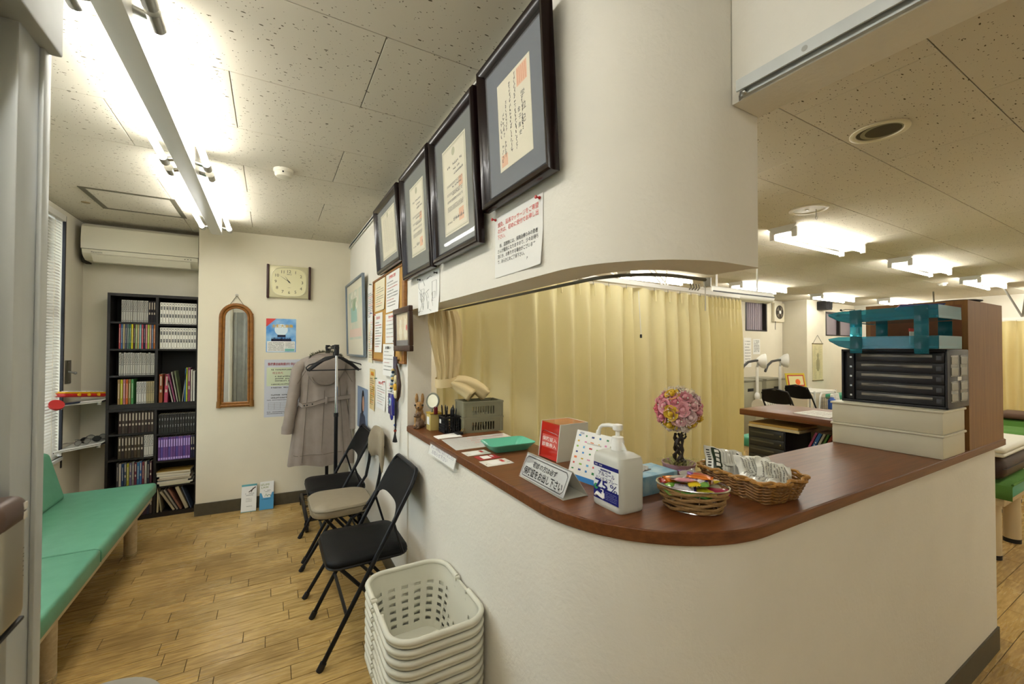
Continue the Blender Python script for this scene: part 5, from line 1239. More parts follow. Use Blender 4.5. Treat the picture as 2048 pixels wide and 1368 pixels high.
# pen basket
def penbasket():
    t = thing('pen_basket', 'black plastic lattice basket full of pens', 'pen holder', (.80, 2.03, CZ))
    x0, x1, y0, y1, z0, z1 = .752, .835, 1.985, 2.065, CZ, CZ+.078
    b = B(); b.box(x0+.004, x1-.004, y0+.004, y1-.004, z0, z0+.004)
    for k in range(6):
        z = z0+.006+k*.0135; b.tube([(x0, y0, z), (x1, y0, z), (x1, y1, z), (x0, y1, z)], .0022, 5, closed=True)
    for k in range(9):
        f = k/8
        for p in (((x0+(x1-x0)*f), y0), ((x0+(x1-x0)*f), y1), (x0, y0+(y1-y0)*f), (x1, y0+(y1-y0)*f)): b.cyl((p[0], p[1], z0), (p[0], p[1], z1), .0024, n=5)
    stuffed(obj('lattice', b, M_BLACKP, t, smooth=False))
    obj('rim', B().tube([(x0, y0, z1), (x1, y0, z1), (x1, y1, z1), (x0, y1, z1)], .005, 6, closed=True), M_BLACKP, t)
    obj('price_label', B().box(x0-.004, x0-.002, 2.03, 2.05, z0+.045, z0+.065), M_PAPER, t)
    r = random.Random(6)
    for k in range(15):
        x, y = r.uniform(x0+.012, x1-.012), r.uniform(y0+.012, y1-.012); dx, dy = r.uniform(-.012, .012), r.uniform(-.012, .012); h = r.uniform(.105, .135)
        q = thing('pen', 'dark ballpoint pen standing in the black lattice basket', 'pen', (x, y, CZ+.006), group='pens in the lattice basket')
        obj('barrel', B().cyl((x, y, CZ+.005), (x+dx, y+dy, CZ+h), .0042, n=8), mat('pen_'+str(k % 3), ['#18181c', '#22242c', '#2c2622'][k % 3], .3), q)
        obj('cap', B().cyl((x+dx, y+dy, CZ+h), (x+dx*1.08, y+dy*1.08, CZ+h+.008), .0036, .0022, n=8), mat('pen_cap_'+str(k % 2), ['#3a3a40', '#6d6a60'][k % 2], .3), q)
penbasket()
# two stacked grey crates
def crate(z, label):
    t = thing('storage_crate', label, 'crate', M=T(.946, 2.00, z, -.08), group=None)
    m = mat('crate_grey', '#85826a', .5); x0, x1, y0, y1, h = -.105, .105, -.065, .065, .078
    for s, nm_ in ((y0, 'front'), (y1-.004, 'back')):
        b = B(); b.box(x0, x1, s, s+.004, 0, .012).box(x0, x1, s, s+.004, .052, h); n = 9; a0, a1 = -.062, .062
        b.box(x0, a0, s, s+.004, .012, .052).box(a1, x1, s, s+.004, .012, .052)
        for k in range(n-1):
            u0 = a0+(a1-a0)*(k+.5)/n+.0045; u1 = a0+(a1-a0)*(k+1.5)/n-.0045
            b.box(u0, u1, s, s+.004, .012, .052)
        b.box(a0, a0+.0025, s, s+.004, .012, .052).box(a1-.0025, a1, s, s+.004, .012, .052)
        stuffed(obj(nm_+'_panel', b, m, t, local=True, smooth=False))
    for s in (x0, x1-.004): obj('side_panel', B().box(s, s+.004, y0+.004, y1-.004, 0, h), m, t, local=True)
    for x in (x0-.003, x1-.012):
        for y in (y0-.003, y1-.012): obj('corner_post', B().rbox(x, x+.015, y, y+.015, 0, h, .002), m, t, local=True)
    obj('rim', B().box(x0-.004, x1+.004, y0-.005, y0, h-.009, h-.001).box(x0-.004, x1+.004, y1, y1+.005, h-.009, h-.001).box(x0-.005, x0, y0, y1, h-.009, h-.001).box(x1, x1+.005, y0, y1, h-.009, h-.001), m, t, local=True, smooth=False)
    obj('bottom', B().box(x0+.004, x1-.004, y0+.004, y1-.004, 0, .003), m, t, local=True)
crate(CZ, 'grey slotted plastic crate standing on the counter under another crate'); crate(CZ+.0785, 'grey slotted plastic crate stacked on top of another crate')
# memo pad with clip, laminated sheet, stuck sign
def sheetpoly(name, label, cat, P, z, th, m):
    t = thing(name, label, cat, (sum(p[0] for p in P)/4, sum(p[1] for p in P)/4, z)); b = B(); b.prism(P, z, z+th); obj('sheet', b, m, t, smooth=False); return t
t = sheetpoly('memo_pad', 'blank white memo slip under a black bulldog clip by the pen basket', 'paper', [(.682, 1.880), (.802, 1.880), (.808, 1.975), (.682, 1.950)], CZ, .003, M_PAPER)
t = thing('bulldog_clip', 'black bulldog clip with brass lever on the memo slip', 'clip', (.80, 1.94, CZ)); obj('jaw', B().rbox(.790, .822, 1.915, 1.955, CZ+.003, CZ+.014, .003), M_BLACKP, t); obj('lever', B().tube([(.818, 1.925, CZ+.01), (.835, 1.93, CZ+.022), (.838, 1.945, CZ+.030), (.818, 1.948, CZ+.010)], .0016, 5), mat('brass', '#8a6a2c', .35, .8), t)
t = sheetpoly('laminated_sheet', 'white laminated sheet with red print lying under the teal tray', 'paper', [(.672, 1.640), (1.0, 1.640), (1.015, 1.860), (.690, 1.862)], CZ, .0012, mat('laminate', '#f0efe9', .2, coat=.5))
b = B(); r = random.Random(21); MM = frame((.85, 1.75, CZ+.0018), (1, 0, 0), (0, 1, 0))
for i in range(6): scrib(b, -.13, .13, .085-.03*i, .008, r, 0, MM)
stuffed(obj('printed_lines', b, mat('ink_faded', '#a9a49a', .7), t, smooth=False)); b = B()
for i in range(3): scrib(b, -.05, .14, .07-.045*i, .012, r, .0002, MM)
stuffed(obj('red_lines', b, mat('ink_pale_red', '#dc8f86', .7), t, smooth=False))
# acrylic notice stuck to counter edge
t = thing('edge_sign', 'clear acrylic sign with a paper slip stuck on the counter edge', 'sign', (.645, 1.75, .94))
ME = frame((.6485, 1.745, .938), (0, -1, 0), (.25, 0, 1))
obj('paper_slip', B().box(-.155, .155, -.026, .030, .001, .0016, M=ME), M_PAPER, t, smooth=False)
obj('acrylic', B().rbox(-.162, .168, -.031, .034, .0022, .0042, .0006, 1, M=ME), mat('acrylic_thin', '#f4f6f2', .06, alpha=.08), t)
text('新しく保険証が変わりましたら', ME @ Matrix.Translation((0, .012, .0018)), mat('ink_lilac', '#8a86a0', .6), t, w=.27, h=.019, dz=.0001); text('お知らせ下さい', ME @ Matrix.Translation((-.02, -.010, .0018)), mat('ink_lilac', '#8a86a0'), t, w=.19, h=.018, dz=.0001)
# three little cards (codes left out)
for i, (x0, x1, y0, y1, c, l) in enumerate(((.676, .778, 1.528, 1.596, '#e9e6dc', 'white payment card sign nearest the laminated sheet'), (.692, .780, 1.450, 1.510, '#b3343a', 'red payment card sign between two white ones'), (.679, .788, 1.358, 1.434, '#e9e6dc', 'white payment card sign with red mark, beside the black-lettered sign'))):
    t = sheetpoly('counter_card', l, 'card', [(x0, y0), (x1, y0), (x1, y1), (x0, y1)], CZ, .0012, mat('card_'+c, c, .35))
    w, h = x1-x0, y1-y0
    obj('white_panel', B().box(x0+w*.22, x0+w*.62, y0+h*.15, y1-h*.15, CZ+.0012, CZ+.0016), M_PAPER, t)
    obj('colour_mark', B().box(x0+w*.70, x0+w*.82, y0+h*.45, y1-h*.15, CZ+.0012, CZ+.0017), mat('card_red', '#c0302c', .5) if i != 1 else M_PAPER, t)
    b = B(); scrib(b, 0, w*.16, 0, h*.09, random.Random(i), 0, frame((x0+w*.80, y0+h*.28, CZ+.0018), (1, 0, 0), (0, 1, 0))); scrib(b, 0, w*.14, 0, h*.09, random.Random(i+5), 0, frame((x0+w*.04, y0+h*.35, CZ+.0018), (1, 0, 0), (0, 1, 0)))
    stuffed(obj('small_print', b, M_INKG, t, smooth=False))
# teal tray
def tray():
    t = thing('coin_tray', 'teal green plastic tray on the counter beside the red box', 'tray', (.873, 1.562, CZ))
    P0 = rrect(.150, .092, .018); P1 = rrect(.200, .140, .024); n = len(P0); m = mat('tray_teal', '#66c2a4', .3, coat=.3)
    R = [(P0, 0), (P1, .032), ([(x*1.03, y*1.045) for x, y in P1], .034), ([(x*1.03, y*1.045) for x, y in P1], .031), ([(x*.985, y*.98) for x, y in P1], .028), ([(x*.98, y*.965) for x, y in P0], .004)]
    b = B(); 
    for P, z in R: b.v += [(.873+x*cos(-.06)-y*sin(-.06), 1.562+x*sin(-.06)+y*cos(-.06), CZ+z) for x, y in P]
    O = [0, 1, 2]
    seq = [(0, 1), (1, 3), (3, 2)]
    # outer wall, lip, inner wall
    for a, c in ((0, 3), (3, 2), (2, 4), (4, 5)): b.f += [(a*n+i, a*n+(i+1) % n, c*n+(i+1) % n, c*n+i) for i in range(n)]; b.m += [0]*n
    b.f += [tuple(range(n-1, -1, -1)), tuple(range(5*n, 6*n))]; b.m += [0, 0]
    obj('tray_shell', b, m, t)
    obj('divider_ridge', B().rbox(.80, .945, 1.558, 1.562, CZ+.004, CZ+.010, .001, M=None), m, t)
tray()
# red card box
def redbox():
    t = thing('card_box', 'white plastic box with a red translucent front for insurance cards', 'box', (1.0, 1.34, CZ))
    x0, x1, y0, y1, z0, z1 = .926, 1.075, 1.282, 1.408, CZ, 1.114
    mw = mat('box_white', '#dcdccf', .4); mr = mat('red_acrylic', '#c02c20', .08, coat=.4, spec=.6)
    sl = .016; 
    for y in (y0, y1-.003):
        b = B(); b.add([(x0, y, z0), (x1, y, z0), (x1, y, z1), (x0+sl, y, z1), (x0, y+.003, z0), (x1, y+.003, z0), (x1, y+.003, z1), (x0+sl, y+.003, z1)], [(0, 1, 2, 3), (7, 6, 5, 4), (0, 4, 5, 1), (1, 5, 6, 2), (2, 6, 7, 3), (3, 7, 4, 0)]); obj('side_panel', b, mw, t, smooth=False)
    obj('back_panel', B().box(x1-.003, x1, y0+.003, y1-.003, z0, z1), mw, t, smooth=False)
    MF = frame((x0+.002, (y0+y1)/2, z0+.002), (0, -1, 0), (sl, 0, z1-z0)); hw = (y1-y0)/2-.003; H = z1-z0-.004
    obj('red_front', B().box(-hw, hw, 0, H, -.003, 0, M=MF), mr, t, smooth=False)
    obj('red_lid', B().box(x0+sl+.001, x1-.003, y0+.003, y1-.003, z1-.004, z1-.001), mat('red_lid', '#b5562e', .1, coat=.5), t, smooth=False)
    obj('front_groove', B().tube([(-hw+.008, .004, .0005), (-hw+.008, H-.038, .0005), (-hw+.02, H-.032, .0005), (hw-.02, H-.036, .0005), (hw-.006, H-.042, .0005)], .0014, 5, M=MF), mat('red_dark', '#7d1712', .2), t)
    obj('label_panel', B().box(-hw+.012, hw-.006, H*.30, H*.66, .0003, .0007, M=MF), mat('red_pale', '#d0584c', .3), t, smooth=False)
    text('保険証入', MF @ Matrix.Translation((.002, H*.545, .001)), M_PAPER, t, w=.094, h=.016, dz=0, bold=.01); text('診察券入', MF @ Matrix.Translation((.002, H*.385, .001)), M_PAPER, t, w=.092, h=.016, dz=0, bold=.01)
redbox()
# black-lettered sign
def asign():
    t = thing('desk_sign', 'clear A-shaped desk sign with black Japanese lettering on white', 'sign', (.75, 1.08, CZ))
    MF = frame((.716, 1.083, CZ+.003), (-.035, -1, 0), (.036, 0, .080)); hw = .128; H = .080
    obj('white_panel', B().box(-hw+.003, hw-.003, .003, H-.003, -.001, .0004, M=MF), mat('sign_white', '#fafaf6', .35), t, smooth=False)
    obj('front_sheet', B().rbox(-hw, hw, 0, H, .0004, .0022, .0004, 1, M=MF), mat('acrylic_thin', '#f4f6f2', .06, alpha=.08), t, smooth=False)
    top = MF @ Vector((0, H, 0)); R_ = Vector((-.035, -1, 0)).normalized()
    MB_ = frame((.802, 1.080, CZ+.0005), (-.035, -1, 0), (top.x-.802, 0, top.z-CZ)); HB = (Vector((top.x, 0, top.z))-Vector((.802, 0, CZ))).length
    obj('back_sheet', B().box(-hw, hw, 0, HB, -.0012, 0, M=MB_), mat('sign_back', '#d9d8cc', .3, alpha=.85), t, smooth=False)
    a = MF @ Vector((-hw, 0, 0)); c = MF @ Vector((hw, 0, 0)); 
    obj('base_sheet', B().add([(a.x, a.y, CZ+.0008), (c.x, c.y, CZ+.0008), (c.x+.086, c.y, CZ+.0008), (a.x+.086, a.y, CZ+.0008), (a.x, a.y, CZ+.002), (c.x, c.y, CZ+.002), (c.x+.086, c.y, CZ+.002), (a.x+.086, a.y, CZ+.002)], [(3, 2, 1, 0), (4, 5, 6, 7), (0, 1, 5, 4), (1, 2, 6, 5), (2, 3, 7, 6), (3, 0, 4, 7)]), mat('sign_back', '#d9d8cc'), t, smooth=False)
    b = B(); u, v, k = hw-.010, .009, .010; P = [(-u, v+k), (-u, H-v-k), (-u+k, H-v), (u-k, H-v), (u, H-v-k), (u, v+k), (u-k, v), (-u+k, v)]
    for i in range(8):
        p, q = Vector(P[i]), Vector(P[(i+1) % 8]); d = (q-p).normalized(); nn = Vector((-d.y, d.x))*.0009
        b.add([(*(p+nn), .0024), (*(p-nn), .0024), (*(q-nn), .0024), (*(q+nn), .0024)], [(0, 1, 2, 3)], 0, MF)
    obj('border_line', b, M_INK, t, smooth=False)
    text('初診の方は必ず', MF @ Matrix.Translation((0, H*.665, .0024)), M_INK, t, w=.135, h=.0185, bold=.008, dz=0); text('保険証をお出し下さい', MF @ Matrix.Translation((0, H*.335, .0024)), M_INK, t, w=.218, h=.026, bold=.012, dz=0)
asign()
# payment methods stand (behind the bottle)
def paystand():
    t = thing('payment_stand', 'white card stand printed with small coloured payment marks behind the sanitiser bottle', 'sign', (.90, 1.07, CZ))
    MF = frame((.862, 1.05, CZ+.002), (.12, -1, 0), (.05, 0, .150)); w, h = .075, .158
    obj('card', B().box(-w, w, 0, h, -.0015, 0, M=MF), M_PAPER, t, smooth=False); obj('support_leg', B().box(-.03, .03, 0, h*.8, -.0015, 0, M=frame((.942, 1.05, CZ+.001), (.12, -1, 0), (-.045, 0, .12))), M_WHITEP, t, smooth=False)
    obj('blue_band', B().box(-w, w, 0, h*.10, 0, .0004, M=MF), mat('pay_blue', '#2f7cc0', .4), t, smooth=False)
    r = random.Random(12); cs = ['#2f7cc0', '#c8443c', '#d9b23c', '#3c8a54', '#8fb84a', '#d98ab0', '#394a8a', '#5aa8d8', '#e07840']
    for j in range(7):
        for i in range(5):
            c = cs[(i*3+j*2) % 9]; x, y = -w*.78+i*w*.39, h*(.90-.115*j)
            obj('pay_mark', B().box(x-.007*r.uniform(.3, 1), x+.007*r.uniform(.3, 1), y-.003*r.uniform(.5, 1.3), y+.003*r.uniform(.5, 1.3), .0002, .0006, M=MF), mat('pay_'+c, c, .5), t, smooth=False)
    text('VISA', MF @ Matrix.Translation((-w*.66, h*.945, .0008)), M_BLUEI, t, w=.02)
paystand()
# sanitiser bottle
def bottle():
    t = thing('sanitiser_bottle', 'translucent white pump bottle of hand alcohol with navy label reading 75%', 'bottle', M=T(.818, .853, CZ, -.03))
    m = mat('bottle_plastic', '#e4e4da', .3, trans=.25, sss=.0); hx, hy = .043, .058
    P = rrect(hx*2, hy*2, .016, 6); n = len(P); R = [(.93, 0), (.985, .004), (1, .012), (1, .118), (.985, .130), (.93, .140), (.80, .147), (.55, .151), (.40, .153)]
    b = B()
    for k, (s, z) in enumerate(R):
        for x, y in P:
            if k >= 6: l = math.hypot(x, y); q = (k-5)/3; x, y = x*(1-q)+x/l*.036*q, y*(1-q)+y/l*.036*q
            b.v.append((x*s, y*s, z))
    for k in range(len(R)-1): b.f += [(k*n+i, k*n+(i+1) % n, (k+1)*n+(i+1) % n, (k+1)*n+i) for i in range(n)]; b.m += [0]*n
    b.f += [tuple(range(n-1, -1, -1)), tuple(range((len(R)-1)*n, len(R)*n))]; b.m += [0, 0]
    obj('body', b, m, t, local=True, angle=45)
    wp = mat('pump_white', '#f0f0ea', .3)
    c = obj('collar', B().lathe([(.0175, .152), (.0175, .176), (.0155, .179), (.0155, .186), (.010, .188)], 24), wp, t, local=True)
    for s in (-1, 1): obj('collar_wing', B().add([(0, s*.016, .154), (0, s*.034, .154), (0, s*.017, .176), (.003, s*.016, .154), (.003, s*.034, .154), (.003, s*.017, .176)], [(0, 1, 2), (5, 4, 3), (0, 3, 4, 1), (1, 4, 5, 2), (2, 5, 3, 0)]), wp, c, local=True, smooth=False)
    obj('stem', B().cyl((0, 0, .186), (0, 0, .206), .006, n=14), wp, t, local=True)
    hd = obj('pump_head', B().lathe([(.010, .203), (.0135, .206), (.0135, .216), (.0125, .2195), (.006, .221)], 24), wp, t, local=True)
    obj('nozzle', B().tube([(0, .008, .2135), (-.002, .035, .2125), (-.004, .058, .208), (-.006, .066, .201), (-.007, .070, .188)], [.006, .0055, .005, .005, .006], 10), wp, hd, local=True)
    obj('nozzle_tip', B().cyl((-.007, .070, .192), (-.008, .072, .180), .0062, .0072, n=12), wp, hd, local=True)
    ML = frame((-hx-.0006, 0, 0), (0, -1, 0), (0, 0, 1))   # label faces the waiting room
    lb = obj('label', B().box(-.046, .052, .022, .116, 0, .0004, M=ML), mat('label_white', '#eef0f0', .4), t, local=True, smooth=False)
    X = lambda x, y: ML @ Matrix.Translation((x, y, .0008))
    b = B(); b.box(-.046, .052, .106, .116, .0004, .0007, M=ML); obj('label_band', b, M_BLUEI, lb, local=True, smooth=False)
    b = B(); b.box(-.046, .052, .020, .052, .0004, .0007, M=ML); obj('label_base', b, M_BLUEI, lb, local=True, smooth=False)
    b = B(); b.box(-.018, .022, .0975, .102, .0004, .0007, M=ML); obj('label_strip', b, M_BLUEI, lb, local=True, smooth=False)
    text('アルコール', X(.006, .0905), M_BLUEI, lb, w=.064, h=.011, bold=.012, local=True); text('ハンドスプレー', X(.006, .0775), M_BLUEI, lb, w=.086, h=.0105, bold=.012, local=True)
    text('75', X(-.014, .0610), M_BLUEI, lb, w=.050, h=.024, bold=.02, local=True); text('%', X(.034, .0600), M_BLUEI, lb, w=.028, h=.021, local=True)
    text('消毒・除菌', X(-.026, .111), M_PAPER, lb, w=.03, h=.004, local=True); text('アルコール消毒剤', X(.002, .0998), M_PAPER, lb, w=.032, h=.003, local=True)
    b = B(); r = random.Random(4)
    for i in range(5): scrib(b, .002, .046, .045-.0045*i, .0022, r, .0009, ML)
    stuffed(obj('label_print', b, mat('label_pale', '#9aa0cc', .6), lb, local=True, smooth=False))
    b = B(); b.tube([(-.040, .026, .0009), (-.030, .034, .0009), (-.016, .030, .0009), (-.006, .026, .0009)], [.003, .006, .005, .003], 6, M=ML).box(-.014, -.002, .026, .040, .0007, .001, M=ML).box(-.010, -.006, .040, .046, .0007, .001, M=ML).box(-.018, -.006, .046, .048, .0007, .001, M=ML)
    obj('label_icon', b, M_PAPER, lb, local=True, smooth=False)
    obj('green_badge', B().cyl((-.036, .051, .0007), (-.036, .051, .0012), .008, n=16, M=ML), mat('badge_green', '#2c8a54', .5), lb, local=True)
bottle()
# tissue box
t = thing('tissue_box', 'blue patterned tissue box lying behind the sanitiser bottle', 'tissue box', (.99, .92, CZ))
obj('carton', B().rbox(.884, 1.078, .868, .972, CZ, CZ+.055, .0015, 1), mat('tissue_blue', '#5e97b8', .55, noise=.3, nscale=28, col2='#a6c4cc'), t, smooth=False)
obj('opening', B().cyl((.97, .92, CZ+.0551), (.97, .92, CZ+.0556), .05, n=24, M=Matrix.Translation((0, .92*.78, 0)) @ Matrix.Diagonal((1, .22, 1, 1))), M_BLACKP, t)
b = B(); b.grid(lambda u, v: (.93+.07*u+.01*sin(5*v), .92+.012*(v-.5)+.006*sin(9*u), CZ+.053+.035*v*(1-.6*u)+.006*sin(7*u+3*v)), 12, 8); o = obj('tissue', b, M_PAPER, t); md = o.modifiers.new('s', 'SOLIDIFY'); md.thickness = .001
# flower ball in a pot
def topiary():
    cx, cy = 1.128, .905
    t = thing('flower_topiary', 'ball of pink, white and yellow roses on a dark twisted stem in a mauve pot', 'flower arrangement', (cx, cy, CZ))
    obj('pot', B().lathe([(.034, 0), (.037, .003), (.050, .060), (.052, .066), (.049, .066), (.044, .056), (.02, .054)], 28, M=T(cx, cy, CZ)), mat('pot_mauve', '#a87f88', .4), t)
    r = random.Random(3); b = B()
    for k in range(420):
        a = r.uniform(0, 2*pi); q = r.uniform(0, .047); p = Vector((cx+q*cos(a), cy+q*sin(a), CZ+.056)); a2 = r.uniform(0, 2*pi); d = Vector((cos(a2)*.03, sin(a2)*.03, r.uniform(.006, .022))); o = Vector((-sin(a2), cos(a2), 0))*.0006; b.add([p-o, p+o, p+d+o, p+d-o], [(0, 1, 2, 3)])
    stuffed(obj('moss', b, mat('moss', '#a9a668', .9), t, smooth=False))
    C = Vector((cx, cy, 1.208)); R_ = .066
    for k in range(3):
        P = [(cx+.012*cos(k*2.1+s*7)*(1-.2*s), cy+.012*sin(k*2.1+s*7), CZ+.05+.105*s) for s in [i/14 for i in range(15)]]
        obj('stem', B().tube(P, [.0055+.002*sin(i*1.7+k) for i in range(15)], 7), mat('stem_dark', '#2a2018', .6), t)
    obj('stem_curl', B().tube([(cx+.012+.011*cos(a)*(1+a*.05), cy-.008, 1.125+.011*sin(a)) for a in [i*.6 for i in range(11)]], .003, 6).tube([(cx-.012, cy-.01, 1.12), (cx-.024, cy-.012, 1.10), (cx-.008, cy-.012, 1.07)], .003, 6).tube([(cx-.03, cy-.01, CZ+.06), (cx-.005, cy-.015, CZ+.075), (cx+.02, cy-.012, CZ+.068)], .004, 6), mat('stem_dark', '#2a2018'), t)
    obj('core', B().ball(C, R_*.93, 20, 14), mat('core_pink', '#b98a8c', .9), t)
    # one rose: spiral of cupped petals
    def rose(m, M, sc, seed):
        b = B(); rr = random.Random(seed)
        for k in range(9):
            a0 = k*2.4; rad_ = (.18+.085*k)*sc; hh = (.95-.055*k)*sc; op = .15+.09*k
            def f(u, v): a = a0+(u-.5)*(1.7+.05*k); rr_ = rad_*(.35+.65*v**.7)*(1+op*.35*v**3); return (rr_*cos(a), rr_*sin(a), hh*v*(1-.12*(2*u-1)**2)-.25*sc-op*.14*sc*v**3)
            b.grid(f, 4, 3)
        b.ball((0, 0, .18*sc), .34*sc, 10, 7, sc=(1, 1, 1.3))
        return obj('rose', b, m, t, angle=70), M
    cols = ['#d98a94', '#e3a6ac', '#d9747e', '#e6b8ba', '#dcc0c2', '#e9ddc6', '#dcb93a', '#d6929a', '#e8d9cc']
    ms = [mat('petal_'+c, c, .6) for c in cols]; protos = {}
    N = 46
    Vw, Rw = Vector((-.78, -.626, 0)), Vector((.84, -.54, 0)); yel = set(); fib = []
    for i in range(N):
        z = 1-2*(i+.5)/N; a = i*2.39996; q = math.sqrt(1-z*z); fib.append(Vector((q*cos(a), q*sin(a), z)))
    for ya, yb in ((-.43, -.08), (.50, -.41), (-.70, -.60), (-.27, .78), (.88, -.30)):
        g_ = (Vw*math.sqrt(max(0, 1-ya*ya-yb*yb))+Rw*ya+Vector((0, 0, yb))).normalized(); yel.add(max(range(N), key=lambda i: fib[i].dot(g_)))
    for i in range(N):
        z = 1-2*(i+.5)/N; a = i*2.39996; q = math.sqrt(1-z*z); n_ = Vector((q*cos(a), q*sin(a), z))
        c = 6 if i in yel else (5 if (z > .72 or i in (13, 19)) else (8 if z < -.75 else [0, 1, 2, 3, 7, 4, 0, 1, 7][i*5 % 9]))
        rot = n_.to_track_quat('Z', 'Y').to_matrix().to_4x4(); M = Matrix.Translation(C+n_*(R_*.93)) @ rot @ Matrix.Rotation(i*1.3, 4, 'Z')
        if c not in protos: o, _ = rose(ms[c], M, .0235, c); protos[c] = o.data
        else: o = obj('rose', None, None, t, mesh=protos[c])
        o.matrix_basis = M @ Matrix.Scale([.92, 1.05, 1.0][i % 3], 4)
    b = B(); rr = random.Random(4); g = B()
    for k in range(150):
        z = rr.uniform(-1, 1); a = rr.uniform(0, 2*pi); q = math.sqrt(1-z*z); p = C+Vector((q*cos(a), q*sin(a), z))*(R_*rr.uniform(1.06, 1.17)); b.ball(p, rr.uniform(.0014, .0026), 6, 4)
        if k % 9 == 0:
            d = Vector((rr.uniform(-1, 1), rr.uniform(-1, 1), rr.uniform(-1, 1)))*.006; o_ = Vector((.0015, .0015, 0)); g.add([p-d-o_, p-d+o_, p+d], [(0, 1, 2)])
    stuffed(obj('baby_breath', b, mat('breath_white', '#e8e4d4', .7), t)); stuffed(obj('leaf_bits', g, mat('leaf_dark', '#4a5a3a', .7), t, smooth=False))
topiary()
# oval string basket with sweets
def oval():
    cx, cy, rot = .978, .742, math.atan2(-.84, .54)
    t = thing('oval_basket', 'small oval string-woven basket with a silver wire rim, full of sweets', 'basket', M=T(cx, cy, CZ, rot))
    A0, B0, A1, B1, H = .068, .050, .090, .066, .064
    ell = lambda a, s: ((A0+(A1-A0)*s)*cos(a), (B0+(B1-B0)*s)*sin(a), .003+H*s-.003*s)
    for s, r_ in ((0, .0022), (1, .0026)): obj('wire_rim', B().tube([ell(2*pi*i/40, s) for i in range(40)], r_, 7, closed=True), M_CHROME, t, local=True)
    for k in range(12): a = 2*pi*(k+.5)/12; obj('wire_rib', B().tube([ell(a, 0), ell(a, 1)], .0014, 6), M_CHROME, t, local=True)
    m = mat('twine', '#a88452', .85, bump=.8, bscale=500, noise=.2, nscale=150)
    for j in range(6):
        P = []
        for i in range(72):
            a = 2*pi*i/72; s = .09+.155*j+.03*sin(3*a+j*2)+.035*sin(6*a*1.0+j*pi); x, y, z = ell(a, min(.97, max(.02, s))); k = 1+.028*cos(6*a+j*pi); P.append((x*k, y*k, z))
        obj('twine_strand', B().tube(P, .0040, 6, closed=True), m, t, local=True)
    obj('bottom', B().prism([ell(2*pi*i/30, 0)[:2] for i in range(30)], .001, .003), m, t, local=True)
    r = random.Random(15)
    cs = [('#d9771c', 'orange foil', 1), ('#7bc043', 'bright green', 0), ('#e3dfe6', 'white and purple', 2), ('#e8cf2c', 'yellow', 0), ('#9c1f48', 'crimson', 0), ('#b9b6ae', 'silver', 0), ('#e3dfe6', 'white and navy', 2), ('#c8b82c', 'mustard', 0), ('#8a5fa0', 'purple', 0), ('#b3211f', 'red', 0), ('#4a8a3a', 'leaf green', 0), ('#d8d2c4', 'cream', 0), ('#c9a23c', 'gold', 1), ('#8cb85a', 'lime', 0)]
    pos = [(-.045, .010, .062, .5, .3), (-.055, -.012, .052, 1.2, -.2), (.005, -.012, .070, -.3, .35), (.045, .012, .063, .8, -.4), (.062, -.014, .050, .2, .3), (-.010, .024, .074, 1.0, .9), (-.022, -.028, .052, .1, .25), (.035, -.030, .050, -.9, .2), (.018, .035, .054, .4, -.2), (-.060, .020, .052, .3, .1), (.02, -.04, .042, 0, .2), (.05, .03, .046, .3, .3), (-.02, .03, .048, .6, .2), (-.038, -.035, .042, .7, .2)]
    W_ = T(cx, cy, CZ, rot); nn_ = len(cs)
    for i in range(9):
        a = i*2.4; cs.append([('#d9771c', 'orange', 0), ('#e3dfe6', 'white', 0), ('#e8cf2c', 'yellow', 1), ('#c23a30', 'red', 0), ('#b9b6ae', 'silver', 1), ('#6aa83a', 'green', 0), ('#7a4a9a', 'violet', 0), ('#e6a0b0', 'pink', 0), ('#8a5a2c', 'brown', 1)][i])
        cs[-1] = (cs[-1][0], cs[-1][1]+' twist', cs[-1][2]); pos.append((.05*cos(a)*(.4+.6*(i/9)), .036*sin(a)*(.4+.6*(i/9)), .078-.006*(i % 3), a*1.7, .25*sin(i*2)))
    for i, ((c, nm_, k), (x, y, z, az, ti)) in enumerate(zip(cs, pos)):
        MM = W_ @ Matrix.Translation((x*.92, y*.92, z+.008)) @ Matrix.Rotation(az, 4, 'Z') @ Matrix.Rotation(ti, 4, 'X')
        o = thing('wrapped_sweet', nm_+' wrapped sweet in the oval string basket', 'sweet', M=MM, group='sweets in the oval basket')
        def pil(u, v): a = 2*pi*u; e = abs(2*v-1); w = .012*(1-.0*e); th = .0055*(1-e**4); return ((v-.5)*.052, w*1.2*cos(a)*(1+.06*sin(9*v)), th*sin(a))
        b = B(); b.grid(pil, 14, 10, cu=True); mt_ = mat('foil_'+c, c, .28, .35 if k == 1 else .05, coat=.3); obj('wrapper', b, mt_, o, local=True, angle=70)
        for s in (-1, 1):
            def fin(u, v, s=s): return (s*(.026+.006*u), (v-.5)*.029, .0008*sin(v*28))
            obj('crimped_end', B().grid(fin, 2, 14), mat('foil_purple', '#3d2370', .4) if k == 2 else mt_, o, local=True)
        if k == 2: text('のど飴', Matrix.Translation((0, 0, .0056)), mat('foil_ink', '#3d2370', .5), o, w=.022, local=True, bold=.02)
oval()
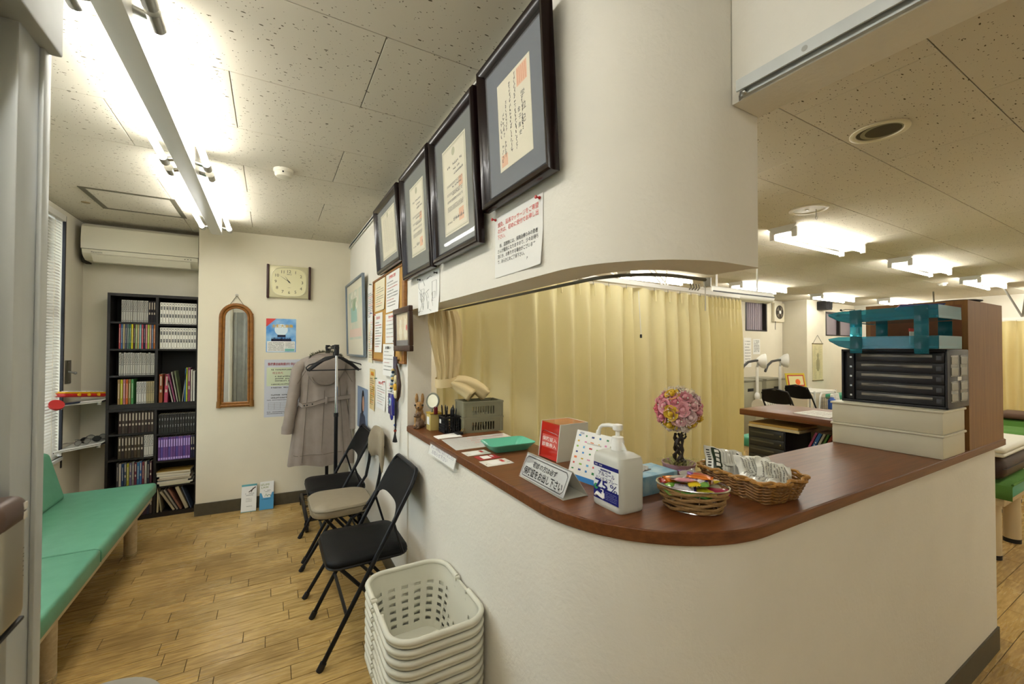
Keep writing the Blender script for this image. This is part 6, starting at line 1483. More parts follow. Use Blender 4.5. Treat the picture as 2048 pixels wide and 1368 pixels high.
# long wicker basket with packets
def wicker():
    cx, cy, rot = 1.252, .748, -.06
    t = thing('wicker_basket', 'rectangular brown wicker basket holding foil compress packets', 'basket', M=T(cx, cy, CZ, rot))
    W0, D0, W1, D1, H = .150, .205, .190, .250, .058
    m = mat('wicker', '#96692f', .55, noise=.35, nscale=80, col2='#6f4a1c'); P0, P1 = rrect(W0, D0, .03, 5), rrect(W1, D1, .04, 5); n = len(P0)
    def pt(i, s): i %= n; return (P0[i][0]+(P1[i][0]-P0[i][0])*s, P0[i][1]+(P1[i][1]-P0[i][1])*s)
    # resample
    def ring(s, k, amp, ph, z):
        L = []; Q = [pt(i, s) for i in range(n)]; tot = [0]
        for i in range(n): a, c = Q[i], Q[(i+1) % n]; tot.append(tot[-1]+math.hypot(a[0]-c[0], a[1]-c[1]))
        j = 0
        for q in range(k):
            d = tot[-1]*q/k
            while tot[j+1] < d: j += 1
            f = (d-tot[j])/max(1e-9, tot[j+1]-tot[j]); a, c = Q[j], Q[(j+1) % n]; x, y = a[0]+(c[0]-a[0])*f, a[1]+(c[1]-a[1])*f; l = math.hypot(x, y); o = amp*cos(pi*q+ph) if False else amp*(1 if ((q//2)+ph) % 2 else -1); L.append((x+x/l*o, y+y/l*o, z+.004*sin(2*pi*q*11/k+ph*2)))
        return L
    for j in range(13): s = (j+.3)/13; obj('weave_strand', B().tube(ring(s, 80, .0019, j % 2, .004+H*s), .0031, 5, closed=True), m, t, local=True)
    for k in range(2): obj('braided_rim', B().tube(ring(1.02, 100, .003, k, H+.002+.003*k), .0044, 6, closed=True), mat('wicker_light', '#a87a3a', .5), t, local=True)
    obj('bottom', B().prism(P0, .001, .005), m, t, local=True)
    W_ = T(cx, cy, CZ, rot)
    fm = mat('foil_pack', '#dedfd6', .3, .12, bump=.5, bscale=40, coat=.3); fd = mat('pack_green', '#20301c', .4)
    def pack(x, y, z, rz, rx, w, l, label, printed, seed, nrm=None, up=None):
        MM = W_ @ Matrix.Translation((x, y, z)) @ Matrix.Rotation(rz, 4, 'Z') @ Matrix.Rotation(rx, 4, 'X'); 
        if nrm is not None:
            n_ = Vector(nrm).normalized(); u_ = Vector(up).normalized(); MM = frame(W_ @ Vector((x, y, z)), u_.cross(n_), u_)
        o = thing('foil_packet', label, 'packet', M=MM, group='packets in the wicker basket'); rr = random.Random(seed)
        def f(s):
            def g(u, v): e = (1-abs(2*u-1)**4)*(1-abs(2*v-1)**6); wob = .0035*sin(11*u+seed)*sin(9*v+seed*2)+.002*sin(23*v+seed); a = (u if s > 0 else 1-u); return ((a-.5)*w, (v-.5)*l, s*(.0005+.010*e)+wob)
            return g
        b = B(); b.grid(f(1), 12, 20).grid(f(-1), 12, 20); obj('pouch', b, fm, o, local=True, angle=70)
        b = B(); z_ = .0165
        if printed:
            def gq(x0, x1, y0, y1, bb): bb.grid(lambda u, v: (x0+(x1-x0)*u, y0+(y1-y0)*v, .0016+f(1)((x0+(x1-x0)*u)/w+.5, (y0+(y1-y0)*v)/l+.5)[2]), 5, 6)
            q = B(); gq(-w*.42, w*.42, l*.12, l*.34, q); obj('green_panel', q, fd, o, local=True)
            q = B()
            for i in range(8): gq(-w*.40+i*w*.1, -w*.36+i*w*.1, l*.38, l*.46, q)
            for i in range(5): gq(-w*.3+i*w*.14, -w*.22+i*w*.14, -l*.38, -l*.30, q)
            for i in range(5): gq(-w*.4, w*.4, l*(.06-.07*i), l*(.065-.07*i), q)
            stuffed(obj('black_print', q, M_INK, o, local=True))
            q = B()
            for i in range(4): gq(-w*.30+i*w*.17, -w*.18+i*w*.17, l*.17, l*.28, q)
            for v_ in q.v: pass
            q.v = [(a, c, d+.0008) for a, c, d in q.v]; stuffed(obj('white_print', q, M_PAPER, o, local=True))
        else:
            for i in range(9): scrib(b, -w*.35, w*.3, l*(.35-.08*i), .004, rr, .0175)
            b.v = [(a, c, .0016+f(1)(a/w+.5, c/l+.5)[2]) for a, c, d in b.v]; stuffed(obj('grey_print', b, M_INKG, o, local=True, smooth=False))
    pack(-.035, .060, .078, -.35, -.22, .085, .120, 'foil packet with dark green panel lying at the left in the wicker basket', True, 3, (-.45, -.62, .64), (-.83, .53, .16))
    pack(-.005, .085, .066, -.15, -.12, .085, .110, 'foil packet partly under the green-panelled packet in the wicker basket', True, 5)
    pack(.015, -.005, .070, .30, .10, .085, .105, 'crumpled white packet in the middle of the wicker basket', False, 7, (-.35, -.45, .82), (-.80, .58, .05))
    pack(.025, -.055, .064, .9, .15, .085, .095, 'crumpled white packet at the right end of the wicker basket', False, 9, (-.30, -.50, .80), (-.70, .70, .25))
    pack(-.035, -.045, .050, .2, .05, .080, .10, 'crumpled white packet lying low in the wicker basket', False, 11)
wicker()

# ================================================================== storage stack at the end of the counter
def whitebox(z, label):
    t = thing('storage_box', label, 'box', M=T(2.372, .775, z, .0))
    m = mat('box_milky', '#d6d2bd', .35, trans=.0, noise=.04, nscale=6); 
    obj('body', B().rbox(-.125, .125, -.185, .185, 0, .084, .004), m, t, local=True); obj('lid', B().rbox(-.130, .130, -.190, .190, .084, .0935, .003), m, t, local=True)
whitebox(CZ, 'milky white flat storage box standing on the counter, under its twin'); whitebox(CZ+.094, 'milky white flat storage box under the black drawer unit')
def drawers():
    z0 = CZ+.188; t = thing('drawer_unit', 'black plastic five-drawer letter unit with clear slots on the white boxes', 'drawer unit', (2.43, .77, z0))
    x0, x1, y0, y1, z1 = 2.305, 2.555, .590, .945, z0+.238; m = mat('drawer_black', '#24252a', .35)
    obj('casing', B().rbox(x0+.012, x1, y0, y1, z0, z1, .004), m, t)
    obj('front_rim', B().rbox(x0, x0+.012, y0, y1, z0, z0+.010, .002).rbox(x0, x0+.012, y0, y1, z1-.010, z1, .002).rbox(x0, x0+.012, y0, y0+.008, z0, z1, .002).rbox(x0, x0+.012, y1-.008, y1, z0, z1, .002), m, t)
    gl = mat('drawer_clear', '#a8a49a', .2, noise=.5, nscale=9, stretch=(1, 1, 8), col2='#4a4440')
    for k in range(5):
        a = z0+.012+k*.043; d = obj('drawer', B().rbox(x0+.003, x0+.013, y0+.010, y1-.055, a, a+.040, .003), m, t)
        obj('window_slot', B().rbox(x0+.0018, x0+.004, y0+.045, y1-.075, a+.021, a+.032, .001), gl, d); obj('pull_tab', B().rbox(x0+.0015, x0+.004, y0+.018, y0+.034, a+.010, a+.028, .001), mat('tab_grey', '#4a4c52', .3), d)
        obj('index_tab', B().rbox(x0+.002, x0+.004, y1-.040, y1-.032, a+.014, a+.022, .0005, 1), M_STEEL, d)
    obj('index_panel', B().rbox(x0+.004, x0+.012, y1-.048, y1-.022, z0+.012, z1-.012, .002), mat('drawer_dark', '#16161a', .4), t)
    for i, xa in enumerate((x0+.030, x0+.140)):
        for j, (za, zb) in enumerate(((z0+.025, z0+.110), (z0+.128, z0+.215))):
            w_ = obj('side_window', B().rbox(xa, xa+.085, y0-.0015, y0+.002, za, zb, .0015, 1), mat('side_clear', '#55554f', .2), t)
            for k in range(2): obj('tray_end', B().rbox(xa+.006, xa+.079, y0-.003, y0-.0012, za+.006+k*(zb-za)*.5, za+(zb-za)*.42+k*(zb-za)*.5, .001, 1), mat('tray_clear', '#8b8b82', .25), w_)
    obj('size_label', B().box(x0+.11, x0+.155, y0-.0012, y0, z0+.112, z0+.127), M_PAPER, t)
drawers()
def lettertray(z, tilt, label):
    t = thing('letter_tray', label, 'tray', M=T(2.365, .775, z) @ Matrix.Rotation(tilt, 4, 'X'))
    m = mat('tray_blue', '#3fa6bc', .08, trans=.75, ior=1.2, coat=.3)
    w, h = .130, .052
    P = [(-.178, 0), (.110, 0), (.150, .012), (.188, .036), (.192, .044), (.150, h), (-.178, h)]
    for sx in (-1, 1):
        b = B(); n = len(P); x = sx*w; b.add([(x+d, y, z_) for d in (-.0015, .0015) for y, z_ in P], [tuple(range(n)), tuple(range(2*n-1, n-1, -1))]+[(i, i+n, (i+1) % n+n, (i+1) % n) for i in range(n)]); obj('side_wall', b, m, t, local=True, smooth=False)
    obj('floor_panel', B().box(-w, w, -.178, .115, 0, .003), m, t, local=True, smooth=False); obj('back_wall', B().box(-w, w, -.180, -.177, 0, h), m, t, local=True, smooth=False)
    b = B(); b.add([(-w, .110, .001), (w, .110, .001), (w, .150, .013), (-w, .150, .013), (-w, .188, .037), (w, .188, .037)], [(0, 1, 2, 3), (3, 2, 5, 4)]); o = obj('front_lip', b, m, t, local=True, smooth=False); md = o.modifiers.new('s', 'SOLIDIFY'); md.thickness = .003
    for yy in (.085, -.13):
        obj('riser', B().rbox(-w-.004, -w-.0015, yy-.022, yy+.022, -.02, h+.002, .001), m, t, local=True)
    obj('papers', B().box(-w+.012, w-.012, -.17, .10, .004, .012), mat('paper_stack', '#d4d4cc', .8, noise=.2, nscale=300, stretch=(.01, .01, 1)), t, local=True, smooth=False)
    return t
lettertray(CZ+.428, 0, 'translucent blue letter tray standing on the black drawer unit'); lettertray(CZ+.545, -.02, 'translucent blue letter tray raised above the other, with loose papers')
b = B()
t = thing('tray_risers', 'four blue plastic posts carrying the raised letter tray', 'posts', (2.365, .775, CZ+.48))
for sx in (-1, 1):
    for yy in (.86, .645): obj('post', B().rbox(2.365+sx*.131-.002, 2.365+sx*.131+.002, yy-.022, yy+.022, CZ+.482, CZ+.546, .001), mat('tray_blue', '#1f7f98'), t)
t = thing('loose_leaflet', 'leaflet with a red top edge on the lower blue tray', 'leaflet', (2.40, .72, CZ+.47)); obj('sheet', B().box(2.30, 2.36, .70, .702, CZ+.446, CZ+.512), M_PAPER, t); obj('red_edge', B().box(2.298, 2.362, .699, .7035, CZ+.50, CZ+.513), mat('ink_red', '#d8564e'), t)
t = thing('pamphlet', 'orange and blue pamphlet lying on the raised blue tray', 'leaflet', (2.40, .66, CZ+.6)); obj('sheet', B().box(-.05, .05, -.07, .07, 0, .003, M=T(2.40, .70, CZ+.606, .5) @ Matrix.Rotation(.12, 4, 'Y')), mat('pamphlet_blue', '#3a4a8c', .5), t); obj('orange_corner', B().box(-.05, .05, .04, .07, .003, .005, M=T(2.40, .70, CZ+.606, .5) @ Matrix.Rotation(.12, 4, 'Y')), mat('pamphlet_orange', '#e0521c', .5), t)
t = thing('wire_spectacles', 'thin dark wire spectacles lying on the lip of the raised blue tray', 'glasses', (2.36, .93, CZ+.60)); obj('wire', B().tube([(2.33, .90, CZ+.606), (2.31, .93, CZ+.610), (2.33, .955, CZ+.606), (2.36, .96, CZ+.604), (2.40, .95, CZ+.605)], .0016, 5).tube([(2.42, .90, CZ+.606), (2.43, .94, CZ+.610), (2.40, .955, CZ+.606)], .0016, 5), M_BLACKP, t); obj('hinge_bead', B().ball((2.33, .955, CZ+.609), .005, 8, 6), M_BLACKP, t)
def browncab():
    t = thing('cabinet', 'brown wooden cabinet standing on the counter end behind the blue trays', 'cabinet', (2.83, .78, CZ))
    x0, x1, y0, y1, z0, z1 = 2.562, 3.055, .592, .945, CZ, 1.612
    obj('side_panel', B().box(x0, x1, y0, y0+.018, z0, z1), M_BROWNC, t, smooth=False); obj('side_panel', B().box(x0, x1, y1-.018, y1, z0, z1), M_BROWNC, t, smooth=False)
    obj('top_panel', B().box(x0, x1, y0+.018, y1-.018, z1-.018, z1), M_BROWNC, t, smooth=False); obj('bottom_panel', B().box(x0, x1, y0+.018, y1-.018, z0, z0+.018), M_BROWNC, t, smooth=False)
    obj('back_panel', B().box(x0, x0+.006, y0+.018, y1-.018, z0+.018, z1-.018), mat('cab_back', '#7a4a2a', .6, noise=.15), t, smooth=False)
    for k in (1, 2): obj('shelf', B().box(x0+.006, x1-.01, y0+.018, y1-.018, z0+.21*k, z0+.21*k+.015), M_BROWNC, t, smooth=False)
browncab()
t = thing('clipboard', 'narrow black clipboard hanging on the far side of the brown cabinet', 'clipboard', (3.07, .63, 1.3)); obj('board', B().rbox(3.058, 3.066, .60, .66, 1.21, 1.59, .002), M_BLACKP, t); obj('clip', B().rbox(3.064, 3.074, .612, .648, 1.55, 1.575, .002), M_STEEL, t)
t = thing('dark_tray', 'black oval dish lying on top of the brown cabinet', 'dish', (2.78, .72, 1.612)); obj('dish', B().lathe([(.04, 0), (.07, .006), (.078, .012), (.07, .010), (.03, .004)], 24, M=T(2.80, .68, 1.613)), M_BLACKP, t); obj('rim', B().tube([(2.80+.078*cos(a), .68+.078*sin(a), 1.626) for a in [2*pi*i/24 for i in range(24)]], .003, 6, closed=True), M_BLACKP, t)
t = thing('cloth_scrap', 'crumpled checked cloth lying on the end of the counter past the cabinet', 'cloth', (3.06, .60, CZ))
b = B(); b.grid(lambda u, v: (3.056+.012*u+.006*sin(6*v), .60+.20*v, CZ+.003+.030*(1-u)*abs(sin(3+5*v))), 6, 14); o = obj('cloth', b, mat('cloth_check', '#b9a888', .8, noise=.5, nscale=120), t); md = o.modifiers.new('s', 'SOLIDIFY'); md.thickness = .002

# ================================================================== curtains of the reception
M_YEL = cloth_mat('curtain_yellow', '#f6ecbc', .2); M_BEI = cloth_mat('curtain_beige', '#e2ce9e', .12); M_YEL2 = cloth_mat('curtain_cream', '#ead9a0', .3)
YC = lambda x: 2.022+.0614*x
def curtain(name, label, pleats, x0, x1, zt, zb, line, m, seed, nz=26, amp=.042, parent_group=None):
    """pinch-pleated curtain: folds spread out below each pleat"""
    t = thing(name, label, 'curtain', (x0, line(x0), zb), group=parent_group); rng = random.Random(seed)
    xs = [x0]+pleats+[x1]; U = []
    for a, c in zip(xs[:-1], xs[1:]):
        k = max(6, int((c-a)/.010)); U += [a+(c-a)*i/k for i in range(k)]
    U.append(x1)
    ph = {p: rng.uniform(-.4, .4) for p in xs}
    def near(x): return min(xs, key=lambda p: abs(p-x))
    vs = []
    for j in range(nz+1):
        v = j/nz; z = zt-(zt-zb)*v
        for x in U:
            i = 0
            while i < len(xs)-2 and xs[i+1] < x: i += 1
            a, c = xs[i], xs[i+1]; f = (x-a)/(c-a); w = c-a
            s = min(1, w/.10)
            full = amp*s*(-cos(2*pi*f))                                 # billow toward the room between pleats
            pinch = .012*math.exp(-((min(f, 1-f)*w)/.008)**2)
            low = full*(.55+.45*min(1, v*3))+.006*sin(2*pi*f*2+ph[a]*3+v*2)*min(1, v*2)
            top = full*.42-pinch
            k = min(1, max(0, (v-.03)/.10)); off = top*(1-k)+low*k
            sway = .010*sin(v*3+ph[a]*5)*v
            vs.append((x+sway+(.006*sin(pi*f*2)*v), line(x)-off, z+.004*sin(2*pi*f)*(1 if j == 0 else 0)))
    n = len(U); fs = [(j*n+i, (j+1)*n+i, (j+1)*n+i+1, j*n+i+1) for j in range(nz) for i in range(n-1)]
    b = B(); b.add(vs, fs); obj('cloth', b, m, t, angle=80)
    for p in pleats: obj('pinch_pleat', B().cyl((p, line(p)-.020, zt-.085), (p, line(p)-.014, zt-.004), .0045, .008, n=6), m, t)
    hd = B()
    for p in pleats: hd.cyl((p, line(p), zt-.01), (p, line(p), zt+.028), .0022, n=5)
    stuffed(obj('curtain_hook', hd, M_STEEL, t)); return t
P1 = [.892, 1.012, 1.139, 1.28, 1.405, 1.55, 1.698, 1.832, 1.974, 2.149]
YL = lambda x: YC(x)+.27*max(0, min(1, (1.32-x)/.28))
curtain('curtain', 'pale yellow pleated curtain behind the counter crates and red box', P1, .845, 2.23, 1.828, .22, YL, M_YEL, 1)
P2 = [2.461, 2.62, 2.767, 2.91, 3.037, 3.182, 3.235, 3.285, 3.335, 3.385, 3.44, 3.50, 3.56, 3.61]
curtain('curtain', 'pale yellow pleated curtain with tightly gathered end, behind the flower ball', P2, 2.24, 3.665, 1.835, .22, lambda x: YC(x)+.012, M_YEL, 2)
t = thing('curtain_rail', 'white ceiling-hung curtain rail carrying the yellow curtains', 'rail', (2.2, YC(2.2), 1.85))
b = B(); a, c = Vector((.80, YC(.80)+.005, 0)), Vector((3.60, YC(3.60)+.005, 0)); d_ = (c-a).normalized(); nn = Vector((-d_.y, d_.x, 0))*.010
b.add([(*(p+s*nn).xy, z) for z in (1.850, 1.880) for p in (a, c) for s in (-1, 1)], [(0, 1, 3, 2), (4, 6, 7, 5), (0, 4, 5, 1), (2, 3, 7, 6), (0, 2, 6, 4), (1, 5, 7, 3)]); obj('rail', b, M_WHITEP, t, smooth=False)
for x, dx, dy in ((2.10, -.35, .6), (2.55, .0, .5), (2.62, .3, .7), (2.58, .45, .3)): obj('hanger_rod', B().cyl((x, YC(x)+.01, 1.88), (x+dx, YC(x)+dy, ZC), .006, n=8), M_WHITEP, t)
obj('pull_wand', B().cyl((2.225, 2.115, 1.80), (2.232, 2.10, 1.50), .0028, n=6), M_WHITEP, t); obj('wand_end', B().rbox(2.226, 2.238, 2.094, 2.106, 1.475, 1.50, .002), M_BLACKP, t)
# track under the header with its hooks
t = thing('curtain_track', 'dark curved curtain track under the curved header', 'rail', (.8, 1.0, 1.6))
tp = [(XW+.145, y_, 1.600) for y_ in (2.28, 1.8, 1.3, .95)]+[(XW+.145+.17-.17*cos(a), .95-.17*sin(a), 1.600) for a in [pi/2*i/10 for i in range(1, 11)]]+[(1.095, .78, 1.600)]
obj('track', B().tube(tp, .005, 6), mat('track_grey', '#5a564a', .4, .5), t); obj('end_stop', B().cyl((1.098, .78, 1.58), (1.098, .78, 1.606), .011, n=8), M_STEEL, t)
for k in range(4): obj('runner', B().tube([(1.06-.012*k, .78, 1.585), (1.066-.012*k, .782, 1.574), (1.06-.012*k, .784, 1.568)], .0022, 5), M_STEEL, t)
obj('pull_cord', B().cyl((1.092, .782, 1.51), (1.092, .782, 1.585), .0014, n=5), M_WHITEP, t)
# tied-back beige curtain at the jamb
def tied():
    t = thing('tied_curtain', 'beige curtain gathered and knotted with its own sash at the wall end of the counter', 'curtain', (.79, 2.16, 1.22))
    prof = [(1.595, .785, .070, .050), (1.54, .788, .080, .055), (1.44, .795, .078, .052), (1.34, .802, .066, .046), (1.27, .806, .054, .042), (1.225, .810, .050, .040)]
    def f(u, v):
        s = v*(len(prof)-1); i = min(int(s), len(prof)-2); q = s-i; z, cx, rx, ry = [prof[i][k]+(prof[i+1][k]-prof[i][k])*q for k in range(4)]
        a = 2*pi*u; k = 1+.13*cos(13*a+1.5*v)*(1-.25*v)+.06*cos(29*a+4*v); return (cx+rx*k*cos(a)+.012*sin(3*v), 2.11+ry*k*sin(a), z)
    b = B(); b.grid(f, 110, 22, cu=True); obj('gathered_cloth', b, M_BEI, t, angle=80)
    obj('sash', B().grid(lambda u, v: (.808+.062*cos(2*pi*u), 2.105+.052*sin(2*pi*u), 1.205+.045*v+.012*sin(2*pi*u+1)), 28, 4, cu=True), M_BEI, t, angle=80)
    for k, (e, r0) in enumerate((((1.00, 2.03, 1.150), .050), ((.915, 2.02, 1.150), .052))):
        A, E_ = Vector((.82, 2.095, 1.225)), Vector(e); P = []; R_ = []
        for i in range(12):
            q = i/11; p = A.lerp(E_, q)+Vector((0, 0, .03*sin(pi*q)*(1 if k == 0 else .3))); P.append(p); R_.append(.030+(r0-.030)*q**.7*(1 if q < .95 else .9))
        b = B(); vs = []; n = 26
        for i, p in enumerate(P):
            tt = (P[min(i+1, 11)]-P[max(i-1, 0)]).normalized(); a_ = tt.cross(Vector((0, 0, 1))).normalized(); bb = tt.cross(a_)
            vs += [p+(a_*cos(2*pi*j/n)+bb*sin(2*pi*j/n)*.72)*R_[i]*(1+.10*cos(5*2*pi*j/n+i*.3)) for j in range(n)]
        b.add(vs, [(i*n+j, i*n+(j+1) % n, (i+1)*n+(j+1) % n, (i+1)*n+j) for i in range(11) for j in range(n)]); o = obj('draped_tail', b, M_BEI, t, angle=80); md = o.modifiers.new('s', 'SOLIDIFY'); md.thickness = .004
tied()
# rail on the beam
t = thing('curtain_track', 'straight silver curtain track along the lower edge of the ceiling beam', 'rail', (.95, 0, 1.99))
obj('track', B().box(.944, .9545, YB+.01, .585, 1.988, 2.022).box(.930, .944, YB+.01, .585, 2.018, 2.022).box(.930, .934, YB+.01, .585, 1.996, 2.018), M_ALU, t, smooth=False)
for y_ in (.44, -.1): obj('screw', B().cyl((.9295, y_, 2.008), (.932, y_, 2.008), .006, n=10), M_STEEL, t)
obj('end_hook', B().tube([(.938, .578, 1.995), (.936, .580, 1.985), (.940, .582, 1.978), (.944, .580, 1.984)], .0022, 6).ball((.938, .570, 1.990), .006, 8, 6), M_STEEL, t)

# ================================================================== behind the counter: drawers, envelopes, books, papers
t = thing('drawer_unit', 'low black plastic drawer unit under the return counter', 'drawer unit', (2.9, 1.57, .585))
obj('casing', B().rbox(2.805, 3.12, 1.452, 1.688, .586, .885, .006), mat('drawer_black', '#24252a'), t)
for k in range(5):
    z = .598+k*.056; d_ = obj('drawer', B().rbox(2.798, 2.806, 1.458, 1.682, z, z+.052, .002), mat('drawer_olive', '#35342c', .3), t)
    obj('label_slot', B().box(2.7972, 2.7982, 1.52, 1.67, z+.026, z+.034), mat('slot_olive', '#5d5a48', .3), d_); obj('knob', B().ball((2.797, 1.478, z+.026), .005, 8, 6), mat('knob_brass', '#a08c4a', .4), d_)
for i, (c, l) in enumerate((('#c9b98c', 'white-edged folder lying on the low black drawer unit'), ('#b08c46', 'tan manila envelope lying on top of the low black drawer unit'))):
    o = thing('envelope', l, 'envelope', (2.9, 1.52, .886+i*.015)); obj('sheet', B().box(2.78+.01*i, 3.02, 1.36+.01*i, 1.675, .8865+i*.016, .8995+i*.016), mat('env_'+c, c, .7), o, smooth=False); obj('flap', B().box(2.779+.01*i, 2.80, 1.37, 1.67, .8995+i*.016, .9008+i*.016), mat('env2_'+c, ['#dcd3b4', '#9c7a38'][i], .7), o, smooth=False)
for i, (c, w, l) in enumerate((('#a04a6c', .012, 'pink'), ('#2c5a94', .018, 'blue'), ('#b0ac98', .012, 'pale grey'), ('#4a7a38', .010, 'green'), ('#7a2c1c', .014, 'dark red'), ('#c9c2ae', .012, 'white'), ('#22221e', .012, 'black'), ('#d9c21c', .016, 'yellow'))):
    o = book(0, w, 0, .345, c, l+' book leaning under the return counter beside the drawer unit', 'leaning books under the return counter', 3 if i in (1, 7) else 0, dep=.16)
    o.rotation_euler = (0, 0, 0); o.matrix_world = T(2.83, 1.430-.021*i, .5865, -pi/2) @ Matrix.Rotation(.42, 4, 'Y')
t = sheetpoly('paper_sheets', 'loose white papers lying on the return counter by the white boxes', 'paper', [(2.83, 1.22), (3.12, 1.26), (3.10, 1.43), (2.87, 1.44)], .996, .004, M_PAPER)
b = B(); r = random.Random(31)
for i in range(5): scrib(b, -.09, .09, .06-.028*i, .008, r, .0003, frame((2.98, 1.34, 1.0005), (1, 0, 0), (0, 1, 0)))
stuffed(obj('printed_lines', b, M_INKG, t, smooth=False))

# ================================================================== treatment room
# down-light opening and ring-pull hatch
def ring(x, y, r, label, deep):
    t = thing('ceiling_fitting', label, 'ceiling fitting', (x, y, ZC)); m = mat('ring_cream', '#d9d0b4', .4)
    M = T(x, y, ZC)
    obj('trim_ring', B().lathe([(r, -.001), (r, -.006), (r*.92, -.009), (r*.80, -.007), (r*.78, -.002), (r*.78, .004)], 40, M=M, caps=False), m, t)
    if deep:
        obj('shade_inside', B().lathe([(r*.785, -.003), (r*.74, -.0015)], 40, M=M, caps=False), mat('ring_in', '#8f886e', .5), t)
        obj('opening', B().cyl((x, y, ZC-.0022), (x, y, ZC-.0012), r*.76, n=40), mat('hole_dark', '#4a4433', .9), t); obj('lamp_reflector', B().lathe([(r*.76, -.0026), (r*.60, -.0024)], 40, M=T(x+.008, y-.012, ZC), caps=False), mat('ring_mid', '#8d8566', .4), t)
    else:
        obj('lid', B().cyl((x, y, ZC-.004), (x, y, ZC-.001), r*.80, n=40), mat('lid_cream', '#cfc7ab', .5), t)
        obj('pull_rod', B().cyl((x+.03, y-.035, ZC-.004), (x+.03, y-.035, ZC-.055), .0022, n=6), M_STEEL, t); obj('pull_ring', B().tube([(x+.03+.012*cos(a), y-.035, ZC-.066+.012*sin(a)) for a in [2*pi*i/12 for i in range(12)]], .002, 5, closed=True), M_STEEL, t)
        obj('latch', B().rbox(x-.02, x+.0, y+.0, y+.012, ZC-.008, ZC-.003, .002), M_WHITEP, t)
ring(2.408, .832, .108, 'round cream down-light recess in the treatment room ceiling', True); ring(3.325, 1.555, .118, 'round ceiling hatch with a small hanging pull ring', False)
t = thing('smoke_detector', 'small white smoke alarm on the treatment room ceiling', 'smoke detector', (8.74, 2.28, ZC)); obj('base', B().lathe([(.055, 0), (.055, -.014), (.045, -.018)], 24, M=T(8.74, 2.28, ZC)), M_WHITEP, t); obj('sensor_cap', B().lathe([(.042, -.018), (.04, -.04), (.02, -.05)], 24, M=T(8.74, 2.28, ZC)), M_WHITEP, t)
# long white ceiling-hung unit
t = thing('hanging_unit', 'long white ceiling-hung unit with rounded end cap above the yellow curtain', 'air conditioner', (4.9, 3.0, 2.0))
obj('body', B().rbox(4.22, 5.46, 2.94, 3.14, 1.985, 2.105, .03, 4), M_WHITEP, t); obj('end_cap', B().cyl((5.455, 3.04, 2.045), (5.53, 3.04, 2.045), .072, .06, n=24), M_WHITEP, t); obj('air_gap', B().box(4.24, 5.45, 2.935, 2.942, 2.035, 2.05), M_BLACKP, t)
for x in (4.45, 5.25): obj('drop_rod', B().cyl((x, 3.04, 2.09), (x, 3.04, ZC), .010, n=8), M_WHITEP, t)
# window, fan, papers on the back wall
w2 = struct('window_2', B().box(8.0, 8.72, 4.93, 4.94, 1.77, 2.33), mat('window_dusk', '#8a7f86', .4, noise=.15, nscale=3)); fr = B()
for a in ((7.99, 8.03, 1.76, 2.34), (8.69, 8.73, 1.76, 2.34)): fr.box(a[0], a[1], 4.855, 4.93, a[2], a[3])
fr.box(8.0, 8.72, 4.855, 4.93, 1.755, 1.78).box(8.0, 8.72, 4.855, 4.93, 2.32, 2.345); obj('window_frame', fr, mat('sash_black', '#1f1b18', .5), w2)
for k in range(9): obj('curtain_fold', B().box(8.03+k*.062, 8.07+k*.062, 4.915, 4.928, 1.78, 2.32), mat('dusk_cloth', '#a0949c', .8), w2)
w3 = struct('window_3', B().box(10.3, XR, 4.56, 4.57, 1.7, 2.2), mat('window_dusk', '#8a7f86')); fr = B()
for x in (10.29, 10.9, XR-.04): fr.box(x, x+.04, 4.495, 4.55, 1.69, 2.21)
fr.box(10.3, XR, 4.495, 4.55, 1.69, 1.715).box(10.3, XR, 4.495, 4.55, 2.185, 2.21); obj('window_frame', fr, mat('sash_black', '#1f1b18'), w3)
t = thing('wall_fan', 'square white ventilation fan on the wall beside the dark window', 'fan', (9.1, 4.86, 2.1)); obj('panel', B().rbox(8.90, 9.27, 4.80, 4.858, 1.96, 2.35, .012), mat('fan_cream', '#d6cfb8', .5), t); obj('opening', B().cyl((9.085, 4.796, 2.16), (9.085, 4.80, 2.16), .14, n=28), mat('fan_dark', '#3a342c', .8), t)
for k in range(4): a = pi/2*k+.5; obj('blade', B().add([(9.085+.03*cos(a), 4.790, 2.16+.03*sin(a)), (9.085+.13*cos(a), 4.792, 2.16+.13*sin(a)), (9.085+.12*cos(a+.8), 4.794, 2.16+.12*sin(a+.8))], [(0, 1, 2), (2, 1, 0)]), mat('fan_blade', '#8a8270', .4), t, smooth=False)
obj('hub', B().cyl((9.085, 4.785, 2.16), (9.085, 4.797, 2.16), .035, n=16), M_WHITEP, t); obj('pull_cord', B().tube([(8.93, 4.80, 1.97), (8.92, 4.80, 1.86), (8.94, 4.81, 1.80)], .006, 5), M_INKG, t)
for x, z0, z1, l in ((8.06, 1.05, 1.62, 'tall white printed sheet on the wall under the dark window'), (8.36, 1.30, 1.60, 'short white printed sheet on the wall under the dark window')):
    t = sheet('wall_sheet', l, 'notice', frame((x, 4.858, (z0+z1)/2), (1, 0, 0), (0, 0, 1)), .24, z1-z0); lines(t, .2, [(-.09, .09, (z1-z0)*(.38-.1*i), .022) for i in range(8)], M_INKG, 5)
t = thing('wall_speaker', 'small black box speaker high on the white column', 'speaker', (9.85, 4.4, 2.3)); obj('cabinet', B().rbox(9.70, 9.94, 4.22, 4.398, 2.205, 2.375, .008), M_BLACKP, t); obj('grille', B().rbox(9.715, 9.925, 4.212, 4.222, 2.22, 2.36, .004), mat('speaker_cloth', '#222', .9) if False else mat('speaker_cloth', '#202022', .9), t); obj('badge', B().box(9.90, 9.915, 4.209, 4.213, 2.225, 2.24), M_STEEL, t)
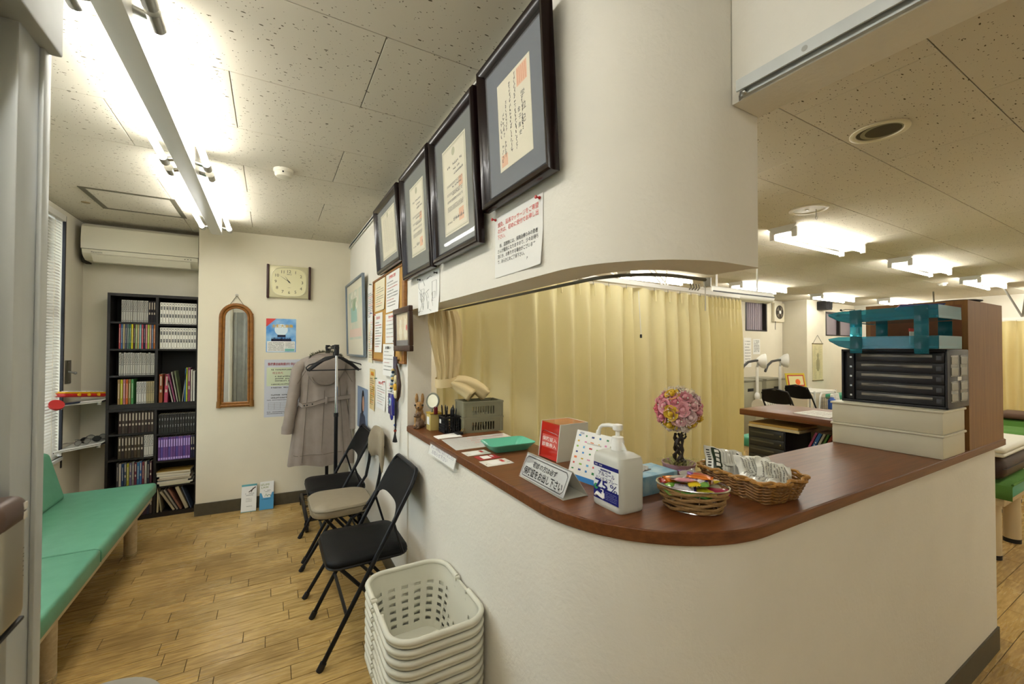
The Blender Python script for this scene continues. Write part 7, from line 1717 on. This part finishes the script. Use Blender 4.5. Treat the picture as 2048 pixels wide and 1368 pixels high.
# body chart scroll
t = thing('wall_chart', 'narrow yellowed body chart hanging on a string on the white column', 'chart', M=frame((9.70, 4.396, 1.13), (1, 0, 0), (0, 0, 1)))
obj('sheet', B().box(-.19, .21, -.36, .38, 0, .004), mat('chart_buff', '#d3c99c', .8, noise=.12, nscale=8), t, local=True, smooth=False)
for y_ in (-.365, .385): obj('roller_bar', B().cyl((-.20, y_, .006), (.22, y_, .006), .010, n=8), mat('chart_bar', '#6d5a34', .5), t, local=True)
obj('string', B().tube([(-.18, .385, .008), (.01, .56, .004), (.20, .385, .008)], .003, 4), M_INKG, t, local=True)
r = random.Random(8); b = B()
for i in range(26): scrib(b, -.16, -.16+r.uniform(.08, .16), .32-.026*i, .012, r, .006); scrib(b, .04, .04+r.uniform(.06, .14), .32-.026*i, .012, r, .006)
b.ball((.02, .14, .005), .06, 10, 8, sc=(.7, 1, .05)).ball((.02, -.04, .005), .12, 10, 8, sc=(.6, 1.2, .03)); stuffed(obj('chart_print', b, mat('chart_ink', '#97906c', .8), t, local=True, smooth=False))
# heat-therapy cabinets with arm lamps
def therapy(x, y, label, lx):
    t = thing('therapy_lamp', label, 'lamp', (x, y, 0))
    m = mat('machine_grey', '#a5a18a', .45); obj('cabinet', B().rbox(x-.32, x+.32, y-.22, y+.22, 0, .86, .015), m, t); obj('control_slot', B().rbox(x-.10, x+.06, y-.226, y-.219, .70, .75, .003), M_BLACKP, t); obj('top_panel', B().rbox(x-.33, x+.33, y-.23, y+.23, .86, .89, .008), mat('machine_top', '#8d8a76', .4), t)
    obj('post', B().cyl((lx, y-.26, .62), (lx, y-.26, 1.10), .022, n=10), M_WHITEP, t); obj('clamp', B().ball((lx, y-.26, .62), .055, 12, 8, sc=(1, .7, 1.3)), M_WHITEP, t); obj('clamp_knob', B().cyl((lx-.03, y-.26, .53), (lx-.03, y-.26, .50), .03, n=10), M_BLACKP, t)
    obj('hose', B().tube([(lx-.45, y-.26, 1.02), (lx-.38, y-.26, 1.12), (lx-.25, y-.26, 1.19), (lx-.05, y-.26, 1.21), (lx+.02, y-.26, 1.21)], .020, 8), mat('hose_dark', '#3a3a38', .5), t)
    MM = frame((lx+.10, y-.30, 1.20), (.80, .60, 0), (0, 0, 1)); h_ = obj('lamp_head', B().lathe([(.03, -.10), (.06, -.08), (.11, -.02), (.125, .03), (.12, .04)], 24, M=MM), M_WHITEP, t)
    obj('lamp_ring', B().lathe([(.12, .04), (.07, .045), (.065, .038), (.02, .036)], 24, M=MM), mat('lamp_face', '#c9c6b8', .4), h_)
    obj('arm_joint', B().tube([(lx, y-.26, 1.10), (lx+.02, y-.27, 1.18), (lx+.06, y-.28, 1.20)], .016, 8), M_STEEL, t); obj('cable', B().tube([(x-.28, y-.23, .62), (x-.34, y-.26, .55), (x-.42, y-.26, .45), (x-.5, y-.25, .3)], .012, 6), M_BLACKP, t)
therapy(6.90, 4.32, 'grey therapy machine with a white arm lamp beside the yellow curtain end', 7.00); therapy(7.70, 4.34, 'grey therapy machine with a white arm lamp behind the picture book', 7.72)
t = thing('picture_book', 'yellow and red picture book propped on the far trolley', 'book', (7.75, 3.80, .75)); MM = frame((7.72, 3.78, .76), (.9, -.3, 0), (-.10, .25, 1)); obj('cover', B().box(-.22, .16, 0, .24, -.012, 0, M=MM), mat('pb_yellow', '#c7b02c', .5), t); obj('red_frame', B().box(-.19, .13, .02, .21, 0, .003, M=MM), mat('pb_red', '#b23a24', .5), t); obj('picture', B().box(-.17, .11, .04, .19, .003, .005, M=MM), mat('pb_paper', '#d9cf9a', .6), t); obj('orange_spot', B().ball((0, .09, .005), .05, 12, 8, sc=(1, 1, .08), M=MM), mat('pb_orange', '#e0641c', .5), t)
# far trolley with wire basket
t = thing('trolley', 'white tube-framed trolley with bottles between the two far black chairs', 'trolley', (7.75, 3.75, 0))
obj('shelf', B().rbox(7.42, 8.12, 3.40, 3.80, .70, .73, .01), M_WHITEP, t); obj('lower_shelf', B().rbox(7.42, 8.12, 3.40, 3.80, .25, .28, .01), M_WHITEP, t)
for x in (7.43, 8.11):
    for y_ in (3.41, 3.79): obj('leg', B().cyl((x, y_, 0), (x, y_, .74), .016, n=8), M_WHITEP, t)
obj('hand_rail', B().tube([(7.43, 3.35, .40), (7.43, 3.33, .66), (7.47, 3.33, .71), (7.85, 3.33, .71), (7.90, 3.33, .66), (7.98, 3.33, .42)], .014, 8), M_WHITEP, t)
b = B()
for k in range(10): b.cyl((7.5+k*.055, 3.35, .44), (7.5+k*.055, 3.35, .64), .004, n=4)
for k in range(4): b.cyl((7.5, 3.35, .44+k*.065), (8.0, 3.35, .44+k*.065), .004, n=4)
stuffed(obj('wire_side', b, M_STEEL, t, smooth=False))
t = thing('detergent_bottle', 'white and blue bottle standing in the far trolley', 'bottle', (7.66, 3.62, .73)); obj('body', B().lathe([(.05, 0), (.055, .01), (.055, .14), (.03, .17), (.02, .19)], 16, M=T(7.66, 3.27, .46)), mat('bottle_blue', '#3a5fae', .4), t); obj('cap', B().lathe([(.022, .19), (.022, .23), (.01, .235)], 12, M=T(7.66, 3.27, .46)), M_WHITEP, t)
t = sheet('paper_sheet', 'white printed sheet hanging on the far trolley side', 'paper', frame((7.84, 3.29, .58), (1, -.2, 0), (-.1, .2, 1)), .18, .24); lines(t, .15, [(-.07, .07, .09-.03*i, .01) for i in range(6)], M_INKG, 9)
t = thing('paper_roll', 'white ribbed paper roll lying beneath the left far black chair', 'roll', (6.45, 3.5, .45)); obj('roll', B().cyl((6.26, 3.62, .56), (6.66, 3.62, .56), .10, n=24), mat('roll_white', '#cfcabb', .7), t)
for k in range(7): obj('band', B().cyl((6.29+k*.055, 3.62, .56), (6.30+k*.055, 3.62, .56), .103, n=24), mat('roll_shade', '#a8a392', .8), t)
obj('stand', B().box(6.30, 6.62, 3.56, 3.68, 0, .47), mat('machine_grey', '#a5a18a'), t)
def farchair(x, y, rz, label):
    t = thing('folding_chair', label, 'chair', M=T(x, y, 0, rz), group='folding chairs in the treatment room'); w = .21
    obj('seat', B().rbox(-.19, .19, -.20, .20, .42, .455, .012), M_BLACKV, t, local=True)
    hoop = [(fx_, s) for fx_, s in ()]
    obj('back_hoop', B().tube([(.02, -w, .40), (.17, -w, .70), (.21, -w*.85, .82), (.22, 0, .85), (.21, w*.85, .82), (.17, w, .70), (.02, w, .40)], .012, 6), M_BLACKM, t, local=True)
    obj('backrest', B().grid(lambda u, v: (.155+.055*v+.02*(1-(2*u-1)**2), (u-.5)*2*w*.96, .66+(.175-.05*abs(2*u-1)**4)*v-.02*(1-(2*u-1)**2)*(1-v)), 12, 5), M_BLACKV, t, local=True)
    for s in (-1, 1):
        obj('leg', B().cyl((.02, s*w, .40), (-.20, s*w, 0), .012, n=8), M_BLACKM, t, local=True); obj('leg', B().cyl((-.12, s*w*.85, .42), (.22, s*w*.85, 0), .011, n=8), M_BLACKM, t, local=True)
farchair(6.27, 3.25, .95+pi/2+.5, 'black folding chair in front of the grey therapy machines'); farchair(7.22, 3.42, 2.9, 'black folding chair in front of the white column')
# treatment beds
M_TOWEL = mat('towel_green', '#5a8a3a', .9, noise=.25, nscale=300, bump=.7, bscale=600); M_TURQ = mat('bed_turquoise', '#3f9a7e', .45); M_DBROWN = mat('bolster_brown', '#32201a', .45)
def bed(x, y, label, w=.66, L_=1.85, pillow=0, top=.52):
    t = thing('treatment_bed', label, 'bed', (x, y+L_/2, 0))
    obj('mattress', B().rbox(x-w/2, x+w/2, y, y+L_, top-.10, top, .025, 3), M_TURQ, t); obj('frame', B().rbox(x-w/2+.03, x+w/2-.03, y+.03, y+L_-.03, top-.15, top-.10, .006), M_BWOOD, t)
    for sx in (-1, 1):
        for yy in (y+.10, y+L_-.10):
            l = obj('leg', B().cyl((x+sx*(w/2-.09), yy, .012), (x+sx*(w/2-.09), yy, top-.14), .045, n=18), mat('bed_leg', '#c8b692', .5), t); obj('foot_ring', B().cyl((x+sx*(w/2-.09), yy, 0), (x+sx*(w/2-.09), yy, .03), .046, n=18), M_BLACKP, l)
    return t
def towel(x, y0, y1, w, top, label, drop=.10):
    t = thing('towel', label, 'towel', (x, (y0+y1)/2, top), group='green towels on the beds'); b = B()
    def f(u, v):
        a = (u-.5)*2; k = abs(a); xx = a*w/2*(1 if k < .8 else 1); return (x+(a*(w/2+.012) if k < .8 else math.copysign(w/2+.012, a))*(k/.8 if k < .8 else 1), y0+(y1-y0)*v, top+.010+.004*sin(9*u+7*v)-(0 if k < .8 else (k-.8)/.2*drop)) 
    b.grid(f, 24, 16); o = obj('cloth', b, M_TOWEL, t, angle=80); md = o.modifiers.new('s', 'SOLIDIFY'); md.thickness = .008; md.offset = 1
    obj('end_hem', B().tube([(x-(w/2+.01), y0, top+.012), (x, y0-.004, top+.014), (x+(w/2+.01), y0, top+.012)], .007, 6), M_TOWEL, t)
bed(4.48, .78, 'turquoise treatment bed with a brown bolster and green towel behind the counter end')
towel(4.48, .765, 2.4, .68, .52, 'green towel spread over the bed nearest the counter')
t = thing('bolster', 'dark brown vinyl bolster on the end of the nearest treatment bed', 'bolster', (4.5, .88, .53)); obj('pad', B().rbox(4.10, 4.75, .79, .99, .545, .705, .06, 4), M_DBROWN, t); obj('seam', B().tube([(4.105, .80, .63), (4.13, .787, .63), (4.72, .787, .63), (4.745, .80, .63)], .003, 5), M_BLACKP, t)
t = thing('folded_sheet', 'folded white sheet lying on the dark brown bolster', 'sheet', (4.5, .9, .71)); obj('upper_fold', B().rbox(4.06, 4.80, .78, 1.15, .735, .775, .018, 3), mat('sheet_white', '#dcd9ca', .85), t); obj('lower_fold', B().rbox(4.07, 4.79, .785, 1.15, .707, .737, .014, 3), mat('sheet_white', '#dcd9ca'), t)
bed(5.75, 1.0, 'treatment bed covered by a green towel behind the white folded sheet'); towel(5.75, .985, 2.7, .68, .52, 'green towel over the bed behind the folded white sheet', .2)
bed(7.0, 1.15, 'treatment bed under a bright green towel in the middle row'); towel(7.0, 1.135, 2.9, .68, .52, 'bright green towel on the middle row bed', .2)
bed(8.3, 1.25, 'treatment bed with a brown pillow before the cream curtain'); towel(8.3, 1.235, 3.0, .68, .52, 'green towel on the bed with the brown pillow', .2)
t = thing('pillow', 'flat brown pillow on the bed before the cream curtain', 'pillow', (8.2, 1.45, .55)); obj('pad', B().rbox(7.95, 8.45, 1.32, 1.62, .545, .615, .03, 3), mat('pillow_brown', '#5a4030', .7), t); obj('piping', B().tube([(7.96, 1.325, .58), (8.44, 1.325, .58), (8.44, 1.615, .58), (7.96, 1.615, .58)], .006, 5, closed=True), mat('pillow_pipe', '#463024', .7), t)
bed(10.0, 3.2, 'far treatment bed with green top beside the white column', L_=1.0, w=.9); t = thing('pillow', 'rolled white pillow on the far bed beside the column', 'pillow', (9.9, 3.4, .55)); obj('pad', B().cyl((9.75, 3.45, .60), (10.35, 3.35, .60), .075, n=16), mat('pillow_white', '#c9c0a8', .8), t); obj('tie', B().cyl((9.95, 3.417, .60), (9.97, 3.413, .60), .078, n=16), M_DBROWN, t)
curtain('curtain', 'cream curtain hanging past the brown pillow at the right of the treatment room', [1.55, 1.72, 1.90, 2.1, 2.3, 2.5, 2.7], 1.35, 2.9, 1.83, .35, lambda x: 0, M_YEL2, 7, amp=.05)
o_ = [o for o in bpy.data.objects if o.name.startswith('curtain') and o.type == 'EMPTY' and o.get('label', '').startswith('cream curtain')][0]
M_ = Matrix.Translation((9.6, 0, 0)) @ Matrix.Rotation(-pi/2, 4, 'Z') @ Matrix.Scale(-1, 4, (1, 0, 0)); o_.matrix_world = M_ @ MW[o_.name]
t = thing('curtain_rail', 'white ceiling-hung rail over the cream curtain with paired rods', 'rail', (9.6, 2.1, 1.86)); obj('rail', B().box(9.585, 9.61, 1.2, 3.0, 1.845, 1.885), M_WHITEP, t)
for y_, d0, d1 in ((1.66, -.0, .30), (1.66, .20, .0), (2.6, .1, .3)): obj('hanger_rod', B().cyl((9.6, y_, 1.885), (9.6+d1, y_+d0, ZC), .012, n=8), M_STEEL, t)
